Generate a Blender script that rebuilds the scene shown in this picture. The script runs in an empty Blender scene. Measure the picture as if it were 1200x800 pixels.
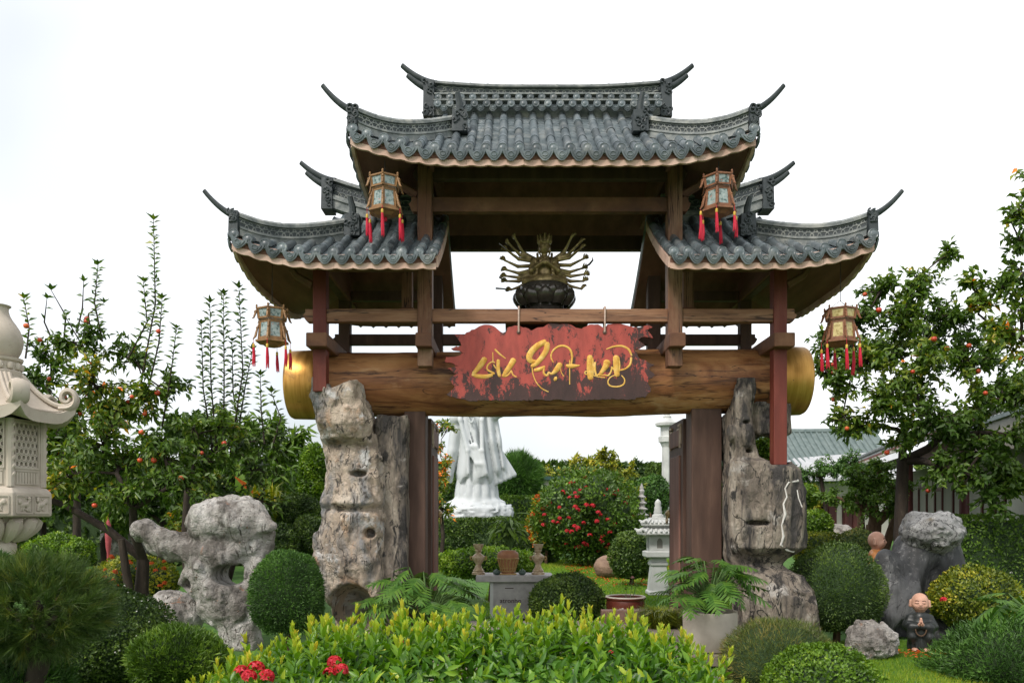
import bpy, bmesh, math, random
import numpy as np
from mathutils import Vector, Matrix

# ------------------------------------------------------------------ camera, sky, sun, exposure
scene = bpy.context.scene
COL = scene.collection
F_PX, EYE = 933.33, 1.6                      # focal length in photo pixels (28 mm), eye height

cam_data = bpy.data.cameras.new('camera')
cam = bpy.data.objects.new('camera', cam_data)
COL.objects.link(cam)
cam.location = (0, 0, EYE)
cam.rotation_euler = (math.radians(90), 0, 0)
cam_data.sensor_width = 36
cam_data.lens = 28
cam_data.shift_y = 200 / 1200.0
cam_data.clip_end = 1000
scene.camera = cam

SUN_DIR = Vector((-0.42, -0.55, 0.78)).normalized()
world = bpy.data.worlds.new('World')
scene.world = world
world.use_nodes = True
wn = world.node_tree
wn.nodes.clear()
w_out = wn.nodes.new('ShaderNodeOutputWorld')
w_bg = wn.nodes.new('ShaderNodeBackground')
w_sky = wn.nodes.new('ShaderNodeTexSky')
w_sky.sky_type = 'NISHITA'
w_sky.sun_disc = False
w_sky.sun_elevation = math.asin(SUN_DIR.z)
w_sky.sun_rotation = math.atan2(SUN_DIR.x, SUN_DIR.y)
w_sky.dust_density = 4.0
# an even sheet of high cloud over the blue, thinner in broad soft patches
w_tc = wn.nodes.new('ShaderNodeTexCoord')
w_no = wn.nodes.new('ShaderNodeTexNoise')
w_no.inputs['Scale'].default_value = 1.1
w_no.inputs['Detail'].default_value = 4
w_rp = wn.nodes.new('ShaderNodeMapRange')
w_rp.inputs['From Min'].default_value = 0.38
w_rp.inputs['From Max'].default_value = 0.62
w_rp.inputs['To Min'].default_value = 0.3
w_rp.inputs['To Max'].default_value = 0.98
w_mix = wn.nodes.new('ShaderNodeMix')
w_mix.data_type = 'RGBA'
w_mix.inputs['B'].default_value = (8.15, 8.3, 8.45, 1)
w_bg.inputs['Strength'].default_value = 0.1
wn.links.new(w_tc.outputs['Generated'], w_no.inputs['Vector'])
wn.links.new(w_no.outputs['Fac'], w_rp.inputs['Value'])
wn.links.new(w_rp.outputs['Result'], w_mix.inputs['Factor'])
wn.links.new(w_sky.outputs['Color'], w_mix.inputs['A'])
wn.links.new(w_mix.outputs['Result'], w_bg.inputs['Color'])
wn.links.new(w_bg.outputs['Background'], w_out.inputs['Surface'])

sun_data = bpy.data.lights.new('sun', 'SUN')
sun_data.energy = 1.5
sun_data.angle = math.radians(12)
sun_data.color = (1.0, 0.96, 0.9)
sun = bpy.data.objects.new('sun', sun_data)
COL.objects.link(sun)
sun.rotation_euler = SUN_DIR.to_track_quat('Z', 'Y').to_euler()
sun.location = (0, 0, 30)

scene.view_settings.view_transform = 'Standard'
scene.view_settings.look = 'None'
scene.view_settings.exposure = 0.76
scene.view_settings.gamma = 1.0
scene.view_settings.use_curve_mapping = False

# ------------------------------------------------------------------ helpers
random.seed(7)
RNG = np.random.RandomState(11)
U = random.uniform


def P(px, py, Y):
    """a photo pixel at a known distance Y -> world point"""
    return Vector(((px - 600) * Y / F_PX, Y, EYE + (600 - py) * Y / F_PX))


def thing(name, label, cat, loc=(0, 0, 0), group=None, rz=0.0):
    o = bpy.data.objects.new(name, None)
    COL.objects.link(o)
    o.location = loc
    o.rotation_euler = (0, 0, rz)
    o.empty_display_size = 0.1
    tag(o, label, cat, group)
    return o


def tag(o, label, cat, group=None):
    o['label'] = label
    o['category'] = cat
    if group:
        o['group'] = group
    return o


def link(name, me, parent=None):
    o = bpy.data.objects.new(name, me)
    COL.objects.link(o)
    if parent is not None:
        o.parent = parent
    return o


def np_mesh(name, V, F, mat, attr=None, smooth=False, sharp=None):
    """V (n,3); F list of int arrays (m,k)"""
    me = bpy.data.meshes.new(name)
    V = np.asarray(V, dtype=np.float32)
    if not isinstance(F, (list, tuple)):
        F = [F]
    F = [np.asarray(f, dtype=np.int32) for f in F if len(f)]
    me.vertices.add(len(V))
    me.vertices.foreach_set('co', V.ravel())
    loops = np.concatenate([f.ravel() for f in F])
    sizes = np.concatenate([np.full(len(f), f.shape[1], dtype=np.int32) for f in F])
    starts = np.concatenate([[0], np.cumsum(sizes)[:-1]]).astype(np.int32)
    me.loops.add(len(loops))
    me.loops.foreach_set('vertex_index', loops)
    me.polygons.add(len(sizes))
    me.polygons.foreach_set('loop_start', starts)
    if smooth:
        me.polygons.foreach_set('use_smooth', np.ones(len(sizes), dtype=bool))
    me.update(calc_edges=True)
    me.validate()
    if attr is not None:
        a = me.attributes.new('lc', 'FLOAT', 'POINT')
        a.data.foreach_set('value', np.asarray(attr, dtype=np.float32))
    if smooth and sharp:
        me.set_sharp_from_angle(angle=math.radians(sharp))
    if mat is not None:
        me.materials.append(mat)
    return me


class MB:
    """collects shapes; build() makes ONE mesh object of them"""

    def __init__(self):
        self.v = []
        self.f = []

    def add(self, vs, fs):
        n = len(self.v)
        self.v += [tuple(v) for v in vs]
        self.f += [tuple(i + n for i in f) for f in fs]
        return self

    def box(self, c, s, rz=0.0, taper=1.0):
        hx, hy, hz = s[0] / 2, s[1] / 2, s[2] / 2
        ca, sa = math.cos(rz), math.sin(rz)
        vs = []
        for z, t in ((-hz, 1.0), (hz, taper)):
            for x, y in ((-hx, -hy), (hx, -hy), (hx, hy), (-hx, hy)):
                x, y = x * t, y * t
                vs.append((c[0] + x * ca - y * sa, c[1] + x * sa + y * ca, c[2] + z))
        return self.add(vs, [(3, 2, 1, 0), (4, 5, 6, 7), (0, 1, 5, 4), (1, 2, 6, 5), (2, 3, 7, 6), (3, 0, 4, 7)])

    def obox(self, a, b, w, h, up=(0, 0, 1)):
        """bar from a to b with width w and height h"""
        a, b = Vector(a), Vector(b)
        t = (b - a).normalized()
        s = t.cross(Vector(up))
        if s.length < 1e-5:
            s = t.cross(Vector((1, 0, 0)))
        s.normalize()
        u = s.cross(t)
        vs = []
        for p in (a, b):
            for x, y in ((-1, -1), (1, -1), (1, 1), (-1, 1)):
                vs.append(p + s * (x * w / 2) + u * (y * h / 2))
        return self.add(vs, [(0, 1, 2, 3), (7, 6, 5, 4), (4, 5, 1, 0), (5, 6, 2, 1), (6, 7, 3, 2), (7, 4, 0, 3)])

    def tube(self, pts, rad, n=8, caps=True, sx=1.0):
        pts = [Vector(p) for p in pts]
        if not hasattr(rad, '__len__'):
            rad = [rad] * len(pts)
        vs, fs = [], []
        ref = None
        for i, p in enumerate(pts):
            t = (pts[min(i + 1, len(pts) - 1)] - pts[max(i - 1, 0)])
            if t.length < 1e-9:
                t = Vector((0, 0, 1))
            t.normalize()
            if ref is None:
                ref = t.orthogonal().normalized()
                if abs(t.z) > 0.5:
                    ref = (Vector((1, 0, 0)) - t * t.x).normalized()
            ref = (ref - t * ref.dot(t))
            ref = ref.normalized() if ref.length > 1e-6 else t.orthogonal().normalized()
            b = t.cross(ref)
            for k in range(n):
                a = 2 * math.pi * k / n
                vs.append(p + ref * (math.cos(a) * rad[i] * sx) + b * (math.sin(a) * rad[i]))
        for i in range(len(pts) - 1):
            for k in range(n):
                fs.append((i * n + k, i * n + (k + 1) % n, (i + 1) * n + (k + 1) % n, (i + 1) * n + k))
        if caps:
            fs.append(tuple(range(n - 1, -1, -1)))
            fs.append(tuple((len(pts) - 1) * n + k for k in range(n)))
        return self.add(vs, fs)

    def lathe(self, prof, n=16, c=(0, 0, 0), rot=0.0, sx=1.0, sy=1.0):
        vs, fs = [], []
        m = len(prof)
        for r, z in prof:
            for k in range(n):
                a = 2 * math.pi * k / n + rot
                vs.append((c[0] + r * math.cos(a) * sx, c[1] + r * math.sin(a) * sy, c[2] + z))
        for i in range(m - 1):
            for k in range(n):
                fs.append((i * n + k, i * n + (k + 1) % n, (i + 1) * n + (k + 1) % n, (i + 1) * n + k))
        fs.append(tuple(range(n - 1, -1, -1)))
        fs.append(tuple((m - 1) * n + k for k in range(n)))
        return self.add(vs, fs)

    def prism(self, out, y0, y1, M=None):
        """outline in x,z extruded along y (outline anticlockwise seen from -y)"""
        n = len(out)
        vs = [Vector((x, y0, z)) for x, z in out] + [Vector((x, y1, z)) for x, z in out]
        if M is not None:
            vs = [M @ v for v in vs]
        fs = [tuple(range(n)), tuple(range(2 * n - 1, n - 1, -1))]
        for i in range(n):
            j = (i + 1) % n
            fs.append((j, i, n + i, n + j))
        return self.add(vs, fs)

    def sweep(self, path, prof, caps=True):
        """closed profile (side, up) swept along a path, up kept vertical"""
        path = [Vector(p) for p in path]
        m = len(prof)
        vs, fs = [], []
        for i, p in enumerate(path):
            t = path[min(i + 1, len(path) - 1)] - path[max(i - 1, 0)]
            s = Vector((t.y, -t.x, 0)).normalized()
            for a, b in prof:
                vs.append(p + s * a + Vector((0, 0, b)))
        for i in range(len(path) - 1):
            for k in range(m):
                fs.append((i * m + k, (i + 1) * m + k, (i + 1) * m + (k + 1) % m, i * m + (k + 1) % m))
        if caps:
            fs.append(tuple(range(m)))
            fs.append(tuple((len(path) - 1) * m + k for k in range(m - 1, -1, -1)))
        return self.add(vs, fs)

    def mesh(self, name, mat, smooth=False, sharp=40):
        me = bpy.data.meshes.new(name)
        me.from_pydata(self.v, [], self.f)
        bm = bmesh.new()
        bm.from_mesh(me)
        bmesh.ops.recalc_face_normals(bm, faces=bm.faces)
        bm.to_mesh(me)
        bm.free()
        if smooth:
            me.polygons.foreach_set('use_smooth', np.ones(len(me.polygons), dtype=bool))
            me.set_sharp_from_angle(angle=math.radians(sharp))
        me.materials.append(mat)
        return me

    def build(self, name, mat, parent=None, smooth=False, bevel=0.0, sharp=40):
        o = link(name, self.mesh(name, mat, smooth, sharp), parent)
        if bevel:
            md = o.modifiers.new('bevel', 'BEVEL')
            md.width = bevel
            md.segments = 2
            md.limit_method = 'ANGLE'
        return o


# ---- numpy noise and implicit surfaces
_LAT = np.random.RandomState(5).rand(32, 32, 32).astype(np.float32)


def vnoise(x, y, z):
    xi, yi, zi = np.floor(x).astype(int), np.floor(y).astype(int), np.floor(z).astype(int)
    fx, fy, fz = x - xi, y - yi, z - zi
    fx, fy, fz = fx * fx * (3 - 2 * fx), fy * fy * (3 - 2 * fy), fz * fz * (3 - 2 * fz)
    r = 0
    for i in (0, 1):
        for j in (0, 1):
            for k in (0, 1):
                w = (fx if i else 1 - fx) * (fy if j else 1 - fy) * (fz if k else 1 - fz)
                r = r + w * _LAT[(xi + i) & 31, (yi + j) & 31, (zi + k) & 31]
    return r * 2 - 1


def fbm(x, y, z, o=4, ridged=False):
    s, a, t = 0, 1.0, 0
    for i in range(o):
        n = vnoise(x + 17.3 * i, y + 5.1 * i, z + 9.7 * i)
        s = s + a * ((1 - 2 * np.abs(n)) if ridged else n)
        t += a
        a *= 0.5
        x, y, z = x * 2.03, y * 2.03, z * 2.03
    return s / t


class Vol:
    """a grid of signed distances; shapes are blended in, then meshed by surface nets"""

    def __init__(self, lo, hi, h):
        self.lo, self.h = np.array(lo, dtype=float), h
        n = np.ceil((np.array(hi) - self.lo) / h).astype(int) + 1
        self.ax = [self.lo[i] + h * np.arange(n[i]) for i in range(3)]
        self.f = np.full(n, 1e3, dtype=np.float32)

    def grid(self):
        return np.meshgrid(*self.ax, indexing='ij')

    def _sl(self, lo, hi, pad):
        s = []
        for i in range(3):
            a = int(np.searchsorted(self.ax[i], lo[i] - pad))
            b = int(np.searchsorted(self.ax[i], hi[i] + pad))
            s.append(slice(max(a - 1, 0), min(b + 1, len(self.ax[i]))))
        return tuple(s), np.meshgrid(*[self.ax[i][s[i]] for i in range(3)], indexing='ij')

    def _put(self, sl, d, k, sub):
        f = self.f[sl]
        if sub:
            a, b = -f, d
        else:
            a, b = f, d
        if k > 0:
            hh = np.maximum(k - np.abs(a - b), 0) / k
            r = np.minimum(a, b) - hh * hh * k * 0.25
        else:
            r = np.minimum(a, b)
        self.f[sl] = -r if sub else r

    def cap(self, a, b, ra, rb=None, k=0.02, sub=False):
        rb = ra if rb is None else rb
        a, b = np.array(a, dtype=float), np.array(b, dtype=float)
        r = max(ra, rb)
        sl, (X, Y, Z) = self._sl(np.minimum(a, b), np.maximum(a, b), r + 1.2 * k + 2 * self.h)
        if X.size == 0:
            return self
        ab = b - a
        t = ((X - a[0]) * ab[0] + (Y - a[1]) * ab[1] + (Z - a[2]) * ab[2]) / max(ab.dot(ab), 1e-9)
        t = np.clip(t, 0, 1)
        d = np.sqrt((X - a[0] - t * ab[0]) ** 2 + (Y - a[1] - t * ab[1]) ** 2 + (Z - a[2] - t * ab[2]) ** 2) - (ra + (rb - ra) * t)
        self._put(sl, d, k, sub)
        return self

    def chain(self, pts, rad, k=0.02):
        for i in range(len(pts) - 1):
            self.cap(pts[i], pts[i + 1], rad[i], rad[i + 1], k)
        return self

    def ell(self, c, r, k=0.02, sub=False, rot=None):
        c, r = np.array(c, dtype=float), np.array(r, dtype=float)
        m = r.max() if rot is not None else r
        sl, (X, Y, Z) = self._sl(c - m, c + m, 1.2 * k + 2 * self.h)
        if X.size == 0:
            return self
        x, y, z = X - c[0], Y - c[1], Z - c[2]
        if rot is not None:
            R = np.array(rot.transposed() if hasattr(rot, 'transposed') else rot)
            x, y, z = [R[i][0] * x + R[i][1] * y + R[i][2] * z for i in range(3)]
        q = np.sqrt((x / r[0]) ** 2 + (y / r[1]) ** 2 + (z / r[2]) ** 2)
        g = np.sqrt((x / r[0] ** 2) ** 2 + (y / r[1] ** 2) ** 2 + (z / r[2] ** 2) ** 2)
        d = q * (q - 1) / np.maximum(g, 1e-6)
        self._put(sl, d, k, sub)
        return self

    def rbox(self, c, hs, rd=0.02, k=0.02, sub=False):
        c, hs = np.array(c, dtype=float), np.array(hs, dtype=float)
        sl, (X, Y, Z) = self._sl(c - hs, c + hs, 1.2 * k + 2 * self.h)
        q = [np.abs(A - c[i]) - hs[i] + rd for i, A in enumerate((X, Y, Z))]
        d = np.sqrt(sum(np.maximum(a, 0) ** 2 for a in q)) + np.minimum(np.maximum(np.maximum(q[0], q[1]), q[2]), 0) - rd
        self._put(sl, d, k, sub)
        return self

    def mesh(self, name, mat, origin=(0, 0, 0), smooth=True, attr=None):
        f, h = self.f, self.h
        n = np.array(f.shape)
        # close the border
        for i in range(3):
            s = [slice(None)] * 3
            s[i] = 0
            f[tuple(s)] = np.maximum(f[tuple(s)], h * 0.3)
            s[i] = -1
            f[tuple(s)] = np.maximum(f[tuple(s)], h * 0.3)
        ins = f < 0
        c = n - 1
        cnt = np.zeros(c, dtype=np.float32)
        pos = [np.zeros(c, dtype=np.float32) for _ in range(3)]

        def sub(o):
            return tuple(slice(o[i], o[i] + c[i]) for i in range(3))
        for ax in range(3):
            o1, o2 = [a for a in range(3) if a != ax]
            for p in (0, 1):
                for q in (0, 1):
                    a = [0, 0, 0]
                    a[o1], a[o2] = p, q
                    b = list(a)
                    b[ax] = 1
                    fa, fb = f[sub(a)], f[sub(b)]
                    m = ins[sub(a)] != ins[sub(b)]
                    t = np.where(m, fa / np.where(m, fa - fb, 1), 0)
                    cnt += m
                    pos[ax] += np.where(m, t, 0)
                    pos[o1] += m * p
                    pos[o2] += m * q
        act = cnt > 0
        idx = np.full(c, -1, dtype=np.int64)
        na = int(act.sum())
        idx[act] = np.arange(na)
        ijk = np.argwhere(act)
        V = np.stack([(ijk[:, i] + pos[i][act] / cnt[act]) * h + self.lo[i] for i in range(3)], axis=1)
        quads = []
        for ax in range(3):
            o1, o2 = [(1, 2), (2, 0), (0, 1)][ax]
            s0 = [slice(1, c[i]) for i in range(3)]
            s0[ax] = slice(0, c[ax])
            s1 = list(s0)
            s1[ax] = slice(1, c[ax] + 1)
            A, B = ins[tuple(s0)], ins[tuple(s1)]
            e = np.argwhere(A != B)
            if not len(e):
                continue
            flip = A[A != B]
            base = e.copy()
            for i in range(3):
                if i != ax:
                    base[:, i] += 1
            def cell(d1, d2):
                q = base.copy()
                q[:, o1] -= d1
                q[:, o2] -= d2
                return idx[q[:, 0], q[:, 1], q[:, 2]]
            Q = np.stack([cell(1, 1), cell(0, 1), cell(0, 0), cell(1, 0)], axis=1)
            Q[~flip] = Q[~flip][:, ::-1]
            quads.append(Q)
        Q = np.concatenate(quads)
        Q = Q[(Q >= 0).all(axis=1)]
        return np_mesh(name, V - np.array(origin), Q, mat, smooth=smooth, attr=attr(V) if attr else None)


# ------------------------------------------------------------------ materials
def _nodes(name):
    m = bpy.data.materials.new(name)
    m.use_nodes = True
    nt = m.node_tree
    nt.nodes.clear()
    out = nt.nodes.new('ShaderNodeOutputMaterial')
    bs = nt.nodes.new('ShaderNodeBsdfPrincipled')
    nt.links.new(bs.outputs[0], out.inputs[0])
    return m, nt, bs, out


def _coord(nt, stretch, local=False):
    mp = nt.nodes.new('ShaderNodeMapping')
    mp.inputs['Scale'].default_value = stretch
    if local:
        src = nt.nodes.new('ShaderNodeTexCoord').outputs['Object']
    else:
        src = nt.nodes.new('ShaderNodeNewGeometry').outputs['Position']
    nt.links.new(src, mp.inputs['Vector'])
    return mp.outputs[0]


def _ramp(nt, cols, interp='LINEAR'):
    r = nt.nodes.new('ShaderNodeValToRGB')
    r.color_ramp.interpolation = interp
    e = r.color_ramp.elements
    while len(e) < len(cols):
        e.new(0.5)
    for i, (p, c) in enumerate(cols):
        e[i].position = p
        e[i].color = (c[0], c[1], c[2], 1)
    return r


def _noise(nt, vec, scale, detail=6, rough=0.6, dist=0.0):
    n = nt.nodes.new('ShaderNodeTexNoise')
    n.inputs['Scale'].default_value = scale
    n.inputs['Detail'].default_value = detail
    n.inputs['Roughness'].default_value = rough
    n.inputs['Distortion'].default_value = dist
    nt.links.new(vec, n.inputs['Vector'])
    return n.outputs['Fac']


def mat(name, cols, scale=4, stretch=(1, 1, 1), rough=0.75, bump=0.3, bscale=None, bdist=0.02, metal=0.0,
        spec=0.35, dist=0.0, detail=6, local=False, over=None, each=0.0, rvar=0.0, cracks=()):
    """noise -> colour ramp, finer noise -> bump. over = (scale, lo, hi, colour, stretch): a second layer of patches"""
    m, nt, bs, out = _nodes(name)
    vec = _coord(nt, stretch, local)
    if len(cols) == 1:
        cols = [(0, cols[0]), (1, cols[0])]
    f = _noise(nt, vec, scale, detail, 0.6, dist)
    rp = _ramp(nt, cols)
    nt.links.new(f, rp.inputs[0])
    col = rp.outputs[0]
    for ov in (over or []):
        v2 = _coord(nt, ov[4] if len(ov) > 4 else (1, 1, 1), local)
        f2 = _noise(nt, v2, ov[0], 7, 0.65, 0.4)
        mr = nt.nodes.new('ShaderNodeMapRange')
        mr.inputs['From Min'].default_value = ov[1]
        mr.inputs['From Max'].default_value = ov[2]
        nt.links.new(f2, mr.inputs['Value'])
        mx = nt.nodes.new('ShaderNodeMix')
        mx.data_type = 'RGBA'
        nt.links.new(mr.outputs['Result'], mx.inputs['Factor'])
        nt.links.new(col, mx.inputs['A'])
        mx.inputs['B'].default_value = (*ov[3], 1)
        col = mx.outputs['Result']
    for (cs, cw, cc, cst) in cracks:
        # thin dark lines where a warped noise crosses its middle value
        fc = _noise(nt, _coord(nt, cst, local), cs, 4, 0.55, 0.6)
        sb = nt.nodes.new('ShaderNodeMath')
        sb.operation = 'SUBTRACT'
        sb.inputs[1].default_value = 0.5
        nt.links.new(fc, sb.inputs[0])
        ab = nt.nodes.new('ShaderNodeMath')
        ab.operation = 'ABSOLUTE'
        nt.links.new(sb.outputs[0], ab.inputs[0])
        mr = nt.nodes.new('ShaderNodeMapRange')
        mr.inputs['From Min'].default_value = cw
        mr.inputs['From Max'].default_value = cw * 0.2
        nt.links.new(ab.outputs[0], mr.inputs['Value'])
        mx = nt.nodes.new('ShaderNodeMix')
        mx.data_type = 'RGBA'
        nt.links.new(mr.outputs['Result'], mx.inputs['Factor'])
        nt.links.new(col, mx.inputs['A'])
        mx.inputs['B'].default_value = (*cc, 1)
        col = mx.outputs['Result']
    if each:
        oi = nt.nodes.new('ShaderNodeObjectInfo')
        mr = nt.nodes.new('ShaderNodeMapRange')
        mr.inputs['To Min'].default_value = 1 - each
        mr.inputs['To Max'].default_value = 1 + each
        nt.links.new(oi.outputs['Random'], mr.inputs['Value'])
        hs = nt.nodes.new('ShaderNodeHueSaturation')
        nt.links.new(mr.outputs['Result'], hs.inputs['Value'])
        nt.links.new(col, hs.inputs['Color'])
        col = hs.outputs['Color']
    nt.links.new(col, bs.inputs['Base Color'])
    bs.inputs['Roughness'].default_value = rough
    bs.inputs['Metallic'].default_value = metal
    bs.inputs['Specular IOR Level'].default_value = spec
    if rvar:
        mr = nt.nodes.new('ShaderNodeMapRange')
        mr.inputs['To Min'].default_value = rough - rvar
        mr.inputs['To Max'].default_value = rough + rvar
        nt.links.new(f, mr.inputs['Value'])
        nt.links.new(mr.outputs['Result'], bs.inputs['Roughness'])
    if bump:
        fb = _noise(nt, vec, bscale or scale * 4, 8, 0.65, dist)
        bp = nt.nodes.new('ShaderNodeBump')
        bp.inputs['Strength'].default_value = bump
        bp.inputs['Distance'].default_value = bdist
        nt.links.new(fb, bp.inputs['Height'])
        nt.links.new(bp.outputs[0], bs.inputs['Normal'])
    return m


def leaf_mat(name, cols, rough=0.45, trans=0.3, spec=0.4, tcol=None):
    """leaf colour comes from the per-leaf attribute 'lc' (0..1)"""
    m, nt, bs, out = _nodes(name)
    at = nt.nodes.new('ShaderNodeAttribute')
    at.attribute_name = 'lc'
    rp = _ramp(nt, cols)
    nt.links.new(at.outputs['Fac'], rp.inputs[0])
    nt.links.new(rp.outputs[0], bs.inputs['Base Color'])
    bs.inputs['Roughness'].default_value = rough
    bs.inputs['Specular IOR Level'].default_value = spec
    tr = nt.nodes.new('ShaderNodeBsdfTranslucent')
    hs = nt.nodes.new('ShaderNodeHueSaturation')
    hs.inputs['Value'].default_value = 1.3
    hs.inputs['Saturation'].default_value = 1.1
    nt.links.new(rp.outputs[0], hs.inputs['Color'])
    nt.links.new(hs.outputs[0], tr.inputs[0])
    mx = nt.nodes.new('ShaderNodeMixShader')
    mx.inputs[0].default_value = trans
    nt.links.new(bs.outputs[0], mx.inputs[1])
    nt.links.new(tr.outputs[0], mx.inputs[2])
    nt.links.new(mx.outputs[0], out.inputs[0])
    return m


def srgb(r, g, b):
    return tuple(((c / 255 / 12.92) if c <= 10 else ((c / 255 + 0.055) / 1.055) ** 2.4) for c in (r, g, b))


WOOD = mat('weathered_brown_wood', [(0.25, (0.085, 0.036, 0.02)), (0.5, (0.15, 0.068, 0.036)), (0.75, (0.24, 0.125, 0.07))], 3, (1, 1, 1), 0.7, 0.35, 14, 0.01,
           over=[(1.3, 0.52, 0.7, (0.06, 0.03, 0.02), (1, 1, 1))], rvar=0.15)
WOODX = mat('brown_wood_long_grain', [(0.25, (0.14, 0.06, 0.032)), (0.5, (0.25, 0.122, 0.066)), (0.75, (0.37, 0.21, 0.125))], 9, (0.16, 1, 1), 0.65, 0.4, 40, 0.006,
            over=[(1.1, 0.55, 0.75, (0.08, 0.04, 0.026), (0.7, 1, 1)), (40, 0.55, 0.7, (0.33, 0.2, 0.13), (0.04, 1, 1))], rvar=0.15, cracks=[(12, 0.02, (0.04, 0.02, 0.014), (0.05, 1, 1))])
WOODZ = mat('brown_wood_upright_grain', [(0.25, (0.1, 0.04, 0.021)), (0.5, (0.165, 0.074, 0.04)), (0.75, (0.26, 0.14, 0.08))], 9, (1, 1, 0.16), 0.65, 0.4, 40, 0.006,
            over=[(1.6, 0.5, 0.72, (0.3, 0.19, 0.12), (1, 1, 0.5)), (40, 0.55, 0.7, (0.06, 0.03, 0.02), (1, 1, 0.04))], rvar=0.15, cracks=[(12, 0.02, (0.04, 0.02, 0.014), (1, 1, 0.05))])
REDWOOD = mat('red_brown_stained_wood', [(0.25, (0.1, 0.02, 0.013)), (0.55, (0.16, 0.034, 0.022)), (0.8, (0.23, 0.075, 0.045))], 8, (1, 1, 0.14), 0.55, 0.35, 30, 0.006,
              over=[(3, 0.6, 0.75, (0.09, 0.045, 0.03), (1, 1, 0.4))])
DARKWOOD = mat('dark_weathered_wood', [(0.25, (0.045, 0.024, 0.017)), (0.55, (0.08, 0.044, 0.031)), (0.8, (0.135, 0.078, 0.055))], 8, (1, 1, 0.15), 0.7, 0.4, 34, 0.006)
SOFFIT = mat('dark_soffit_wood', [(0.25, (0.11, 0.05, 0.036)), (0.6, (0.19, 0.09, 0.064)), (0.85, (0.26, 0.135, 0.1))], 6, (1, 0.2, 1), 0.8, 0.3, 24, 0.006)
FASCIA = mat('bleached_fascia_board', [(0.25, (0.38, 0.23, 0.17)), (0.5, (0.52, 0.355, 0.28)), (0.8, (0.62, 0.47, 0.39))], 5, (0.35, 1, 1), 0.8, 0.3, 26, 0.006,
             over=[(2.2, 0.55, 0.75, (0.2, 0.12, 0.085), (0.6, 1, 2))])
TILE = mat('blue_grey_clay_tile', [(0.25, (0.055, 0.072, 0.08)), (0.5, (0.105, 0.128, 0.138)), (0.75, (0.19, 0.21, 0.218))], 7, (1, 1, 1), 0.34, 0.25, 45, 0.004, spec=0.5, each=0.35,
           over=[(3.5, 0.56, 0.7, (0.23, 0.24, 0.23)), (1.3, 0.56, 0.7, (0.04, 0.05, 0.052)), (16, 0.64, 0.7, (0.3, 0.31, 0.28))], rvar=0.14)
RIDGE = mat('weathered_ridge_tile', [(0.25, (0.065, 0.078, 0.08)), (0.48, (0.16, 0.175, 0.172)), (0.75, (0.33, 0.335, 0.31))], 9, (1, 1, 1), 0.6, 0.35, 40, 0.006, each=0.15,
            over=[(4, 0.58, 0.72, (0.36, 0.36, 0.32))])
RIDGED = mat('dark_ridge_clay', [(0.25, (0.024, 0.032, 0.035)), (0.6, (0.05, 0.06, 0.064)), (0.85, (0.1, 0.112, 0.112))], 9, (1, 1, 1), 0.55, 0.35, 40, 0.006)
LOGM = mat('old_timber_log', [(0.28, (0.1, 0.034, 0.014)), (0.42, (0.26, 0.105, 0.04)), (0.56, (0.43, 0.21, 0.085)), (0.75, (0.56, 0.34, 0.16))], 3.2, (0.3, 1, 1), 0.52, 0.5, 16, 0.02, dist=0.7,
           over=[(2.2, 0.55, 0.7, (0.13, 0.04, 0.018), (0.45, 1, 1)), (9, 0.6, 0.68, (0.055, 0.024, 0.014), (0.1, 1, 1)), (2.6, 0.6, 0.72, (0.55, 0.36, 0.2), (0.3, 1, 1))], rvar=0.1, cracks=[(7, 0.014, (0.1, 0.04, 0.02), (0.05, 1, 1)), (3.5, 0.006, (0.06, 0.026, 0.016), (0.12, 1, 1))])
GOLD = mat('brushed_gold_paint', [(0.25, (0.36, 0.17, 0.035)), (0.55, (0.55, 0.3, 0.075)), (0.85, (0.68, 0.42, 0.14))], 20, (1, 0.1, 0.1), 0.4, 0.4, 50, 0.004, metal=0.7, rvar=0.1, over=[(3, 0.58, 0.72, (0.2, 0.11, 0.045)), (26, 0.64, 0.72, (0.14, 0.08, 0.04))])
STONE_WARM = mat('carved_warm_granite', [(0.25, (0.34, 0.29, 0.235)), (0.5, (0.47, 0.41, 0.34)), (0.8, (0.57, 0.52, 0.445))], 3, (1, 1, 1), 0.85, 0.35, 70, 0.004,
                 over=[(1.7, 0.58, 0.78, (0.3, 0.25, 0.2)), (28, 0.62, 0.7, (0.36, 0.3, 0.25))])
STONE_WHITE = mat('white_stone', [(0.25, (0.36, 0.37, 0.355)), (0.55, (0.5, 0.51, 0.49)), (0.85, (0.6, 0.61, 0.59))], 2.5, (1, 1, 1), 0.75, 0.25, 24, 0.01,
                  over=[(1.2, 0.6, 0.8, (0.38, 0.4, 0.38), (1, 1, 0.35))])
MARBLE = mat('white_marble', [(0.2, (0.42, 0.45, 0.46)), (0.5, (0.52, 0.55, 0.56)), (0.85, (0.6, 0.62, 0.62))], 0.8, (1, 1, 0.5), 0.55, 0.15, 8, 0.01,
             over=[(0.7, 0.62, 0.85, (0.5, 0.53, 0.53), (1, 1, 0.4))])
GREYSTONE = mat('grey_table_stone', [(0.25, (0.27, 0.26, 0.25)), (0.55, (0.4, 0.385, 0.37)), (0.85, (0.5, 0.48, 0.46))], 6, (1, 1, 1), 0.7, 0.3, 60, 0.004,
                over=[(2, 0.6, 0.75, (0.24, 0.2, 0.18))])
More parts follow.
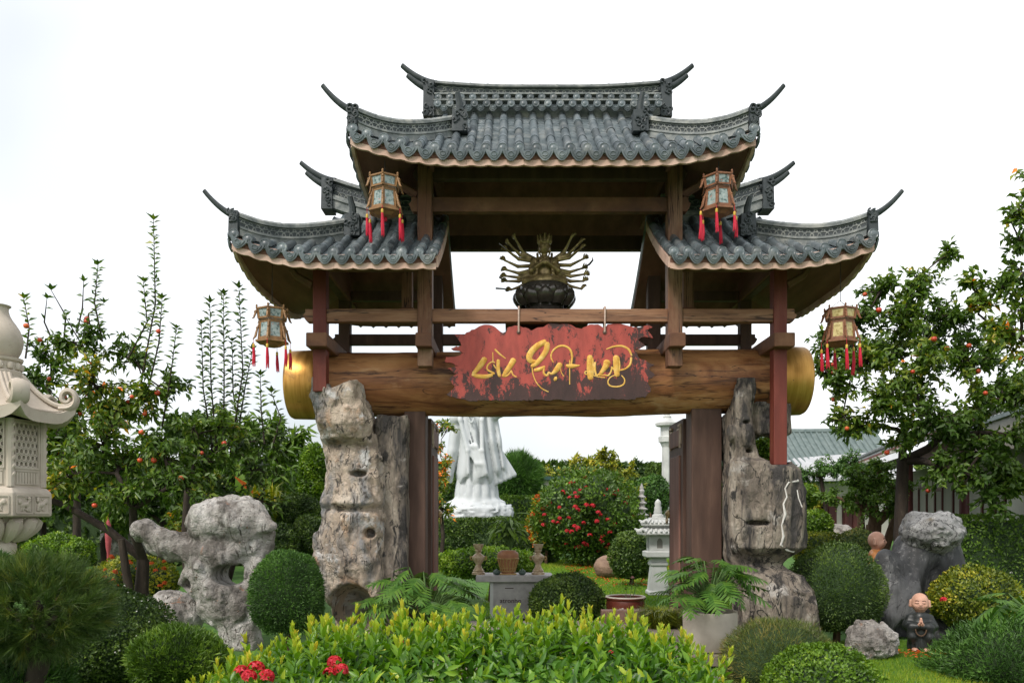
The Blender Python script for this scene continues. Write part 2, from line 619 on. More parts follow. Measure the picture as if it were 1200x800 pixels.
ROCK_TAN = mat('pale_tan_limestone', [(0.3, (0.196, 0.167, 0.138)), (0.42, (0.437, 0.351, 0.270)), (0.55, (0.621, 0.512, 0.402)), (0.72, (0.759, 0.673, 0.575))], 2.6, (1, 1, 0.8), 0.85, 1.0, 16, 0.09, dist=0.8,
               over=[(2.2, 0.48, 0.62, (0.27, 0.27, 0.27), (1, 1, 0.45)), (4, 0.58, 0.7, (0.5, 0.32, 0.2), (1, 1, 0.6)), (13, 0.55, 0.64, (0.1, 0.09, 0.08), (1, 1, 0.4)), (3.1, 0.56, 0.64, (0.64, 0.625, 0.6))], cracks=[(2.4, 0.007, (0.07, 0.06, 0.05), (1, 1, 0.4))])
ROCK_BROWN = mat('streaked_brown_limestone', [(0.3, (0.077, 0.068, 0.059)), (0.44, (0.220, 0.182, 0.145)), (0.58, (0.363, 0.314, 0.253)), (0.75, (0.528, 0.473, 0.407))], 3, (1, 1, 0.4), 0.85, 1.0, 16, 0.09, dist=0.6,
                 over=[(5, 0.48, 0.6, (0.06, 0.055, 0.052), (1, 1, 0.16)), (2.4, 0.6, 0.68, (0.44, 0.41, 0.37)), (10, 0.56, 0.63, (0.04, 0.037, 0.034), (1, 1, 0.4))], cracks=[(3, 0.01, (0.03, 0.028, 0.026), (1, 1, 0.3))])
ROCK_PALE = mat('pale_eroded_limestone', [(0.3, (0.122, 0.110, 0.098)), (0.44, (0.329, 0.305, 0.278)), (0.58, (0.500, 0.476, 0.445)), (0.75, (0.683, 0.665, 0.634))], 2.4, (1, 1, 1), 0.85, 1.0, 16, 0.08, dist=0.6,
                over=[(3.2, 0.52, 0.62, (0.14, 0.125, 0.11), (1, 1, 0.4)), (6, 0.62, 0.7, (0.36, 0.17, 0.09)), (30, 0.58, 0.66, (0.16, 0.145, 0.13))], cracks=[(2.2, 0.006, (0.08, 0.07, 0.06), (1, 1, 0.6))])
ROCK_GREY = mat('smooth_grey_cement_rock', [(0.3, (0.035, 0.036, 0.038)), (0.5, (0.06, 0.062, 0.064)), (0.75, (0.12, 0.12, 0.12))], 2.5, (1, 1, 0.5), 0.62, 0.6, 9, 0.03,
                over=[(4, 0.5, 0.62, (0.03, 0.031, 0.032), (1, 1, 0.2)), (7, 0.55, 0.66, (0.17, 0.17, 0.168), (1, 1, 0.3)), (20, 0.58, 0.66, (0.12, 0.12, 0.118))], cracks=[(3, 0.006, (0.015, 0.015, 0.016), (1, 1, 0.5))])
ROCK_HEAD = mat('rough_grey_boulder', [(0.25, (0.13, 0.13, 0.13)), (0.5, (0.24, 0.24, 0.235)), (0.8, (0.36, 0.355, 0.35))], 4, (1, 1, 1), 0.85, 0.8, 12, 0.03,
                over=[(3, 0.58, 0.7, (0.13, 0.115, 0.09)), (9, 0.56, 0.66, (0.4, 0.395, 0.385))], cracks=[(4, 0.02, (0.04, 0.04, 0.04), (1, 1, 1)), (9, 0.018, (0.06, 0.06, 0.06), (1, 1, 1))])
BRONZE = mat('dark_bronze', [(0.25, (0.04, 0.034, 0.03)), (0.6, (0.085, 0.074, 0.062)), (0.85, (0.18, 0.155, 0.12))], 12, (1, 1, 1), 0.24, 0.2, 50, 0.003, metal=0.3, spec=0.7)
BRONZE_GOLD = mat('aged_brass', [(0.25, (0.08, 0.06, 0.03)), (0.45, (0.26, 0.19, 0.09)), (0.75, (0.6, 0.46, 0.22))], 14, (1, 1, 1), 0.36, 0.25, 50, 0.003, metal=0.4)
BARK = mat('dark_bark', [(0.25, (0.02, 0.014, 0.011)), (0.6, (0.045, 0.033, 0.025)), (0.85, (0.09, 0.07, 0.055))], 14, (1, 1, 0.3), 0.9, 0.7, 30, 0.02)
BARK_BROWN = mat('brown_bark', [(0.25, (0.06, 0.035, 0.02)), (0.6, (0.13, 0.08, 0.048)), (0.85, (0.22, 0.15, 0.095))], 14, (1, 1, 0.3), 0.9, 0.7, 30, 0.02)
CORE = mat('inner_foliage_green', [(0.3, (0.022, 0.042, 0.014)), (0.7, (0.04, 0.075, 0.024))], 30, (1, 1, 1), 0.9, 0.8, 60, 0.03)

# ------------------------------------------------------------------ the ground
GRASS_G = mat('lawn_ground', [(0.25, (0.03, 0.075, 0.012)), (0.5, (0.06, 0.145, 0.02)), (0.8, (0.1, 0.2, 0.035))], 5, (1, 1, 1), 0.9, 0.6, 80, 0.02,
              over=[(0.5, 0.6, 0.72, (0.09, 0.085, 0.035)), (0.35, 0.62, 0.8, (0.16, 0.19, 0.05))])
PAVE = mat('damp_paving', [(0.25, (0.13, 0.11, 0.09)), (0.55, (0.2, 0.17, 0.14)), (0.85, (0.27, 0.24, 0.2))], 6, (1, 1, 1), 0.8, 0.4, 40, 0.01)


def build_ground():
    xs = np.concatenate([np.linspace(-400, -40, 10), np.linspace(-30, 30, 61), np.linspace(40, 400, 10)])
    ys = np.concatenate([np.linspace(-60, 0, 7), np.linspace(1, 60, 60), np.linspace(70, 900, 16)])
    X, Y = np.meshgrid(xs, ys, indexing='ij')
    Z = 0.02 * fbm(X * 0.3, Y * 0.3, X * 0, 3) - 0.02
    Z = np.where((np.abs(X - 0.44) < 3) & (Y > 8) & (Y < 11), -0.02, Z)
    V = np.stack([X.ravel(), Y.ravel(), Z.ravel()], 1)
    n, m = len(xs), len(ys)
    i, j = np.meshgrid(np.arange(n - 1), np.arange(m - 1), indexing='ij')
    a = (i * m + j).ravel()
    o = link('ground', np_mesh('ground', V, np.stack([a, a + m, a + m + 1, a + 1], 1), GRASS_G, smooth=True))
    o['kind'] = 'structure'


build_ground()
_b = MB()
_b.box((0.44, 9.75, 0.06), (4.1, 2.0, 0.16))
_o = _b.build('pavement', PAVE, bevel=0.02)
_o['kind'] = 'structure'
_b = MB()
_b.box((0.05, 7.1, -0.02), (3.9, 3.1, 0.1))
_o = _b.build('path', PAVE, bevel=0.02)  # unseen paving, added so that neutral light bounces up under the roofs
_o['kind'] = 'structure'

# ------------------------------------------------------------------ the gate
GX, GY = 0.44, 9.3
gate = thing('temple_gate', 'wooden temple gate with three dark tiled roofs over a huge gold-ended log', 'gate', (GX, GY, 0))


def beam(nm, c, s, m, bevel=0.008, parent=None):
    return MB().box(c, s).build(nm, m, parent or gate, bevel=bevel)


YB = 1.35                                  # the rear row of posts
for sx in (-1, 1):
    # front and rear main posts, outer posts
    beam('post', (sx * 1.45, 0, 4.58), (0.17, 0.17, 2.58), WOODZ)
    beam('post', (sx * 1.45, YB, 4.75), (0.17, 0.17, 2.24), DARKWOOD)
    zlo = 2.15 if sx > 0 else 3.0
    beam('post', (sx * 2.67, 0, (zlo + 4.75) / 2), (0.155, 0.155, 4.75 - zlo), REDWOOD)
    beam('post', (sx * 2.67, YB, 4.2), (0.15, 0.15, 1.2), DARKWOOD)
    # cross beams from front to rear, lying on the log
    for xx in (1.45, 2.67):
        beam('cross_beam', (sx * xx, 0.65, 3.57), (0.185 if xx < 2 else 0.24, 1.75, 0.16), WOOD, 0.012)
    # little hanging posts with a foot under the wing roofs
    hp = beam('hanging_post', (sx * 1.74, 0.6, 4.52), (0.13, 0.13, 0.8), WOODZ)
    beam('post_foot', (sx * 1.74, 0.6, 4.105), (0.17, 0.17, 0.04), WOOD, 0.006, hp)
    # door posts under the log, standing on the paving
    x0, x1 = (1.76, 2.13) if sx > 0 else (1.5, 1.76)
    beam('door_post', (sx * (x0 + x1) / 2, 0.62, 1.53), (x1 - x0, 0.34, 2.79), DARKWOOD, 0.012)
# rails
def rail(nm, x0, x1, z0, z1, y, th, m):
    e = 0.05
    h = z1 - z0
    out = [(x0 + e, z0), (x1 - e, z0), (x1 - 0.02, z0 + h * 0.25), (x1, z0 + h * 0.55), (x1 - 0.03, z0 + h * 0.7), (x1 - 0.03, z1), (x0 + 0.03, z1), (x0 + 0.03, z0 + h * 0.7), (x0, z0 + h * 0.55), (x0 + 0.02, z0 + h * 0.25)]
    return MB().prism(out, y - th / 2, y + th / 2).build(nm, m, gate, bevel=0.006)


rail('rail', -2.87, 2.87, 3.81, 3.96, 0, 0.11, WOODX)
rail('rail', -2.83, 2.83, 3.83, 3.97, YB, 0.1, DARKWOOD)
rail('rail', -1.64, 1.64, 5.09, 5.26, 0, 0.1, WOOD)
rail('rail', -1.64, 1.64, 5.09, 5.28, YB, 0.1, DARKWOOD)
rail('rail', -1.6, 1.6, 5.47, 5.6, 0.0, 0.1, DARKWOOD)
for sx in (-1, 1):
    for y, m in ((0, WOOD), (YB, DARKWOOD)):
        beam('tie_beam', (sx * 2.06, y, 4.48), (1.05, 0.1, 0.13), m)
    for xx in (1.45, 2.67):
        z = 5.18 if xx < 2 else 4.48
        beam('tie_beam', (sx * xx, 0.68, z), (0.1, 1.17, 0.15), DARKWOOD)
    # curved braces from the posts to the eaves
    for xx, zb in ((1.45, 5.3), (2.67, 4.25)):
        b = MB()
        pts = [Vector((sx * (xx + 0.1), 0, zb)), Vector((sx * (xx + 0.28), -0.02, zb + 0.1)), Vector((sx * (xx + 0.42), -0.03, zb + 0.3))]
        b.tube(pts, [0.055, 0.05, 0.045], 6, sx=0.7)
        b.build('brace', SOFFIT, gate, smooth=True)

# ---- the log
def build_log():
    n, m = 90, 40
    L0, L1 = -3.0, 3.0
    V = np.zeros((n, m, 3))
    x = np.linspace(L0, L1, n)[:, None]
    a = np.linspace(0, 2 * math.pi, m, endpoint=False)[None, :]
    ca, sa = np.cos(a) + 0 * x, np.sin(a) + 0 * x
    xx = x + 0 * a
    r = 0.398 + 0.012 * fbm(xx * 1.1, ca * 1.2, sa * 1.2, 4) + 0.012 * fbm(xx * 0.7, ca * 4, sa * 4, 3, True) + 0.012 * np.sin(xx * 1.4 + 1)
    V[..., 0] = xx
    V[..., 1] = 0.62 + r * ca
    V[..., 2] = 3.205 + r * sa + 0.008 * xx
    idx = np.arange(n * m).reshape(n, m)
    q = np.stack([idx[:-1], np.roll(idx, -1, 1)[:-1], np.roll(idx, -1, 1)[1:], idx[1:]], -1).reshape(-1, 4)
    o = link('log', np_mesh('log', V.reshape(-1, 3), q[:, ::-1], LOGM, smooth=True), gate)
    for sx in (-1, 1):
        b = MB()
        x0, x1 = sx * 2.82, sx * 3.18
        prof = [(x0, 0.424), (x0 + sx * 0.02, 0.43), (x1 - sx * 0.03, 0.42), (x1, 0.405), (x1 + sx * 0.03, 0.3), (x1 + sx * 0.04, 0.02)]
        vs, fs = [], []
        for px_, rr in prof:
            for k in range(48):
                t = 2 * math.pi * k / 48
                vs.append((px_, 0.62 + rr * math.cos(t), 3.205 + 0.008 * px_ + rr * math.sin(t)))
        for i in range(len(prof) - 1):
            for k in range(48):
                fs.append((i * 48 + k, i * 48 + (k + 1) % 48, (i + 1) * 48 + (k + 1) % 48, (i + 1) * 48 + k))
        fs.append(tuple((len(prof) - 1) * 48 + k for k in range(48)))
        b.add(vs, fs)
        c = b.build('log_end_cap', GOLD, o, smooth=True, sharp=50)
        c['label'] = 'gold painted end of the log'


build_log()
# dark platform for the bronze figure
pl = beam('statue_platform', (-0.02, 0.66, 3.93), (1.0, 0.75, 0.13), DARKWOOD, 0.01)
beam('platform_block', (-0.02, 0.66, 3.74), (0.7, 0.5, 0.25), DARKWOOD, 0.01, pl)

# ---- doors
PANEL_RED = mat('worn_red_brown_panel', [(0.25, (0.08, 0.036, 0.028)), (0.5, (0.16, 0.075, 0.055)), (0.8, (0.26, 0.15, 0.115))], 6, (1, 1, 0.12), 0.7, 0.5, 22, 0.01,
                over=[(9, 0.62, 0.7, (0.13, 0.17, 0.16), (1, 1, 0.4))])
FRET = mat('pale_fret_paint', [(0.3, (0.42, 0.32, 0.24)), (0.7, (0.55, 0.45, 0.35))], 20, bump=0.2)
for sx in (-1, 1):
    xh = 1.755 if sx > 0 else -1.49
    x = xh - sx * 0.0
    leaf = MB().box((x, 1.24, 1.48), (0.055, 0.88, 2.62)).build('door_leaf', DARKWOOD, gate, bevel=0.006)
    xi = x - sx * 0.035
    for (cy, cz, sy, sz) in ((1.24, 1.36, 0.6, 1.95), (1.24, 2.56, 0.6, 0.22), (1.24, 0.25, 0.6, 0.14)):
        MB().box((xi, cy, cz), (0.03, sy, sz)).build('door_panel', PANEL_RED, leaf, bevel=0.012)
    for cy, s in ((0.9, 1), (1.58, -1)):
        b = MB()
        for k in range(2):
            d = 0.05 * k
            b.box((xi - sx * 0.004, cy + s * (0.06 + d), 2.72 - d * 1.0), (0.02, 0.16, 0.026))
            b.box((xi - sx * 0.004, cy + s * (-0.005 + d), 2.6 - d * 1.0), (0.02, 0.026, 0.24))
        b.build('corner_fret', FRET, leaf)
    b = MB()
    b.lathe([(0.01, -0.02), (0.05, -0.01), (0.06, 0.01), (0.045, 0.03), (0.02, 0.05), (0.005, 0.055)], 12)
    b.v = [(xi - sx * (0.01 + v[2]), 1.6 + v[0], 1.58 + v[1]) for v in b.v]
    k = b.build('door_knocker', BRONZE_GOLD, leaf, smooth=True)
    b = MB()
    b.tube([(xi - sx * 0.04, 1.6 + 0.055 * math.sin(t), 1.5 + 0.06 * math.cos(t)) for t in np.linspace(0, 2 * math.pi, 17)], 0.009, 6, caps=False)
    b.build('knocker_ring', BRONZE_GOLD, leaf, smooth=True)

# ------------------------------------------------------------------ roofs
Y_E, Y_R = -0.8, 0.65
ROWSP = 0.181


def shared(mb, nm, m, smooth=True, sharp=40):
    return mb.mesh(nm, m, smooth, sharp)


def _barrel():
    b = MB()
    n = 7
    vs, fs = [], []
    for i, (y, r) in enumerate(((0, 1.0), (0.02, 1.06), (0.12, 1.06), (0.14, 0.99), (1.03, 0.9))):
        for k in range(n):
            a = math.pi * k / (n - 1)
            vs.append((0.05 * r * math.cos(a), y, 0.055 * r * math.sin(a)))
    for i in range(4):
        for k in range(n - 1):
            fs.append((i * n + k, i * n + k + 1, (i + 1) * n + k + 1, (i + 1) * n + k))
    fs.append(tuple(range(n)))
    b.add(vs, fs)
    return shared(b, 'cover_tile', TILE)


def _drip():
    b = MB()
    out = []
    W, Hh = 0.089, 0.1
    for k in range(15):                      # pointed, lobed lower edge
        t = -1 + 2 * k / 14
        z = -Hh * (1 - abs(t) ** 2.6) * (0.82 + 0.18 * (1 - abs(t))) - 0.004 * abs(math.sin(t * math.pi * 2))
        out.append((W * t, z))
    for k in range(7):                       # sagging upper edge
        t = 1 - 2 * k / 6
        out.append((W * t * 0.98, 0.02 - 0.03 * (1 - t * t)))
    b.prism(out, -0.018, 0.0)
    inner = [(x * 0.68, z * 0.68 - 0.012) for x, z in out]
    b.prism(inner, -0.027, -0.016)
    b.tube([(0.03 * math.cos(a), -0.028, -0.036 + 0.024 * math.sin(a)) for a in np.linspace(0, 2 * math.pi, 9)], 0.006, 4, caps=False)
    return shared(b, 'drip_tile', TILE, True, 30)


def _disc():
    b = MB()
    prof = [(0.012, 0.0), (0.054, 0.0), (0.056, 0.008), (0.056, 0.024), (0.049, 0.03), (0.043, 0.026), (0.03, 0.026), (0.02, 0.032), (0.004, 0.033)]
    b.lathe(prof, 12)
    b.v = [(x, -z, y) for x, y, z in b.v]
    return shared(b, 'tile_end_disc', TILE, True, 30)


def _capt():
    b = MB()
    n = 7
    vs, fs = [], []
    for i, (y, r) in enumerate(((0, 1.0), (0.1, 1.0), (0.12, 0.93), (1.0, 0.93))):
        for k in range(n):
            a = math.pi * (k / (n - 1) * 1.3 - 0.15)
            vs.append((0.06 * r * math.cos(a), y, 0.05 * r * math.sin(a)))
    for i in range(3):
        for k in range(n - 1):
            fs.append((i * n + k, i * n + k + 1, (i + 1) * n + k + 1, (i + 1) * n + k))
    fs += [tuple(range(n)), tuple(3 * n + k for k in range(n))]
    b.add(vs, fs)
    return shared(b, 'ridge_tile', RIDGE)


ME_BARREL, ME_DRIP, ME_DISC, ME_CAP = _barrel(), _drip(), _disc(), _capt()


def place(nm, me, parent, o, yax, zax, sy=1.0, s=1.0):
    yax = yax.normalized()
    xax = yax.cross(zax).normalized()
    zax = xax.cross(yax)
    ob = link(nm, me, parent)
    M = Matrix((xax, yax, zax)).transposed().to_4x4()
    M.translation = o
    ob.matrix_local = M @ Matrix.Diagonal((s, sy, s, 1))
    return ob


def resample(path, step):
    out, acc = [Vector(path[0])], 0.0
    ds = [0]
    for a, b in zip(path[:-1], path[1:]):
        ds.append(ds[-1] + (Vector(b) - Vector(a)).length)
    n = max(2, int(round(ds[-1] / step)))
    res = []
    for i in range(n + 1):
        s = ds[-1] * i / n
        k = max(j for j in range(len(ds)) if ds[j] <= s + 1e-9)
        k = min(k, len(path) - 2)
        t = (s - ds[k]) / max(ds[k + 1] - ds[k], 1e-9)
        res.append(Vector(path[k]).lerp(Vector(path[k + 1]), t))
    return res


def ridge_band(parent, path, hb, hl, th):
    """stepped base courses, fretwork band and a row of cap tiles along a path"""
    fine = resample(path, 0.06)
    b = MB()
    b.sweep(fine, [(-th * 0.95, -0.05), (th * 0.95, -0.05), (th * 0.95, hb * 0.45), (-th * 0.95, hb * 0.45)])
    b.sweep(fine, [(-th * 1.15, hb * 0.47), (th * 1.15, hb * 0.47), (th * 1.15, hb * 0.72), (-th * 1.15, hb * 0.72)])
    b.sweep(fine, [(-th * 0.9, hb * 0.74), (th * 0.9, hb * 0.74), (th * 0.9, hb), (-th * 0.9, hb)])
    rd = b.build('ridge_course', RIDGE, parent)
    b = MB()
    b.sweep(fine, [(-th * 0.45, hb + 0.002), (th * 0.45, hb + 0.002), (th * 0.45, hb + hl), (-th * 0.45, hb + hl)])
    b.build('ridge_web', RIDGED, parent)
    # fretwork: overlapping wave arcs, both faces
    L = sum((b_ - a_).length for a_, b_ in zip(fine[:-1], fine[1:]))
    seg = L / (len(fine) - 1)

    def at(s):
        s = min(max(s / seg, 0), len(fine) - 1.0001)
        i = int(s)
        p = fine[i].lerp(fine[i + 1], s - i)
        t = fine[min(i + 1, len(fine) - 1)] - fine[max(i - 1, 0)]
        return p, Vector((t.y, -t.x, 0)).normalized()
    b = MB()
    r = 0.062
    nn = max(2, int(L / (r * 1.3)))
    for k in range(nn):
        s0 = (k + 0.5) * L / nn
        for side in (-1, 1):
            for row in (0, 1):
                pts = []
                for a in np.linspace(0, math.pi, 7):
                    s_ = s0 + (row * r * 0.65) + r * math.cos(a)
                    if s_ < 0 or s_ > L:
                        continue
                    p, sd = at(s_)
                    hh = min(hl * (0.08 + 0.45 * row) + r * 0.75 * math.sin(a), hl - 0.01)
                    pts.append(p + sd * side * (th * 0.47) + Vector((0, 0, hb + hh)))
                if len(pts) > 2:
                    b.tube(pts, 0.0075, 4, caps=False)
    b.build('ridge_fretwork', RIDGE, parent)
    caps = resample(path, 0.22)
    b = MB()
    b.sweep(fine, [(-th * 0.95, hb + hl), (th * 0.95, hb + hl), (th * 0.95, hb + hl + 0.022), (-th * 0.95, hb + hl + 0.022)])
    b.build('ridge_course', RIDGE, parent)
    for p, q in zip(caps[:-1], caps[1:]):
        up = Vector((0, 0, hb + hl + 0.022))
        place('ridge_tile', ME_CAP, parent, p + up, q - p, Vector((0, 0, 1)), (q - p).length * 1.01, 0.9)
    return hb + hl


def horn(parent, p0, dirx, L, H, r=0.045, double=False, diry=0.0):
    for k in range(2 if double else 1):
        b = MB()
        pts, rad = [], []
        sc = 1.0 - 0.16 * k
        for i in range(12):
            t = i / 11
            pts.append(Vector((p0[0] + dirx * L * sc * (0.98 * t), p0[1] + diry * L * t, p0[2] - k * 0.085 + H * sc * (0.35 * t + 0.65 * t * t))))
            rad.append(r * (1 - 0.38 * t))
        b.tube(pts, rad, 10, sx=0.8)
        b.build('ridge_horn', RIDGED, parent, smooth=True)


def knob_block(parent, c, s, nm='ridge_end_block', seed=0):
    """a carved scroll block: a box wrapped in curls"""
    rr = random.Random(seed)
    b = MB()
    b.box(c, s, taper=0.92)
    for k in range(9):
        a = rr.uniform(0, 6.28)
        z = c[2] + s[2] * (rr.random() - 0.5) * 0.9
        for face in (-1, 1):
            x = c[0] + s[0] * (rr.random() - 0.5) * 0.8
            pts = [(x + 0.035 * math.cos(t + a) * (1 - t / 9), c[1] + face * (s[1] / 2 + 0.004), z + 0.035 * math.sin(t + a) * (1 - t / 9)) for t in np.linspace(0, 5.5, 10)]
            b.tube(pts, 0.011, 5)
    b.build(nm, RIDGED, parent, smooth=True, sharp=35)


def make_roof(label, xa, xb, hipA, hipB, ze, rise, lift0, c_l, rx0, rx1, ridge_lift, gA, box_d, big):
    roof = link('roof', None, gate)
    roof.empty_display_size = 0.1
    roof['label'] = label
    VH = 0.53

    def lift(x):
        l = 0
        if hipA:
            l = max(l, min(max((c_l - (x - xa)) / c_l, 0), 1.1))
        if hipB:
            l = max(l, min(max((c_l - (xb - x)) / c_l, 0), 1.1))
        return lift0 * l * l

    def S(x, v, dz=0.0, back=False):
        y = Y_E + (Y_R - Y_E) * v
        z = ze + rise * (0.78 * v + 0.22 * v * v) + lift(x) * max(1 - v, 0) ** 1.2 + dz
        return Vector((x, 2 * Y_R - y if back else y, z))

    def vmax(x):
        v = 1.0
        if hipA and x - xa < gA:
            v = min(v, VH * max(x - xa, 0.0))
        if hipB and xb - x < gA:
            v = min(v, VH * max(xb - x, 0.0))
        return v

    def side(xe, sgn, d, y, dz=0.0):
        v = VH * d
        dy = min(y - Y_E, 2 * Y_R - Y_E - y)
        t = min(max((c_l - dy) / c_l, 0), 1)
        z = ze + rise * (0.78 * v + 0.22 * v * v) + lift0 * t * t * max(1 - d / (gA * 1.2), 0) + dz
        return Vector((xe - sgn * d, y, z))

    # decks: boards under the tiles (front, rear, sides), with thickness
    b = MB()

    def sheet(fn, nu, nv):
        top = [[fn(i / nu, j / nv, -0.03) for j in range(nv + 1)] for i in range(nu + 1)]
        bot = [[fn(i / nu, j / nv, -0.085) for j in range(nv + 1)] for i in range(nu + 1)]
        w = nv + 1
        N = (nu + 1) * w
        vs = [p for r_ in top for p in r_] + [p for r_ in bot for p in r_]
        fs = []
        for i in range(nu):
            for j in range(nv):
                q = (i * w + j, (i + 1) * w + j, (i + 1) * w + j + 1, i * w + j + 1)
                fs.append(q)
                fs.append(tuple(N + k for k in reversed(q)))
        for i in range(nu):
            fs.append((i * w, N + i * w, N + (i + 1) * w, (i + 1) * w))
            k = nv
            fs.append((i * w + k, (i + 1) * w + k, N + (i + 1) * w + k, N + i * w + k))
        for j in range(nv):
            fs.append((j, j + 1, N + j + 1, N + j))
            k = nu * w
            fs.append((k + j, N + k + j, N + k + j + 1, k + j + 1))
        b.add(vs, fs)
    ga = xa + gA if hipA else xa
    gb = xb - gA if hipB else xb
    for back in (False, True):
        sheet(lambda u, v, dz, back=back: S(ga + (gb - ga) * u, v, dz, back), 16, 10)
        for hip, xe, sg in ((hipA, xa, -1), (hipB, xb, 1)):
            if hip:
                sheet(lambda u, v, dz, back=back, xe=xe, sg=sg: S(xe - sg * gA * u, v * VH * gA * u, dz, back), 12, 5)
    for hip, xe, sg in ((hipA, xa, -1), (hipB, xb, 1)):
        if hip:
            def fs_(u, v, dz, xe=xe, sg=sg):
                d = gA * u
                y0 = Y_E + (Y_R - Y_E) * VH * d
                return side(xe, sg, d, y0 + (2 * Y_R - 2 * y0) * v, dz - 0.004)
            sheet(fs_, 6, 24)
    b.build('roof_deck', SOFFIT, roof)
    # gable walls
    for hip, xg, sg in ((hipA, ga, -1), (hipB, gb, 1)):
        if hip:
            p = [S(xg, t, -0.05) for t in np.linspace(0.15, 1, 8)]
            q = [S(xg, t, -0.05, True) for t in np.linspace(1, 0.15, 8)]
            out = [(v.y, v.z) for v in p + q[1:]]
            g = MB().prism(out, -0.02, 0.02)
            g.v = [(xg - sg * 0.05 + y, x, z) for x, y, z in g.v]
            g.build('gable_board', SOFFIT, roof)
    # rafters under the eaves
    nr = int((xb - xa) / 0.3)
    for i in range(1, nr):
        x = xa + (xb - xa) * i / nr
        vm = min(vmax(x), 0.55)
        if vm < 0.06:
            continue
        MB().obox(S(x, 0.015, -0.125), S(x, vm, -0.125), 0.055, 0.075).build('rafter', SOFFIT, roof)
    # tiles on the front slope
    rows = int(round((xb - xa) / ROWSP))
    sp = (xb - xa) / rows
    pan = MB()
    rear = MB()
    for i in range(rows + 1):
        x = xa + sp * i
        x = min(max(x, xa + 0.03), xb - 0.03)
        vm = vmax(x)
        tilt = Vector((0, 0, 1))
        if vm > 0.05:
            n = max(1, int(round(vm * 1.85 / 0.36)))
            for k in range(n):
                a, c = S(x, vm * k / n, 0.012), S(x, vm * (k + 1) / n, 0.012)
                t = c - a
                place('cover_tile', ME_BARREL, roof, a, t, Vector((U(-.03, .03), 0, 1)), t.length * 1.0, U(0.95, 1.04))
            pp = [S(x, vm * k / 5, 0.03, True) for k in range(6)]
            rear.tube(pp, 0.048, 7)
        dx = (lift(x + 0.02) - lift(x - 0.02)) / 0.04
        place('tile_end_disc', ME_DISC, roof, S(x, 0, 0.03) + Vector((0, -0.012, 0)), Vector((0, 1, 0)), Vector((-dx, 0, 1)), 1, U(0.97, 1.04))
    for i in range(rows):
        x = xa + sp * (i + 0.5)
        dx = (lift(x + 0.02) - lift(x - 0.02)) / 0.04
        place('drip_tile', ME_DRIP, roof, S(x, 0, 0.0) + Vector((0, -0.03, 0)), Vector((0, 1, U(-.05, .05) + 0.12)), Vector((-dx, 0, 1)), 1, U(0.98, 1.05))
        vm = max(vmax(x - sp * 0.4), vmax(x + sp * 0.4))
        n = int(vm * 1.85 / 0.066)
        for k in range(n + 1):
            a, c = S(x, vm * k / max(n, 1), 0.014), S(x, vm * k / max(n, 1) + 0.05, 0.0)
            vs = []
            for q, lowz in ((a, 0), (c, 0), (a, -0.02)):
                for j in range(5):
                    t = -1 + j / 2
                    xx = x + t * sp * 0.36
                    zz = S(xx, 0).z - S(x, 0).z
                    vs.append((xx, q.y + (0.0 if lowz == 0 else 0.004) - 0.012 * (1 - t * t), q.z + zz - 0.02 * (1 - t * t) + lowz))
            fs = []
            for j in range(4):
                fs.append((j, j + 1, 5 + j + 1, 5 + j))
                fs.append((10 + j, 10 + j + 1, j + 1, j))
            pan.add(vs, fs)
    o = link('pan_tile', pan.mesh('pan_tile', TILE, True, 50), roof)
    o['kind'] = 'stuff'
    # side slopes
    st = MB()
    for hip, xe, sg in ((hipA, xa, -1), (hipB, xb, 1)):
        if not hip:
            continue
        ny = int(round((2 * Y_R - 2 * Y_E) / ROWSP))
        for i in range(ny + 1):
            y = Y_E + (2 * Y_R - 2 * Y_E) * i / ny
            dm = min(gA, min(y - Y_E, 2 * Y_R - Y_E - y) / (VH * (Y_R - Y_E)) + 0.02)
            y = min(max(y, Y_E + 0.03), 2 * Y_R - Y_E - 0.03)
            if dm > 0.1:
                st.tube([side(xe, sg, dm * k / 4, y, 0.03) for k in range(5)], 0.048, 7)
            place('tile_end_disc', ME_DISC, roof, side(xe, sg, 0, y, 0.03) + Vector((sg * 0.012, 0, 0)), Vector((-sg, 0, 0)), Vector((0, 0, 1)), 1, 1)
            if i < ny:
                y2 = Y_E + (2 * Y_R - 2 * Y_E) * (i + 0.5) / ny
                place('drip_tile', ME_DRIP, roof, side(xe, sg, 0, y2, 0.0) + Vector((sg * 0.03, 0, 0)), Vector((-sg, 0, 0.1)), Vector((0, 0, 1)), 1, U(0.98, 1.05))
    if st.v:
        o = link('side_tile', st.mesh('side_tile', TILE, True, 50), roof)
        o['kind'] = 'stuff'
    for i in range(rows):
        x = xa + sp * (i + 0.5)
        M = Matrix.Translation(S(x, 0, 0, True) + Vector((0, 0.03, 0)))
        rear.prism([(-0.083, 0.02), (-0.06, -0.05), (0, -0.1), (0.06, -0.05), (0.083, 0.02)], -0.012, 0.012, M)
    o = link('rear_tile', rear.mesh('rear_tile', TILE, True, 50), roof)
    o['kind'] = 'stuff'
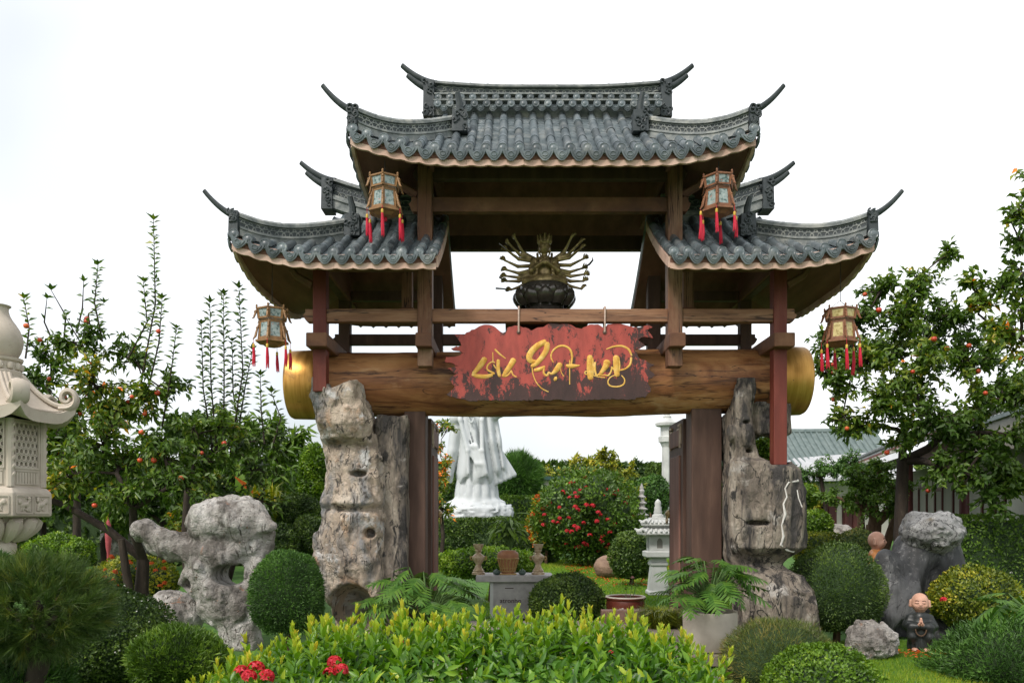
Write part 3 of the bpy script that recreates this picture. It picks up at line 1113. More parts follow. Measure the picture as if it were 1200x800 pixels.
    # fascia boards with a scalloped lower edge
    def fascia(fn, L, nseg):
        nb = max(1, int(round(L / 0.62)))
        for i in range(nb):
            b = MB()
            N = 16
            top, bot = [], []
            for j in range(N + 1):
                s = (i + j / N * 0.996) / nb
                p, outv = fn(s)
                w = s * L / 0.185
                sc = 0.016 * abs(math.sin(math.pi * w))
                top.append(p + Vector((0, 0, 0.012)))
                bot.append(p + Vector((0, 0, -0.135 - sc)))
            vs = []
            for t_, b_ in zip(top, bot):
                _, ov = fn(0.5)
                vs += [t_ - ov * 0.006, b_ + ov * 0.004, b_ - ov * 0.03, t_ - ov * 0.036]
            fs = []
            for j in range(N):
                a, c = j * 4, (j + 1) * 4
                for k in range(4):
                    fs.append((a + k, c + k, c + (k + 1) % 4, a + (k + 1) % 4))
            fs += [(0, 1, 2, 3), (N * 4 + 3, N * 4 + 2, N * 4 + 1, N * 4)]
            b.add(vs, fs)
            b.build('fascia_board', FASCIA, roof)
    fascia(lambda s: (S(xa + (xb - xa) * s, 0) + Vector((0, 0.0, 0)), Vector((0, -1, 0))), xb - xa, 8)
    for hip, xe, sg in ((hipA, xa, -1), (hipB, xb, 1)):
        if hip:
            fascia(lambda s, xe=xe, sg=sg: (side(xe, sg, 0.0, Y_E + 0.04 + (2 * Y_R - 2 * Y_E - 0.08) * s), Vector((sg, 0, 0))), 2.9, 6)
        else:
            xi = xe - sg * 0.0
            b = MB()
            pts = [S(xi, t, -0.06) for t in np.linspace(0.01, 0.99, 10)]
            b.sweep(pts, [(-0.02, -0.07), (0.02, -0.07), (0.02, 0.05), (-0.02, 0.05)])
            b.build('barge_board', FASCIA, roof)
    # main ridge
    zr = S((rx0 + rx1) / 2, 1).z
    path = []
    for i in range(25):
        x = rx0 + (rx1 - rx0) * i / 24
        e = 0
        if hipA:
            e = max(e, (0.9 - (x - rx0)) / 0.9)
        if hipB:
            e = max(e, (0.9 - (rx1 - x)) / 0.9)
        path.append(Vector((x, Y_R, zr - 0.04 + ridge_lift * max(e, 0) ** 1.6)))
    hb, hl = (0.22, 0.13) if big else (0.12, 0.17)
    hh = ridge_band(roof, path, hb, hl, 0.085)
    for hip, xe, sg, pe in ((hipA, rx0, -1, path[0]), (hipB, rx1, 1, path[-1])):
        if hip:
            knob_block(roof, (pe.x + sg * 0.07, Y_R, pe.z + hh * 0.42), (0.14, 0.24, hh + 0.1), seed=int(pe.x * 100))
            horn(roof, pe + Vector((-sg * 0.02, -0.03, hh + 0.0)), sg, 0.44, 0.24, 0.05, True)
    if big:
        # two tiers of little eaves tiles at the foot of the ridge
        for tier, (yy, zz, s_) in enumerate(((Y_R - 0.2, zr + 0.03, 0.84), (Y_R - 0.12, zr + 0.15, 0.8))):
            n = int(round((rx1 - rx0) / 0.15)) + tier
            b = MB()
            b.box(((rx0 + rx1) / 2, yy + 0.045, zz + 0.055), (rx1 - rx0, 0.1, 0.018))
            b.build('ridge_course', RIDGE, roof)
            for i in range(n):
                x = rx0 + 0.05 + (rx1 - rx0 - 0.1) * i / (n - 1)
                place('tile_end_disc', ME_DISC, roof, Vector((x, yy, zz)), Vector((0, 1, 0)), Vector((0, 0, 1)), 1, s_)
                if tier == 0 and i < n - 1:
                    place('drip_tile', ME_DRIP, roof, Vector((x + 0.5 * (rx1 - rx0 - 0.1) / (n - 1), yy + 0.01, zz + 0.0)), Vector((0, 1, 0.1)), Vector((0, 0, 1)), 1, 0.78)
    # hip ridges with a block at the inner end and a horn at the corner (front and rear)
    for hip, xe, sg in ((hipA, xa, -1), (hipB, xb, 1)):
        if not hip:
            continue
        for back in (False, True):
            path = []
            for i in range(16):
                d = box_d * (1 - i / 15) + 0.05 * i / 15
                p = S(xe - sg * d, VH * d * 0.96 + 0.01, 0.025, back)
                e = max(0.55 - d, 0) / 0.55
                path.append(p + Vector((0, 0, 0.05 * e * e)))
            if back:
                path = path
            hh = ridge_band(roof, path, 0.055, 0.095, 0.06)
            p0 = path[-1]
            knob_block(roof, (p0.x + sg * 0.03, p0.y, p0.z + 0.1), (0.1, 0.16, 0.22), seed=int(p0.x * 77 + back))
            horn(roof, p0 + Vector((0, 0, hh + 0.01)), sg, 0.36, 0.27, 0.042, False, (0.1 if back else -0.1))
            q = path[0]
            yb = 0.06 if back else -0.06
            knob_block(roof, (q.x, q.y + yb * 1.6, q.z + 0.06), (0.18, 0.16, 0.25), 'ridge_block', seed=int(q.x * 31 + 5))
            b = MB()
            b.tube([(q.x, q.y + yb * 1.6, q.z + 0.16), (q.x, q.y + yb * 1.8, q.z + 0.27), (q.x + sg * 0.025, q.y + yb * 2.4, q.z + 0.39)], [0.045, 0.04, 0.03], 8)
            b.build('ridge_horn', RIDGED, roof, smooth=True)
    return roof


make_roof('wide upper tiled roof with upswept corners', -2.165, 2.165, True, True, 5.44, 1.12, 0.22, 1.15, -1.4, 1.4, 0.05, 0.755, 1.12, True)
make_roof('lower tiled roof wing beside the stone lantern', -3.43, -1.25, True, False, 4.34, 0.92, 0.2, 1.0, -2.66, -1.42, 0.2, 0.77, 1.14, False)
make_roof('lower tiled roof wing beside the fruit tree with the thick trunk', 1.25, 3.43, False, True, 4.34, 0.92, 0.2, 1.0, 1.42, 2.66, 0.2, 0.77, 1.14, False)

# ------------------------------------------------------------------ painted sign board hung from the rail
def build_sign():
    Ys = GY - 0.03
    sg = thing('sign_board', 'peeling red painted board with yellow brush lettering hung before the log', 'sign', P(648, 470, Ys))
    org = sg.location
    # photo outline (zoomed units of the crop 520..780 x 370..480)
    o = [(40, 175), (95, 160), (60, 100), (110, 105), (150, 75), (195, 55), (245, 48), (280, 62), (320, 92), (350, 60), (395, 52), (440, 62), (475, 80), (520, 62), (560, 45), (615, 42), (650, 42),
         (690, 48), (715, 64), (745, 70), (770, 58), (800, 46), (835, 46), (860, 62), (905, 44), (945, 42), (985, 50), (1020, 60), (1060, 62), (1110, 50), (1130, 62), (1095, 78), (1118, 98), (1132, 120), (1085, 112), (1050, 130),
         (1090, 160), (1030, 180), (1060, 232), (1140, 265), (1110, 285), (1142, 320), (1105, 350), (1120, 410), (1090, 440), (1000, 452), (860, 450), (700, 458), (520, 452), (380, 460), (250, 455), (130, 458), (60, 440), (15, 425), (60, 380), (30, 340), (70, 312), (20, 285), (80, 270), (5, 245), (10, 222), (70, 218), (110, 200)]
    rr = random.Random(3)
    pts = []
    for i in range(len(o)):
        a, b = o[i], o[(i + 1) % len(o)]
        m = max(2, int(math.dist(a, b) / 14))
        for k in range(m):
            t = k / m
            j = 0 if k == 0 else 5
            pts.append((a[0] + (b[0] - a[0]) * t + rr.uniform(-j, j), a[1] + (b[1] - a[1]) * t + rr.uniform(-j, j)))

    def W(x, y, dy=0.0):
        v = P(520 + x / 4.615, 370 + y / 4.615, Ys)
        return Vector((v.x - org.x, dy, v.z - org.z))
    out = [(W(x, y).x, W(x, y).z) for x, y in pts][::-1]
    RED = bpy.data.materials.new('peeling_red_paint')
    RED.use_nodes = True
    nt = RED.node_tree
    bs = nt.nodes['Principled BSDF']
    v1 = _coord(nt, (1, 1, 0.6))
    f1 = _noise(nt, v1, 4.6, 11, 0.8, 0.3)
    # the paint has worn away more along the foot and the right end of the board
    sep = nt.nodes.new('ShaderNodeSeparateXYZ')
    tc = nt.nodes.new('ShaderNodeTexCoord')
    nt.links.new(tc.outputs['Object'], sep.inputs[0])
    wz = nt.nodes.new('ShaderNodeMapRange')
    wz.inputs['From Min'].default_value = 0.0
    wz.inputs['From Max'].default_value = 0.5
    wz.inputs['To Min'].default_value = -0.14
    wz.inputs['To Max'].default_value = 0.045
    nt.links.new(sep.outputs['Z'], wz.inputs['Value'])
    wx = nt.nodes.new('ShaderNodeMapRange')
    wx.inputs['From Min'].default_value = -0.3
    wx.inputs['From Max'].default_value = 1.1
    wx.inputs['To Min'].default_value = 0.02
    wx.inputs['To Max'].default_value = -0.035
    nt.links.new(sep.outputs['X'], wx.inputs['Value'])
    ad = nt.nodes.new('ShaderNodeMath')
    nt.links.new(f1, ad.inputs[0])
    nt.links.new(wz.outputs[0], ad.inputs[1])
    ad2 = nt.nodes.new('ShaderNodeMath')
    nt.links.new(ad.outputs[0], ad2.inputs[0])
    nt.links.new(wx.outputs[0], ad2.inputs[1])
    rp = _ramp(nt, [(0.0, (0.035, 0.017, 0.015)), (0.475, (0.055, 0.022, 0.018)), (0.488, (0.4, 0.062, 0.045)), (1.0, (0.44, 0.085, 0.062))])
    nt.links.new(ad2.outputs[0], rp.inputs[0])
    f3 = _noise(nt, _coord(nt, (1, 1, 0.3)), 9, 6)
    mx = nt.nodes.new('ShaderNodeMix')
    mx.data_type = 'RGBA'
    mx.blend_type = 'MULTIPLY'
    r3 = _ramp(nt, [(0.3, (0.6, 0.6, 0.6)), (0.6, (1, 1, 1))])
    nt.links.new(f3, r3.inputs[0])
    mx.inputs['Factor'].default_value = 1
    nt.links.new(rp.outputs[0], mx.inputs['A'])
    nt.links.new(r3.outputs[0], mx.inputs['B'])
    nt.links.new(mx.outputs['Result'], bs.inputs['Base Color'])
    bs.inputs['Roughness'].default_value = 0.6
    bp = nt.nodes.new('ShaderNodeBump')
    bp.inputs['Strength'].default_value = 0.5
    bp.inputs['Distance'].default_value = 0.012
    nt.links.new(ad2.outputs[0], bp.inputs['Height'])
    nt.links.new(bp.outputs[0], bs.inputs['Normal'])
    bd = MB().prism(out, 0.0, 0.045).build('board', RED, sg)
    # lettering
    YEL = mat('yellow_lettering', [(0.3, (0.58, 0.27, 0.04)), (0.5, (0.72, 0.43, 0.09)), (0.7, (0.8, 0.55, 0.2))], 14, rough=0.7, bump=0.35)
    strokes = [
        ([(222, 232), (205, 258), (180, 290), (160, 312)], [13, 14, 11, 8]),
        ([(155, 318), (185, 326), (225, 328), (262, 320)], [6, 10, 10, 7]),
        ([(265, 198), (266, 222), (266, 245)], [2, 2, 2]),
        ([(276, 252), (258, 250), (238, 268), (236, 290), (262, 306), (272, 312)], [3, 3, 4, 4, 5, 6]),
        ([(295, 240), (294, 270), (296, 300), (302, 326)], [8, 8, 9, 7]),
        ([(270, 264), (284, 284), (296, 272)], [3, 3, 3]),
        ([(278, 182), (300, 204), (334, 230)], [4, 4, 2]),
        ([(378, 238), (360, 270), (338, 300), (322, 326)], [14, 13, 11, 7]),
        ([(322, 326), (345, 322), (366, 296)], [5, 4, 3]), ([(366, 296), (374, 318), (392, 330)], [3, 3, 3]),
        ([(548, 140), (510, 160), (478, 190), (462, 222), (472, 244), (498, 246)], [12, 14, 15, 15, 12, 6]),
        ([(558, 150), (555, 185), (530, 225), (500, 258), (476, 272)], [14, 13, 12, 11, 8]),
        ([(492, 294), (520, 288), (546, 274)], [8, 9, 5]), ([(542, 282), (542, 312), (560, 322), (566, 306)], [4, 5, 5, 4]),
        ([(566, 306), (586, 312), (610, 290), (630, 262)], [4, 6, 13, 13]), ([(603, 340), (605, 341)], [12, 12]),
        ([(630, 268), (634, 300), (648, 326)], [3, 2, 2]),
        ([(478, 272), (482, 312), (500, 358), (530, 392), (565, 410)], [3, 2.5, 2.5, 2.5, 2]),
        ([(592, 250), (580, 222), (590, 190), (620, 166), (656, 164), (684, 184), (694, 220), (690, 258)], [3, 3.5, 4, 5, 5, 5, 5, 4]),
        ([(664, 270), (695, 272), (735, 268)], [7, 11, 2]), ([(681, 240), (681, 300), (681, 370)], [2, 2.5, 1.5]),
        ([(791, 220), (789, 255), (790, 300), (794, 338)], [13, 14, 14, 13]), ([(794, 338), (808, 300), (806, 232)], [10, 4, 3]),
        ([(790, 305), (768, 300), (764, 312), (778, 318)], [3, 3, 3, 3]),
        ([(818, 252), (818, 290), (826, 322), (842, 312)], [5, 5, 5, 3]),
        ([(884, 248), (876, 272), (858, 298), (842, 322)], [17, 14, 10, 6]), ([(842, 322), (870, 320), (890, 322), (905, 300), (908, 276)], [3, 3, 4, 4, 3]),
        ([(932, 222), (932, 250), (934, 285), (938, 322)], [14, 14, 14, 12]), ([(946, 226), (952, 262), (950, 298)], [3, 3, 3]),
        ([(800, 318), (835, 330), (872, 334)], [3, 2, 2]),
        ([(880, 180), (920, 166), (965, 164), (1000, 182), (1016, 214)], [2, 4, 5, 5, 4]),
        ([(1014, 226), (1008, 262), (982, 286), (946, 296)], [5, 5, 4, 3]),
        ([(908, 276), (920, 290), (936, 296)], [4, 4, 4]),
        ([(932, 318), (902, 332), (888, 356), (900, 378), (940, 383), (972, 370), (978, 344), (962, 322)], [2, 3, 3, 3.5, 3.5, 3.5, 3, 2]),
    ]
    k = 9.27 / F_PX / 4.615
    for pts_, rad in strokes:
        # smooth the polyline
        if len(pts_) > 2:
            P_, R_ = [], []
            n = len(pts_)
            for i in range(n - 1):
                p0, p1, p2, p3 = pts_[max(i - 1, 0)], pts_[i], pts_[i + 1], pts_[min(i + 2, n - 1)]
                for q in range(5):
                    t = q / 5
                    f = lambda a, b, c, d: 0.5 * ((2 * b) + (-a + c) * t + (2 * a - 5 * b + 4 * c - d) * t * t + (-a + 3 * b - 3 * c + d) * t ** 3)
                    P_.append((f(p0[0], p1[0], p2[0], p3[0]), f(p0[1], p1[1], p2[1], p3[1])))
                    R_.append(rad[i] + (rad[i + 1] - rad[i]) * t)
            P_.append(pts_[-1])
            R_.append(rad[-1])
        else:
            P_, R_ = pts_, rad
        b = MB()
        # round the ends
        d0 = Vector((P_[0][0] - P_[1][0], P_[0][1] - P_[1][1])).normalized() * R_[0] * 0.6
        d1 = Vector((P_[-1][0] - P_[-2][0], P_[-1][1] - P_[-2][1])).normalized() * R_[-1] * 0.6
        P_ = [(P_[0][0] + d0.x, P_[0][1] + d0.y)] + list(P_) + [(P_[-1][0] + d1.x, P_[-1][1] + d1.y)]
        R_ = [R_[0] * 0.5] + list(R_) + [R_[-1] * 0.5]
        b.tube([W(x, y, -0.002) for x, y in P_], [max(r * 1.15, 2.6) * k for r in R_], 8)
        zs = [v for v in b.v]
        b.v = [(x, -0.002 + (y + 0.002) * 0.38, z) for x, y, z in zs]
        b.build('letter_stroke', YEL, bd, smooth=True)
    ROPE = mat('pale_rope', [(0.3, (0.5, 0.36, 0.3)), (0.7, (0.66, 0.5, 0.42))], 60, rough=0.9, bump=0.5)
    for x in (405, 870):
        b = MB()
        p = W(x, 88)
        zt = 3.985 - org.z
        b.tube([(p.x, -0.01, p.z), (p.x, -0.03, p.z + 0.1), (p.x + 0.002, -0.038, zt - 0.02), (p.x + 0.002, -0.02, zt), (p.x + 0.002, 0.06, zt + 0.005), (p.x, 0.102, zt - 0.03), (p.x, 0.1, 3.83 - org.z), (p.x, 0.06, p.z)], 0.011, 7)
        b.build('rope', ROPE, sg, smooth=True)
        b = MB()
        b.lathe([(0.012, -0.012), (0.024, -0.01), (0.024, 0.01), (0.012, 0.012)], 10)
        b.v = [(p.x + a, -0.004 + c * 0.6, p.z + d) for a, d, c in b.v]
        b.build('rope_hole', DARKWOOD, sg)


build_sign()

# ------------------------------------------------------------------ hanging lanterns
LWOOD = mat('lantern_pale_wood', [(0.3, (0.17, 0.085, 0.035)), (0.6, (0.28, 0.15, 0.06)), (0.85, (0.4, 0.24, 0.11))], 20, rough=0.5, bump=0.2)
LWOOD2 = mat('lantern_red_wood', [(0.3, (0.15, 0.06, 0.032)), (0.6, (0.24, 0.105, 0.052)), (0.85, (0.34, 0.17, 0.09))], 20, rough=0.5, bump=0.2)
PANE = mat('painted_lantern_glass', [(0.4, (0.05, 0.1, 0.09)), (0.48, (0.24, 0.3, 0.29)), (0.8, (0.42, 0.47, 0.45))], 26, rough=0.2, bump=0.0, spec=0.5,
           over=[(30, 0.62, 0.66, (0.4, 0.16, 0.12))])
PANE_Y = mat('yellow_lantern_glass', [(0.4, (0.3, 0.22, 0.07)), (0.5, (0.5, 0.4, 0.16)), (0.8, (0.62, 0.54, 0.3))], 26, rough=0.25, bump=0.0, spec=0.5)
TASSEL = mat('red_silk_tassel', [(0.3, (0.42, 0.004, 0.022)), (0.7, (0.62, 0.01, 0.045))], 50, (1, 1, 0.1), 0.55, 0.6, 120, 0.01)
TASSELG = mat('gold_tassel_cap', [(0.3, (0.6, 0.36, 0.05)), (0.7, (0.75, 0.5, 0.1))], 30, rough=0.4, bump=0.1)
WIRE = mat('dark_wire', [(0.02, 0.02, 0.02)], rough=0.6, bump=0)


def lantern(pos, ztop_hang, rot, wood, pane, label, tassels):
    """pos = centre of the underside of the body"""
    t = thing('hanging_lantern', label, 'lantern', pos, 'hexagonal lanterns hung from the gate eaves')
    t.scale = (0.9, 0.9, 0.95)
    ztop_hang = pos[2] + (ztop_hang - pos[2]) / 0.95
    N = 6

    def hexp(r, z, k, off=0.0):
        a = rot + math.pi / 3 * (k + off)
        return Vector((r * math.cos(a), r * math.sin(a), z))

    def ring(nm, r0, r1, z0, z1, th, m):
        for (ra, z) in ((r0, z0), (r1, z1)):
            b = MB()
            for k in range(N):
                b.obox(hexp(ra, z, k), hexp(ra, z, k + 1), th, th)
            b.build(nm, m, t)
    # lower tier, tapering upward; upper tier, flaring
    tiers = [(0.168, 0.148, 0.03, 0.255), (0.17, 0.186, 0.275, 0.39)]
    for (ra, rb, z0, z1) in tiers:
        ring('frame', ra, rb, z0, z1, 0.017, wood)
        for k in range(N):
            b = MB().obox(hexp(ra, z0, k), hexp(rb, z1, k), 0.018, 0.018)
            b.build('frame_post', wood, t)
            vs = [hexp(ra * 0.97, z0, k), hexp(ra * 0.97, z0, k + 1), hexp(rb * 0.97, z1, k + 1), hexp(rb * 0.97, z1, k)]
            c = sum(vs, Vector()) / 4
            nrm = (vs[1] - vs[0]).cross(vs[3] - vs[0]).normalized()
            # inner wooden border and the pane
            b = MB()
            inn = [c + (v - c) * 0.74 for v in vs]
            for i in range(4):
                j = (i + 1) % 4
                q = [vs[i], vs[j], inn[j], inn[i]]
                b.add(q + [v + nrm * 0.006 for v in q], [(0, 1, 2, 3), (4, 5, 6, 7), (0, 1, 5, 4), (2, 3, 7, 6), (1, 2, 6, 5), (3, 0, 4, 7)])
            b.build('panel_border', wood, t)
            ins = [c + (v - c) * 0.76 for v in vs]
            MB().add([v - nrm * 0.002 for v in ins] + [v + nrm * 0.001 for v in ins], [(0, 1, 2, 3), (7, 6, 5, 4), (0, 4, 5, 1), (1, 5, 6, 2), (2, 6, 7, 3), (3, 7, 4, 0)]).build('pane', pane, t)
    # base tray
    b = MB()
    b.lathe([(0.06, -0.045), (0.1, -0.04), (0.15, -0.01), (0.205, 0.0), (0.205, 0.022), (0.17, 0.028)], N, rot=rot)
    b.build('base', wood, t)
    # carved corner brackets at both tiers, turned finials on top
    for k in range(N):
        b = MB()
        b.tube([hexp(0.19, 0.37, k), hexp(0.205, 0.33, k), hexp(0.225, 0.275, k), hexp(0.245, 0.262, k)], [0.012, 0.016, 0.012, 0.005], 6)
        b.tube([hexp(0.16, 0.22, k), hexp(0.185, 0.14, k), hexp(0.205, 0.06, k), hexp(0.235, 0.02, k)], [0.006, 0.014, 0.017, 0.006], 6)
        for z in (0.1, 0.16, 0.3, 0.345):
            r = 0.2 if z < 0.2 else 0.213
            b.lathe([(0.003, -0.014), (0.014, 0), (0.003, 0.014)], 6, hexp(r - (0.012 if z > 0.12 and z < 0.2 else 0), z, k))
        b.build('carved_bracket', wood, t, smooth=True)
        b = MB()
        b.lathe([(0.012, 0.385), (0.014, 0.395), (0.008, 0.402), (0.014, 0.415), (0.01, 0.428), (0.002, 0.436)], 8, hexp(0.19, 0, k))
        b.build('finial', wood, t, smooth=True)
    # hook and wire
    b = MB()
    for k in range(3):
        b.tube([hexp(0.18, 0.395, 2 * k), (0, 0, 0.5)], 0.003, 5)
    b.tube([(0, 0, 0.49), (0, 0, ztop_hang - pos[2])], 0.004, 5)
    b.build('hanging_wire', WIRE, t)
    for (k, L, dz) in tassels:
        a = hexp(0.225 if k < 6 else 0.0, 0.02 if k < 6 else -0.04, k % 6)
        ph = U(0, 6)
        tp = link('tassel', None, t)
        MB().tube([a, a + Vector((0, 0, -0.05 - dz))], 0.003, 5).build('cord', TASSEL, tp)
        MB().lathe([(0.006, 0.012), (0.015, 0.005), (0.016, -0.03), (0.012, -0.035)], 10, a + Vector((0, 0, -0.06 - dz))).build('tassel_cap', TASSELG, tp, smooth=True)
        b = MB()
        p0 = a + Vector((0, 0, -0.09 - dz))
        for j in range(9):
            an = 6.28 * j / 9
            d = Vector((math.cos(an), math.sin(an), 0))
            b.tube([p0 + d * 0.008, p0 + d * 0.014 + Vector((0.004, 0, -L * 0.5)), p0 + d * 0.017 + Vector((0.01 * math.sin(ph), 0.01 * math.cos(ph), -L * U(0.95, 1.05)))], [0.006, 0.007, 0.003], 5)
        b.build('tassel_skirt', TASSEL, tp, smooth=True)


R0 = math.pi / 6
lantern(P(451, 250, 8.62), 5.4, R0 + 0.02, LWOOD, PANE, 'pale wooden lantern with painted panes hung under the upper roof eave', [(0, .22, 0), (2, .22, .0), (3, .2, 0.02), (4, .26, 0.0), (5, .24, 0.02), (6, .1, -0.14)])
lantern(P(842, 249, 8.62), 5.4, R0 - 0.35, LWOOD2, PANE, 'reddish wooden lantern with painted panes hung under the upper roof eave', [(0, .2, 0), (1, .22, 0.0), (3, .27, -0.03), (4, .22, 0), (5, .18, 0.02), (2, .2, 0)])
lantern(P(319, 402, 8.9), 4.45, R0 + 0.03, LWOOD, PANE, 'pale wooden lantern with painted panes hung under a lower wing roof tip', [(0, .2, 0.02), (4, .24, 0.02), (3, .22, 0.0), (1, .2, 0.03), (5, .2, 0.02)])
lantern(P(985, 402, 8.9), 4.45, R0 - 0.08, LWOOD2, PANE_Y, 'wooden lantern with yellow panes hung under a lower wing roof tip', [(0, .28, 0), (1, .2, 0.0), (2, .22, 0.02), (3, .24, 0.0), (4, .24, 0.03), (5, .22, 0)])

# ------------------------------------------------------------------ bronze many-armed figure on a lotus
def build_bronze():
    c = P(638, 362, GY + 0.66)
    z0 = 3.999
    st = thing('bronze_statue', 'dark bronze many-armed seated figure on a lotus throne above the sign', 'statue', (c.x, c.y, z0))
    zz = lambda py: P(638, py, GY + 0.66).z - z0        # photo height -> local
    k = (GY + 0.66) / F_PX
    b = MB()
    b.lathe([(0.26, 0), (0.34, 0.0), (0.35, 0.06), (0.28, 0.1), (0.24, 0.14), (0.24, 0.18)], 32)
    b.build('pedestal', BRONZE, st, smooth=True)
    zb = 0.15
    b = MB()
    b.lathe([(0.22, 0), (0.3, 0.08), (0.33, 0.18), (0.31, 0.25), (0.29, 0.27), (0.02, 0.27)], 32, (0, 0, zb))
    lot = b.build('lotus_throne', BRONZE, st, smooth=True)
    for row, (r, z, n, s) in enumerate(((0.305, 0.0, 11, 1.1), (0.28, 0.055, 11, 1.0))):
        pm = None
        for i in range(n):
            a = 2 * math.pi * (i + 0.5 * row) / n
            bb = MB()
            vs, fs = [], []
            for u in range(6):
                for v in range(5):
                    uu, vv = u / 5, v / 2 - 1
                    w = 0.085 * math.sin(math.pi * min(0.22 + uu * 0.78, 1.0)) ** 0.7
                    x = w * vv
                    y = -(0.015 + 0.075 * math.sin(uu * 2.4)) + 0.05 * vv * vv
                    vs.append((x, y, 0.165 * uu))
            for u in range(5):
                for v in range(4):
                    q = u * 5 + v
                    fs.append((q, q + 1, q + 6, q + 5))
            bb.add(vs, fs)
            if pm is None:
                pm = bb.mesh('lotus_petal', BRONZE, True, 80)
            o = link('lotus_petal', pm, lot)
            o.rotation_euler = (0, 0, a)
            o.location = (math.sin(a) * r, -math.cos(a) * r, zb + z)
            o.scale = (s, s, s * 1.12)
    # body
    h = 0.0078
    V = Vol((-0.62, -0.3, 0.34), (0.62, 0.22, 1.2), h)
    zt = 0.415
    # crossed legs, robe
    V.ell((0, -0.02, zt + 0.05), (0.26, 0.19, 0.075), 0.04)
    V.cap((-0.22, -0.05, zt + 0.05), (0.06, -0.17, zt + 0.045), 0.068, 0.05, 0.03)
    V.cap((0.22, -0.05, zt + 0.05), (-0.06, -0.19, zt + 0.03), 0.068, 0.05, 0.03)
    V.ell((0, 0.0, zt + 0.18), (0.095, 0.08, 0.18), 0.04)
    V.ell((0, -0.005, zt + 0.31), (0.135, 0.075, 0.075), 0.04)
    V.cap((0, 0, zt + 0.4), (0, -0.005, zt + 0.45), 0.038, 0.036, 0.02)
    hz = zt + 0.49
    V.ell((0, -0.012, hz), (0.07, 0.075, 0.085), 0.015)
    V.ell((0, -0.05, hz - 0.035), (0.04, 0.03, 0.04), 0.02)
    V.cap((0, -0.08, hz + 0.015), (0, -0.09, hz - 0.012), 0.008, 0.012, 0.012)
    for s in (-1, 1):
        V.cap((s * 0.018, -0.078, hz + 0.018), (s * 0.042, -0.066, hz + 0.018), 0.009, 0.006, 0.01)
        V.cap((s * 0.064, 0, hz + 0.02), (s * 0.066, 0, hz - 0.055), 0.014, 0.016, 0.01)
        V.cap((s * 0.012, -0.082, hz - 0.035), (0, -0.085, hz - 0.033), 0.007, 0.008, 0.006)
        # upper arms and joined forearms in prayer
        V.cap((s * 0.13, 0, zt + 0.33), (s * 0.17, -0.06, zt + 0.19), 0.042, 0.034, 0.02)
        V.cap((s * 0.17, -0.06, zt + 0.19), (s * 0.02, -0.16, zt + 0.27), 0.03, 0.02, 0.015)
        # hands in the lap
        V.cap((s * 0.12, -0.08, zt + 0.1), (s * 0.02, -0.17, zt + 0.085), 0.022, 0.02, 0.015)
        # robe edges falling from the shoulders
        V.chain([(s * 0.09, -0.05, zt + 0.4), (s * 0.085, -0.085, zt + 0.28), (s * 0.1, -0.1, zt + 0.15), (s * 0.14, -0.12, zt + 0.08)], [0.016] * 4, 0.015)
    for f in range(4):
        V.cap((-0.012 + 0.008 * f, -0.16, zt + 0.25), (-0.009 + 0.006 * f, -0.155, zt + 0.335), 0.011, 0.006, 0.006)
    V.chain([(-0.06, -0.07, zt + 0.4), (-0.04, -0.095, zt + 0.33), (0, -0.105, zt + 0.3), (0.04, -0.095, zt + 0.33), (0.06, -0.07, zt + 0.4)], [0.011] * 5, 0.008)
    for q in range(3):
        V.chain([(-0.1 - 0.03 * q, -0.1, zt + 0.09), (0, -0.19, zt + 0.06 - 0.01 * q), (0.1 + 0.03 * q, -0.1, zt + 0.09)], [0.012] * 3, 0.012)
    # crown
    V.cap((0, -0.005, hz + 0.065), (0, -0.005, hz + 0.075), 0.07, 0.075, 0.01)
    V.cap((0, 0, hz + 0.1), (0, 0, hz + 0.15), 0.05, 0.04, 0.02)
    for i in range(9):
        a = 2 * math.pi * i / 9 - math.pi / 2
        V.cap((0.072 * math.cos(a), 0.072 * math.sin(a), hz + 0.07), (0.088 * math.cos(a), 0.088 * math.sin(a), hz + 0.15), 0.024, 0.01, 0.008)
    # the fan of arms: hand positions read off the photograph (px, py)
    hands = [(597, 288), (593, 325), (679, 286), (684, 323), (604, 282), (594, 295), (592, 307), (594, 318), (594, 331), (599, 341), (669, 280), (680, 293), (683, 305), (682, 316), (683, 331), (681, 340)]
    tips = [(591, 282), (586, 324), (683, 281), (689, 322), (601, 277), (586, 289), (587, 303), (587, 316), (585, 329), (582, 340), (672, 276), (684, 288), (687, 303), (690, 313), (686, 329), (684, 336)]
    for (hx, hy), (tx, ty) in zip(hands, tips):
        X, Z = (hx - 638) * k, zz(hy)
        s = -1 if X < 0 else 1
        sh = Vector((s * 0.13, 0.03, zt + 0.14 + 0.22 * min(max((Z - 0.42) / 0.5, 0), 1)))
        if abs(X) < 0.4:
            sh = Vector((s * 0.13, 0.03, zt + 0.36))
        hd = Vector((X, -0.06, Z))
        el = sh.lerp(hd, 0.5) + Vector((s * 0.02, 0.04, -0.03))
        V.cap(sh, el, 0.027, 0.021, 0.012)
        V.cap(el, hd, 0.021, 0.0125, 0.01)
        d = Vector(((tx - hx) * k, -0.01, -(ty - hy) * k)).normalized()
        q = d.orthogonal().normalized()
        V.cap(hd, hd + d * 0.03, 0.014, 0.018, 0.008)
        r = d.cross(q)
        for f in range(4):
            o = r * ((f - 1.5) * 0.014)
            b0 = hd + d * 0.035 + o
            ln = (0.034, 0.042, 0.038, 0.028)[f]
            V.chain([b0, b0 + d * ln * 0.6 + o * 0.3, b0 + d * ln + q * 0.014 + o * 0.5], [0.0085, 0.008, 0.006], 0.004)
        V.chain([hd + d * 0.01 + r * 0.016, hd + d * 0.03 + r * 0.04 + q * 0.01, hd + d * 0.05 + r * 0.045 + q * 0.016], [0.01, 0.008, 0.006], 0.006)
    me = V.mesh('figure', BRONZE_GOLD)
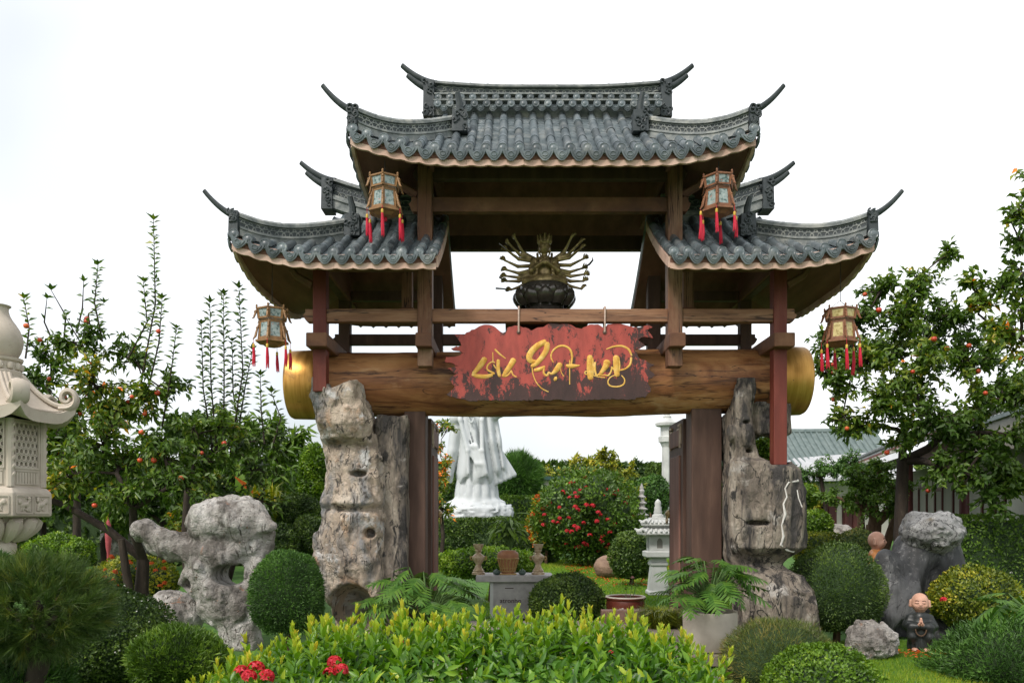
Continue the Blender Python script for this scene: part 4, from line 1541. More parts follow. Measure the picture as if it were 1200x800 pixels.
    link('figure', me, st)
    # things held in the outer hands
    b = MB()
    pts = [(682, 316), (690, 312), (694, 307), (693, 303)]
    pp = [Vector(((x - 638) * k, -0.08, zz(y))) for x, y in pts]
    b.tube(pp, [0.006, 0.016, 0.014, 0.003], 6, sx=0.4)
    b.build('sword', BRONZE, st, smooth=True)
    b = MB()
    for (x0, y0, x1, y1) in ((596, 341, 581, 340), (592, 331, 585, 327), (594, 295, 585, 288)):
        b.tube([((x0 - 638) * k, -0.08, zz(y0)), ((x1 - 638) * k, -0.085, zz(y1))], [0.008, 0.011], 6)
    b.build('held_emblem', BRONZE, st, smooth=True)


build_bronze()

# ------------------------------------------------------------------ rocks
def rock_noise(V, amp, sc, st=(1, 1, 1), ridged=0.0, seed=0.0, o=4):
    X, Y, Z = V.grid()
    m = np.abs(V.f) < 0.3
    n = np.zeros_like(V.f)
    x, y, z = X[m] * sc * st[0] + seed, Y[m] * sc * st[1] + seed * 1.7, Z[m] * sc * st[2]
    q = fbm(x, y, z, o)
    if ridged:
        q = q * (1 - ridged) + ridged * fbm(x * 1.3, y * 1.3, z * 1.3, o, True)
    n[m] = q
    V.f = V.f + (amp * n).astype(np.float32)


def pillar_left():
    Yc = 9.66
    k = Yc / F_PX
    X = lambda px: (px - 600) * k
    Z = lambda py: EYE + (600 - py) * k
    org = (X(415), Yc, 0)
    t = thing('rock_pillar', 'pale tan weathered rock pillar with small holes and ledges holding up the log', 'rock', org, 'rock pillars under the log')
    V = Vol((X(352), 9.0, -0.05), (X(482), 10.4, 3.3), 0.02)
    G = V.grid()
    # outline by height: (py, left, right, front Y)
    tab = [(800, 392, 470, 9.34), (745, 390, 466, 9.33), (715, 384, 462, 9.3), (690, 376, 458, 9.26), (655, 369, 456, 9.24), (630, 371, 456, 9.25), (604, 377, 457, 9.26), (596, 377, 454, 9.33), (590, 377, 457, 9.25), (560, 379, 456, 9.28), (535, 381, 455, 9.32),
           (524, 380, 450, 9.38), (516, 375, 446, 9.22), (500, 371, 442, 9.12), (470, 366, 438, 9.14), (448, 367, 436, 9.2), (438, 368, 430, 9.26)]
    zs = np.array([Z(r[0]) for r in tab])
    xl = np.interp(G[2], zs, [X(r[1]) for r in tab])
    xr = np.interp(G[2], zs, [X(r[2]) for r in tab])
    yf = np.interp(G[2], zs, [r[3] for r in tab])
    cx, hx = (xl + xr) / 2, (xr - xl) / 2
    cy, hy = (yf + 10.15) / 2, (10.15 - yf) / 2
    # keep the part above the log's underside in front of the log
    q = (np.abs((G[0] - cx) / hx) ** 3.2 + np.abs((G[1] - cy) / hy) ** 3.2) ** (1 / 3.2)
    V.f = ((q - 1) * np.minimum(hx, hy)).astype(np.float32)
    rock_noise(V, 0.09, 1.9, (1, 1, 0.7), 0.3, 3.0)
    rock_noise(V, 0.075, 4.6, (1, 1, 0.5), 0.65, 8.0, 5)
    # jagged crown: clefts and peaks
    top = np.interp(G[0], [X(p) for p in (360, 368, 384, 390, 396, 404, 424, 434, 440, 446, 456, 470)], [Z(p) for p in (470, 447, 443, 452, 462, 458, 450, 458, 476, 468, 470, 500)])
    V.f = np.maximum(V.f, (G[2] - top - 0.03 * fbm(G[0] * 9, G[1] * 9, G[2] * 3, 3)) * 0.7).astype(np.float32)
    V.cap((X(449), 9.0, Z(475)), (X(451), 9.5, Z(520)), 0.05, 0.07, 0.02, sub=True)
    for px, py, rx, rz, dep in ((425, 556, 0.11, 0.04, 0.25), (438, 624, 0.065, 0.065, 0.3), (397, 523, 0.24, 0.03, 0.12), (450, 520, 0.05, 0.12, 0.2), (415, 597, 0.35, 0.022, 0.1)):
        V.ell((X(px), 9.3, Z(py)), (rx, dep, rz), 0.03, sub=True)
    V.ell((X(416), 9.22, Z(716)), (0.3, 0.72, 0.36), 0.05, sub=True)
    # clear of the log
    V.cap((X(300), 9.92, 3.205), (X(500), 9.92, 3.205), 0.425, 0.425, 0.0, sub=True)
    link('rock', V.mesh('rock', ROCK_TAN, org), t)
    # rough slab behind, against the door post
    V = Vol((X(438), 9.35, -0.05), (X(484), 10.4, 2.95), 0.03)
    V.rbox((X(460), 9.9, 1.35), (0.2, 0.36, 1.43), 0.03, 0)
    rock_noise(V, 0.07, 5, (1, 1, 0.4), 0.5, 21, 5)
    link('slab', V.mesh('slab', ROCK_BROWN, org), t)['label'] = 'grey brown rough stone slab'


def pillar_right():
    Yc = 9.66
    k = Yc / F_PX
    X = lambda px: (px - 600) * k
    Z = lambda py: EYE + (600 - py) * k
    org = (X(890), Yc, 0)
    t = thing('rock_pillar', 'dark streaked brown rock pillar with a white vein carrying a red post', 'rock', org, 'rock pillars under the log')
    V = Vol((X(832), 8.85, -0.05), (X(962), 10.4, 3.2), 0.02)
    G = V.grid()
    tab = [(800, 858, 950, 9.0), (745, 860, 951, 9.02), (715, 862, 951, 9.04), (690, 862, 948, 9.06), (672, 856, 935, 9.2), (660, 848, 912, 9.4), (650, 846, 926, 9.3), (640, 845, 940, 9.12), (600, 846, 944, 9.08), (575, 847, 942, 9.08), (552, 848, 936, 9.1), (543, 849, 926, 9.14), (538, 849, 892, 9.34), (510, 849, 880, 9.4), (490, 848, 884, 9.4), (460, 852, 888, 9.42)]
    zs = np.array([Z(r[0]) for r in tab])
    xl = np.interp(G[2], zs, [X(r[1]) for r in tab])
    xr = np.interp(G[2], zs, [X(r[2]) for r in tab])
    yf = np.interp(G[2], zs, [r[3] for r in tab])
    cx, hx = (xl + xr) / 2, (xr - xl) / 2
    yb = 10.15
    cy, hy = (yf + yb) / 2, (yb - yf) / 2
    q = (np.abs((G[0] - cx) / hx) ** 3.0 + np.abs((G[1] - cy) / hy) ** 3.0) ** (1 / 3.0)
    V.f = ((q - 1) * np.minimum(hx, hy)).astype(np.float32)
    # arm reaching under the log toward the outside
    V.rbox((X(905), 9.75, Z(490)), (0.26, 0.22, 0.24), 0.08, 0.1)
    V.cap((X(865), 9.42, Z(465)), (X(862), 9.42, Z(510)), 0.09, 0.16, 0.08)
    rock_noise(V, 0.08, 1.9, (1, 1, 0.5), 0.3, 13.0)
    rock_noise(V, 0.075, 5, (1, 1, 0.3), 0.65, 18.0, 5)
    V.ell((X(873), 9.12, Z(612)), (0.14, 0.2, 0.03), 0.03, sub=True)
    V.ell((X(870), 9.35, Z(530)), (0.045, 0.2, 0.025), 0.02, sub=True)
    V.ell((X(865), 9.3, Z(498)), (0.045, 0.15, 0.02), 0.02, sub=True)
    V.cap((X(862), 9.0, Z(676)), (X(925), 9.1, Z(694)), 0.035, 0.02, 0.03, sub=True)
    # seat for the red post
    V.rbox((GX + 2.67, 9.25, 2.15 + 0.3), (0.13, 0.3, 0.3), 0.01, 0.0, sub=True)
    V.cap((X(700), 9.92, 3.205), (X(990), 9.92, 3.205), 0.425, 0.425, 0.0, sub=True)
    me = V.mesh('rock', ROCK_BROWN, org)
    rock = link('rock', me, t)
    # white mineral vein standing a little proud of the rock face
    VEIN = mat('white_mineral_vein', [(0.3, (0.55, 0.52, 0.48)), (0.7, (0.68, 0.66, 0.62))], 20, rough=0.8, bump=0.5)
    bpy.context.view_layer.update()
    for line, w in (([(935, 563), (924, 565), (920, 572), (922, 582), (918, 590), (920, 602), (916, 615), (918, 628), (915, 638), (922, 644), (930, 646)], 0.011), ([(934, 574), (936, 584), (940, 594)], 0.008)):
        b = MB()
        pts = []
        for x, y in line:
            o = Vector((0, 0, EYE))
            d = (P(x, y, 9.0) - o).normalized()
            ok, loc, nr, _ = rock.ray_cast(o - Vector(org), d)
            if ok:
                pts.append(loc)
        if len(pts) > 2:
            b.tube(pts, [w * U(0.4, 1.6) for _ in pts], 6)
            b.build('mineral_vein', VEIN, rock, smooth=True)


def scholar_rock():
    Yc = 9.55
    k = Yc / F_PX
    C = lambda px, py, dy=0.0: ((px - 600) * k, Yc + dy, EYE + (600 - py) * k)
    org = (C(265, 0)[0], Yc, 0)
    V = Vol((C(150, 0)[0], Yc - 0.62, -0.05), (C(330, 0)[0], Yc + 0.62, C(0, 570)[2]), 0.022)
    e = lambda px, py, rx, rz, ry, dy=0.0, kk=0.08: V.ell(C(px, py, dy), (rx * k, ry, rz * k), kk)
    e(266, 613, 52, 34, 0.38)
    e(250, 600, 30, 18, 0.3, -0.05)
    e(292, 612, 22, 26, 0.26, 0.0)
    V.cap(C(296, 610, -0.1), C(321, 617, -0.15), 0.17, 0.07, 0.1)
    V.cap(C(164, 622, 0.05), C(196, 636, 0.0), 0.16, 0.21, 0.08)
    V.cap(C(196, 636, 0.0), C(228, 644, 0.05), 0.22, 0.24, 0.08)
    V.cap(C(228, 640, 0.1), C(255, 640, 0.05), 0.2, 0.26, 0.1)
    e(258, 648, 44, 26, 0.32)
    e(242, 678, 34, 32, 0.3, 0.05)
    e(262, 705, 38, 34, 0.3, -0.02)
    V.cap(C(250, 670, -0.05), C(280, 735, -0.1), 0.26, 0.2, 0.15)
    V.cap(C(300, 676, 0.0), C(288, 740, -0.05), 0.13, 0.22, 0.15)
    V.cap(C(300, 630, 0.05), C(300, 690, 0.0), 0.19, 0.17, 0.1)
    V.cap(C(280, 735, 0), C(290, 775, 0), 0.22, 0.3, 0.15)
    V.cap(C(222, 655, -0.15), C(244, 663, -0.25), 0.04, 0.09, 0.06)
    rock_noise(V, 0.1, 2.1, (1, 1, 1), 0.35, 31)
    rock_noise(V, 0.075, 4.6, (1, 1, 0.7), 0.7, 37, 5)
    s = lambda px, py, rx, rz, ry, dy, kk=0.05: V.ell(C(px, py, dy), (rx * k, ry, rz * k), kk, sub=True)
    s(272, 673, 15, 12, 0.8, -0.1)
    s(283, 666, 6, 6, 0.2, -0.28)
    s(222, 684, 9, 8, 0.3, -0.2)
    s(302, 636, 7, 8, 0.12, -0.28)
    s(284, 733, 5, 4, 0.1, -0.35)
    V.cap(C(228, 604, -0.4), C(262, 594, -0.36), 0.02, 0.015, 0.02, sub=True)
    o = link('scholar_rock', V.mesh('scholar_rock', ROCK_PALE, org))
    o.location = org
    tag(o, 'pale hollowed garden rock with a beak-like tip and one large hole', 'rock')


def boulder(name, label, px, py, Y, rx, ry, rz, m, seed, amp=0.1, group=None, h=None, rz_=0.0, sc=1.6):
    """one boulder lying on the ground or at the pixel centre"""
    c = P(px, py, Y)
    lo = (-rx * 1.35, -ry * 1.35, -rz * 1.3)
    hi = (rx * 1.35, ry * 1.35, rz * 1.35)
    V = Vol(lo, hi, h or max(rx, rz) / 22)
    V.ell((0, 0, 0), (rx, ry, rz), 0)
    m_ = max(rx, rz)
    rock_noise(V, amp * 1.5 * m_, sc / m_, (1, 1, 1), 0.4, seed)
    rock_noise(V, amp * 0.6 * m_, 4 / m_, (1, 1, 1), 0.6, seed + 4, 4)
    o = link(name, V.mesh(name, m))
    o.location = c
    o.rotation_euler = (0, 0, rz_)
    tag(o, label, 'rock', group)
    return o


pillar_left()
pillar_right()
scholar_rock()
boulder('boulder', 'low smooth grey boulder lying at the foot of the hollowed rock', 200, 724, 9.75, 0.42, 0.34, 0.36, ROCK_PALE, 3.3, 0.12)
boulder('boulder', 'round brown boulder at the edge of the lawn beside a clipped bush', 712, 664, 19.6, 0.34, 0.3, 0.3, mat('brown_boulder', [(0.3, (0.16, 0.1, 0.07)), (0.7, (0.3, 0.2, 0.14))], 5, bump=0.5), 9, 0.06)
boulder('boulder', 'small pale boulder among the shrubs behind the dark fruit tree trunk', 148, 632, 22, 0.75, 0.5, 0.88, ROCK_PALE, 14, 0.1)
boulder('boulder', 'pale stone half hidden between topiary shrubs by the temple hall', 978, 638, 24.0, 0.85, 0.6, 0.66, ROCK_PALE, 17, 0.1)


def grotto():
    Yc = 10.4
    k = Yc / F_PX
    C = lambda px, py, dy=0.0: ((px - 600) * k, Yc + dy, EYE + (600 - py) * k)
    org = (C(1075, 0)[0], Yc, 0)
    V = Vol((C(1005, 0)[0], Yc - 0.7, -0.05), (C(1145, 0)[0], Yc + 0.95, 1.35), 0.026)
    V.cap(C(1040, 668, 0), C(1044, 720, -0.1), 0.24, 0.34, 0.15)
    V.cap(C(1032, 652, -0.1), C(1036, 690, -0.1), 0.13, 0.2, 0.1)
    V.cap(C(1080, 650, 0.15), C(1080, 740, 0.1), 0.34, 0.42, 0.2)
    V.cap(C(1115, 640, 0.1), C(1120, 740, 0.05), 0.16, 0.26, 0.15)
    V.cap(C(1062, 690, -0.2), C(1050, 740, -0.3), 0.12, 0.2, 0.15)
    V.ell(C(1030, 700, 0.55), (0.35, 0.3, 0.7), 0.15)
    rock_noise(V, 0.1, 1.8, (1, 1, 0.7), 0.3, 51)
    rock_noise(V, 0.035, 6, (1, 1, 0.3), 0.4, 55, 4)
    V.ell(C(1056, 738, -0.45), (0.26, 0.5, 0.22), 0.06, sub=True)
    V.ell(C(1096, 690, -0.4), (0.32, 0.4, 0.55), 0.08, sub=True)
    # flat footing for the figure behind
    V.rbox((C(1027, 0)[0] * 10.85 / 10.4, 10.95, 0.62 + 0.5), (0.2, 0.26, 0.5), 0.04, 0.05, sub=True)
    o = link('grotto_rock', V.mesh('grotto_rock', ROCK_GREY, org))
    o.location = org
    tag(o, 'smooth dark grey hollow rock behind the praying monk figure', 'rock')


grotto()
boulder('capping_boulder', 'rough grey boulder lying on top of the dark hollow rock', 1092, 623, 10.38, 0.42, 0.42, 0.3, ROCK_HEAD, 64, 0.16)
boulder('boulder', 'mottled hollowed rock on the grass beside the praying monk figure', 1020, 752, 8.9, 0.3, 0.26, 0.25, ROCK_PALE, 71, 0.2, sc=2.2)


# ------------------------------------------------------------------ little monk figures
SKIN = mat('painted_skin', [(0.3, (0.46, 0.25, 0.175)), (0.7, (0.56, 0.33, 0.24))], 10, rough=0.55, bump=0.1, over=[(22, 0.6, 0.7, (0.36, 0.2, 0.15))])
ROBE = mat('black_glazed_robe', [(0.3, (0.012, 0.014, 0.014)), (0.7, (0.03, 0.034, 0.032))], 6, rough=0.4, bump=0.1)
ROBE_O = mat('orange_robe', [(0.3, (0.5, 0.2, 0.06)), (0.7, (0.6, 0.28, 0.1))], 6, rough=0.5, bump=0.1)
INK = mat('dark_paint_line', [(0.05, 0.025, 0.02)], rough=0.6, bump=0)


def monk(loc, H, rz, robe, label):
    t = thing('monk_figure', label, 'statue', loc, rz=rz)
    s = H / 0.66
    h = 0.0065 * s
    # robe: one continuous gown
    V = Vol((-0.22 * s, -0.2 * s, 0), (0.22 * s, 0.2 * s, 0.5 * s), h)
    S_ = lambda *a: tuple(q * s for q in a)
    V.cap(S_(0, 0, 0.05), S_(0, 0.0, 0.24), 0.135 * s, 0.115 * s, 0.03)
    V.cap(S_(0, 0, 0.24), S_(0, 0, 0.37), 0.115 * s, 0.09 * s, 0.05 * s)
    for q in (-1, 1):
        V.cap(S_(q * 0.1, 0, 0.37), S_(q * 0.135, -0.03, 0.28), 0.05 * s, 0.05 * s, 0.04 * s)
        V.chain([S_(q * 0.135, -0.03, 0.28), S_(q * 0.09, -0.1, 0.275), S_(q * 0.035, -0.13, 0.285)], [0.05 * s, 0.05 * s, 0.036 * s], 0.03 * s)
        V.chain([S_(q * 0.1, -0.1, 0.27), S_(q * 0.09, -0.11, 0.16), S_(q * 0.08, -0.1, 0.1)], [0.045 * s, 0.045 * s, 0.02 * s], 0.03 * s)
    G = V.grid()
    a = np.arctan2(G[1], G[0])
    fold = np.clip((0.25 * s - G[2]) / (0.2 * s), 0, 1)
    V.f += (0.006 * s * fold * np.sin(a * 14)).astype(np.float32)
    link('robe', V.mesh('robe', robe), t)
    # head, neck: with face
    V = Vol(S_(-0.13, -0.14, 0.36), S_(0.13, 0.13, 0.68), h * 0.8)
    V.cap(S_(0, 0, 0.36), S_(0, 0, 0.46), 0.05 * s, 0.05 * s, 0.02 * s)
    V.ell(S_(0, 0, 0.555), S_(0.092, 0.098, 0.105), 0.02 * s)
    V.ell(S_(0, -0.03, 0.51), S_(0.078, 0.07, 0.062), 0.03 * s)
    V.cap(S_(0, -0.092, 0.553), S_(0, -0.104, 0.528), 0.008 * s, 0.014 * s, 0.012 * s)
    for q in (-1, 1):
        V.cap(S_(q * 0.094, 0.0, 0.565), S_(q * 0.098, 0.0, 0.51), 0.018 * s, 0.02 * s, 0.01 * s)
        V.ell(S_(q * 0.036, -0.088, 0.552), S_(0.024, 0.014, 0.012), 0.01 * s)
        V.ell(S_(q * 0.045, -0.07, 0.52), S_(0.03, 0.026, 0.026), 0.015 * s)
    V.ell(S_(0, -0.095, 0.503), S_(0.026, 0.012, 0.008), 0.006 * s)
    hd = link('head', V.mesh('head', SKIN), t)
    b = MB()
    for q in (-1, 1):
        b.tube([S_(q * 0.018, -0.1, 0.551), S_(q * 0.036, -0.103, 0.546), S_(q * 0.056, -0.093, 0.551)], 0.0028 * s, 5)
        b.tube([S_(q * 0.016, -0.098, 0.574), S_(q * 0.036, -0.098, 0.581), S_(q * 0.058, -0.086, 0.574)], 0.003 * s, 5)
    b.tube([S_(-0.022, -0.104, 0.505), S_(0, -0.108, 0.502), S_(0.022, -0.104, 0.505)], 0.0028 * s, 5)
    b.build('face_lines', INK, hd)
    # praying hands
    V = Vol(S_(-0.06, -0.2, 0.25), S_(0.06, -0.1, 0.41), h * 0.6)
    for q in (-1, 1):
        V.cap(S_(q * 0.03, -0.135, 0.28), S_(q * 0.016, -0.15, 0.31), 0.022 * s, 0.018 * s, 0.01 * s)
        for f, ln in enumerate((0.062, 0.07, 0.066, 0.052)):
            y = -0.172 + 0.0135 * f
            V.chain([S_(q * 0.014, y, 0.315), S_(q * 0.009, y, 0.345), S_(q * 0.006, y + 0.002, 0.315 + ln)], [0.0085 * s, 0.008 * s, 0.006 * s], 0.003)
        V.chain([S_(q * 0.018, -0.165, 0.3), S_(q * 0.016, -0.182, 0.325), S_(q * 0.01, -0.184, 0.345)], [0.009 * s, 0.008 * s, 0.006 * s], 0.004)
    link('hands', V.mesh('hands', SKIN), t)
    for q in (-1, 1):
        V = Vol(S_(q * 0.06 - 0.06, -0.24, 0), S_(q * 0.06 + 0.06, -0.05, 0.06), h)
        V.ell(S_(q * 0.06, -0.13, 0.016), S_(0.036, 0.075, 0.022), 0.01)
        for f in range(5):
            V.ell(S_(q * (0.036 + 0.012 * f), -0.195 + 0.006 * f, 0.014), S_(0.008, 0.014, 0.01), 0.004)
        link('foot', V.mesh('foot', SKIN), t)
    b = MB()
    n = 17
    for i in range(n):
        an = math.pi * i / (n - 1)
        p = S_(0.055 * math.cos(an), -0.15, 0.25 - 0.07 * math.sin(an))
        b.lathe([(0.001, -0.009 * s), (0.008 * s, -0.004 * s), (0.008 * s, 0.004 * s), (0.001, 0.009 * s)], 6, p)
    b.build('prayer_beads', BARK_BROWN, t, smooth=True)


monk((P(1078, 760, 9.3).x, 9.3, 0.0), 0.66, -0.4, ROBE, 'small bald monk figure in black robe praying before the dark rock')
monk((P(1027, 640, 10.85).x, 10.85, 0.6), 0.74, 1.0, ROBE_O, 'bald monk figure peeking from behind the dark hollow rock')


# ------------------------------------------------------------------ white robed statue beyond the gate
def white_statue():
    Yc = 28.0
    k = Yc / F_PX
    X = lambda px: (px - 557) * k
    Z = lambda py: EYE + (600 - py) * k
    t = thing('white_statue', 'tall white robed standing statue with bead necklace behind a clipped hedge', 'statue', ((557 - 600) * k, Yc, 0))
    b = MB()
    b.lathe([(1.35, 0), (1.35, 0.2), (1.15, 0.28), (1.15, 1.0), (1.28, 1.08), (1.28, 1.2)], 8, rot=math.pi / 8)
    b.build('pedestal', STONE_WHITE, t)
    V = Vol((-1.45, -1.2, 1.12), (1.6, 1.2, Z(405)), 0.036)
    G = V.grid()
    # rocky lotus-leaf base
    V.ell((0.05, -0.05, 1.6), (1.26, 0.98, 0.6), 0.06)
    V.ell((-0.65, -0.4, 1.5), (0.64, 0.52, 0.4), 0.1)
    V.ell((0.7, -0.3, 1.5), (0.6, 0.52, 0.44), 0.1)
    # under robe
    V.cap((0.05, 0, Z(584)), (0.03, 0, Z(545)), 0.76, 0.6, 0.08)
    a = np.arctan2(G[1], G[0])
    f = np.clip((Z(548) - G[2]) / 0.6, 0, 1) * np.clip((G[2] - Z(588)) / 0.3, 0, 1)
    V.f += (0.045 * f * (1 - 2 * np.abs(np.sin(a * 7 + 1.1 * np.sin(G[2] * 2))))).astype(np.float32)
    # the rocky base: broken ledges
    mb = np.clip((Z(586) - G[2]) / 0.15, 0, 1)
    V.f += (mb * (0.12 * fbm(G[0] * 2.2, G[1] * 2.2, G[2] * 3.5, 4, True) - 0.03)).astype(np.float32)
    # over robe with a waved hem
    W = Vol((-1.45, -1.2, 1.12), (1.6, 1.2, Z(405)), 0.036)
    W.cap((0.0, 0, Z(556)), (-0.12, 0, Z(500)), 0.74, 0.6, 0.1)
    W.cap((-0.12, 0, Z(505)), (-0.12, 0, Z(462)), 0.62, 0.54, 0.2)
    # long sleeve panels: one swinging out to each side
    W.chain([(0.42, -0.15, Z(478)), (0.5, -0.2, Z(520)), (0.7, -0.2, Z(548))], [0.34, 0.34, 0.28], 0.15)
    W.chain([(-0.62, -0.2, Z(478)), (-0.7, -0.25, Z(530)), (-0.92, -0.25, Z(562))], [0.24, 0.22, 0.13], 0.08)
    hem = Z(562) + 0.1 * np.sin(a * 9 + 0.5) + 0.12 * np.clip(-G[0], -0.6, 0.8) * 0.4 - 0.18 * np.exp(-((G[0] - 0.15) / 0.3) ** 2)
    W.f = np.maximum(W.f, hem - G[2]).astype(np.float32)
    fold = (1 - 2 * np.abs(np.sin(G[0] * 8.5 + 1.3 * np.sin(G[2] * 1.3 + G[0] * 2.5) + 0.5 * G[2]))) * np.clip((Z(480) - G[2]) / 0.9, 0.25, 1)
    W.f += (0.075 * fold).astype(np.float32)
    # long soft folds crossing the front
    for i in range(4):
        W.chain([(-0.5 + 0.12 * i, -0.62, Z(500)), (-0.3 + 0.13 * i, -0.76, Z(525)), (0.05 + 0.1 * i, -0.82, Z(545)), (0.2 + 0.1 * i, -0.8, Z(560))], [0.02, 0.03, 0.03, 0.02], 0.1)
    # flared sleeve hem blown to one side
    for i in range(5):
        W.cap((0.5, -0.25 + 0.05 * i, Z(512)), (0.72 + 0.16 * i, -0.3 + 0.08 * i, Z(566 - 2.5 * i)), 0.13, 0.1, 0.06)
    # open lapels
    for q in (-1, 1):
        W.chain([(-0.12 + q * 0.5, -0.45, Z(470)), (-0.12 + q * 0.36, -0.68, Z(495)), (0.02 + q * 0.25, -0.8, Z(530)), (0.1 + q * 0.3, -0.82, Z(556))], [0.07, 0.08, 0.07, 0.06], 0.06)
    V.f = np.minimum(V.f, W.f)
    # chest, shoulders, arms, head (mostly hidden by the log)
    V.ell((-0.12, 0, Z(468)), (0.62, 0.44, 0.42), 0.15)
    V.cap((0.4, -0.05, Z(466)), (0.62, -0.35, Z(487)), 0.22, 0.2, 0.12)
    V.cap((0.62, -0.35, Z(487)), (1.15, -0.5, Z(484)), 0.2, 0.13, 0.08)
    V.cap((1.15, -0.5, Z(484)), (1.3, -0.5, Z(472)), 0.1, 0.08, 0.06)
    for f_ in range(4):
        V.cap((1.28 + 0.02 * f_, -0.56 + 0.05 * f_, Z(472)), (1.36, -0.57 + 0.055 * f_, Z(463)), 0.035, 0.026, 0.01)
    V.cap((-0.62, -0.05, Z(466)), (-0.66, -0.4, Z(492)), 0.22, 0.2, 0.12)
    V.cap((-0.66, -0.4, Z(492)), (-0.2, -0.62, Z(478)), 0.18, 0.1, 0.08)
    V.cap((-0.12, 0, Z(458)), (-0.12, -0.02, Z(448)), 0.17, 0.16, 0.06)
    hz = Z(436)
    V.ell((-0.12, -0.02, hz), (0.27, 0.3, 0.36), 0.05)
    V.cap((-0.12, -0.31, hz + 0.03), (-0.12, -0.35, hz - 0.07), 0.03, 0.05, 0.05)
    for q in (-1, 1):
        V.ell((-0.12 + q * 0.11, -0.29, hz + 0.03), (0.07, 0.04, 0.03), 0.03)
        V.cap((-0.12 + q * 0.28, 0, hz + 0.05), (-0.12 + q * 0.28, 0, hz - 0.2), 0.05, 0.06, 0.03)
    V.ell((-0.12, -0.28, hz - 0.16), (0.08, 0.04, 0.025), 0.02)
    V.ell((-0.12, 0.08, hz + 0.3), (0.24, 0.24, 0.26), 0.06)
    # veil
    V.chain([(-0.12, 0.12, hz + 0.3), (-0.12, 0.22, hz), (-0.12, 0.25, Z(460))], [0.28, 0.32, 0.45], 0.1)
    link('figure', V.mesh('figure', MARBLE), t)
    b = MB()
    for (w, dz, n) in ((0.2, 0.7, 26), (0.29, 0.5, 22)):
        for i in range(n):
            q = -1 + 2 * i / (n - 1)
            x = -0.1 + w * q
            z = Z(483) + 0.25 - (1 - q * q) * dz
            b.lathe([(0.002, -0.04), (0.03, -0.022), (0.036, 0), (0.03, 0.022), (0.002, 0.04)], 7, (x, -0.74 - 0.1 * (1 - q * q), z))
    b.build('bead_necklace', MARBLE, t, smooth=True)


white_statue()


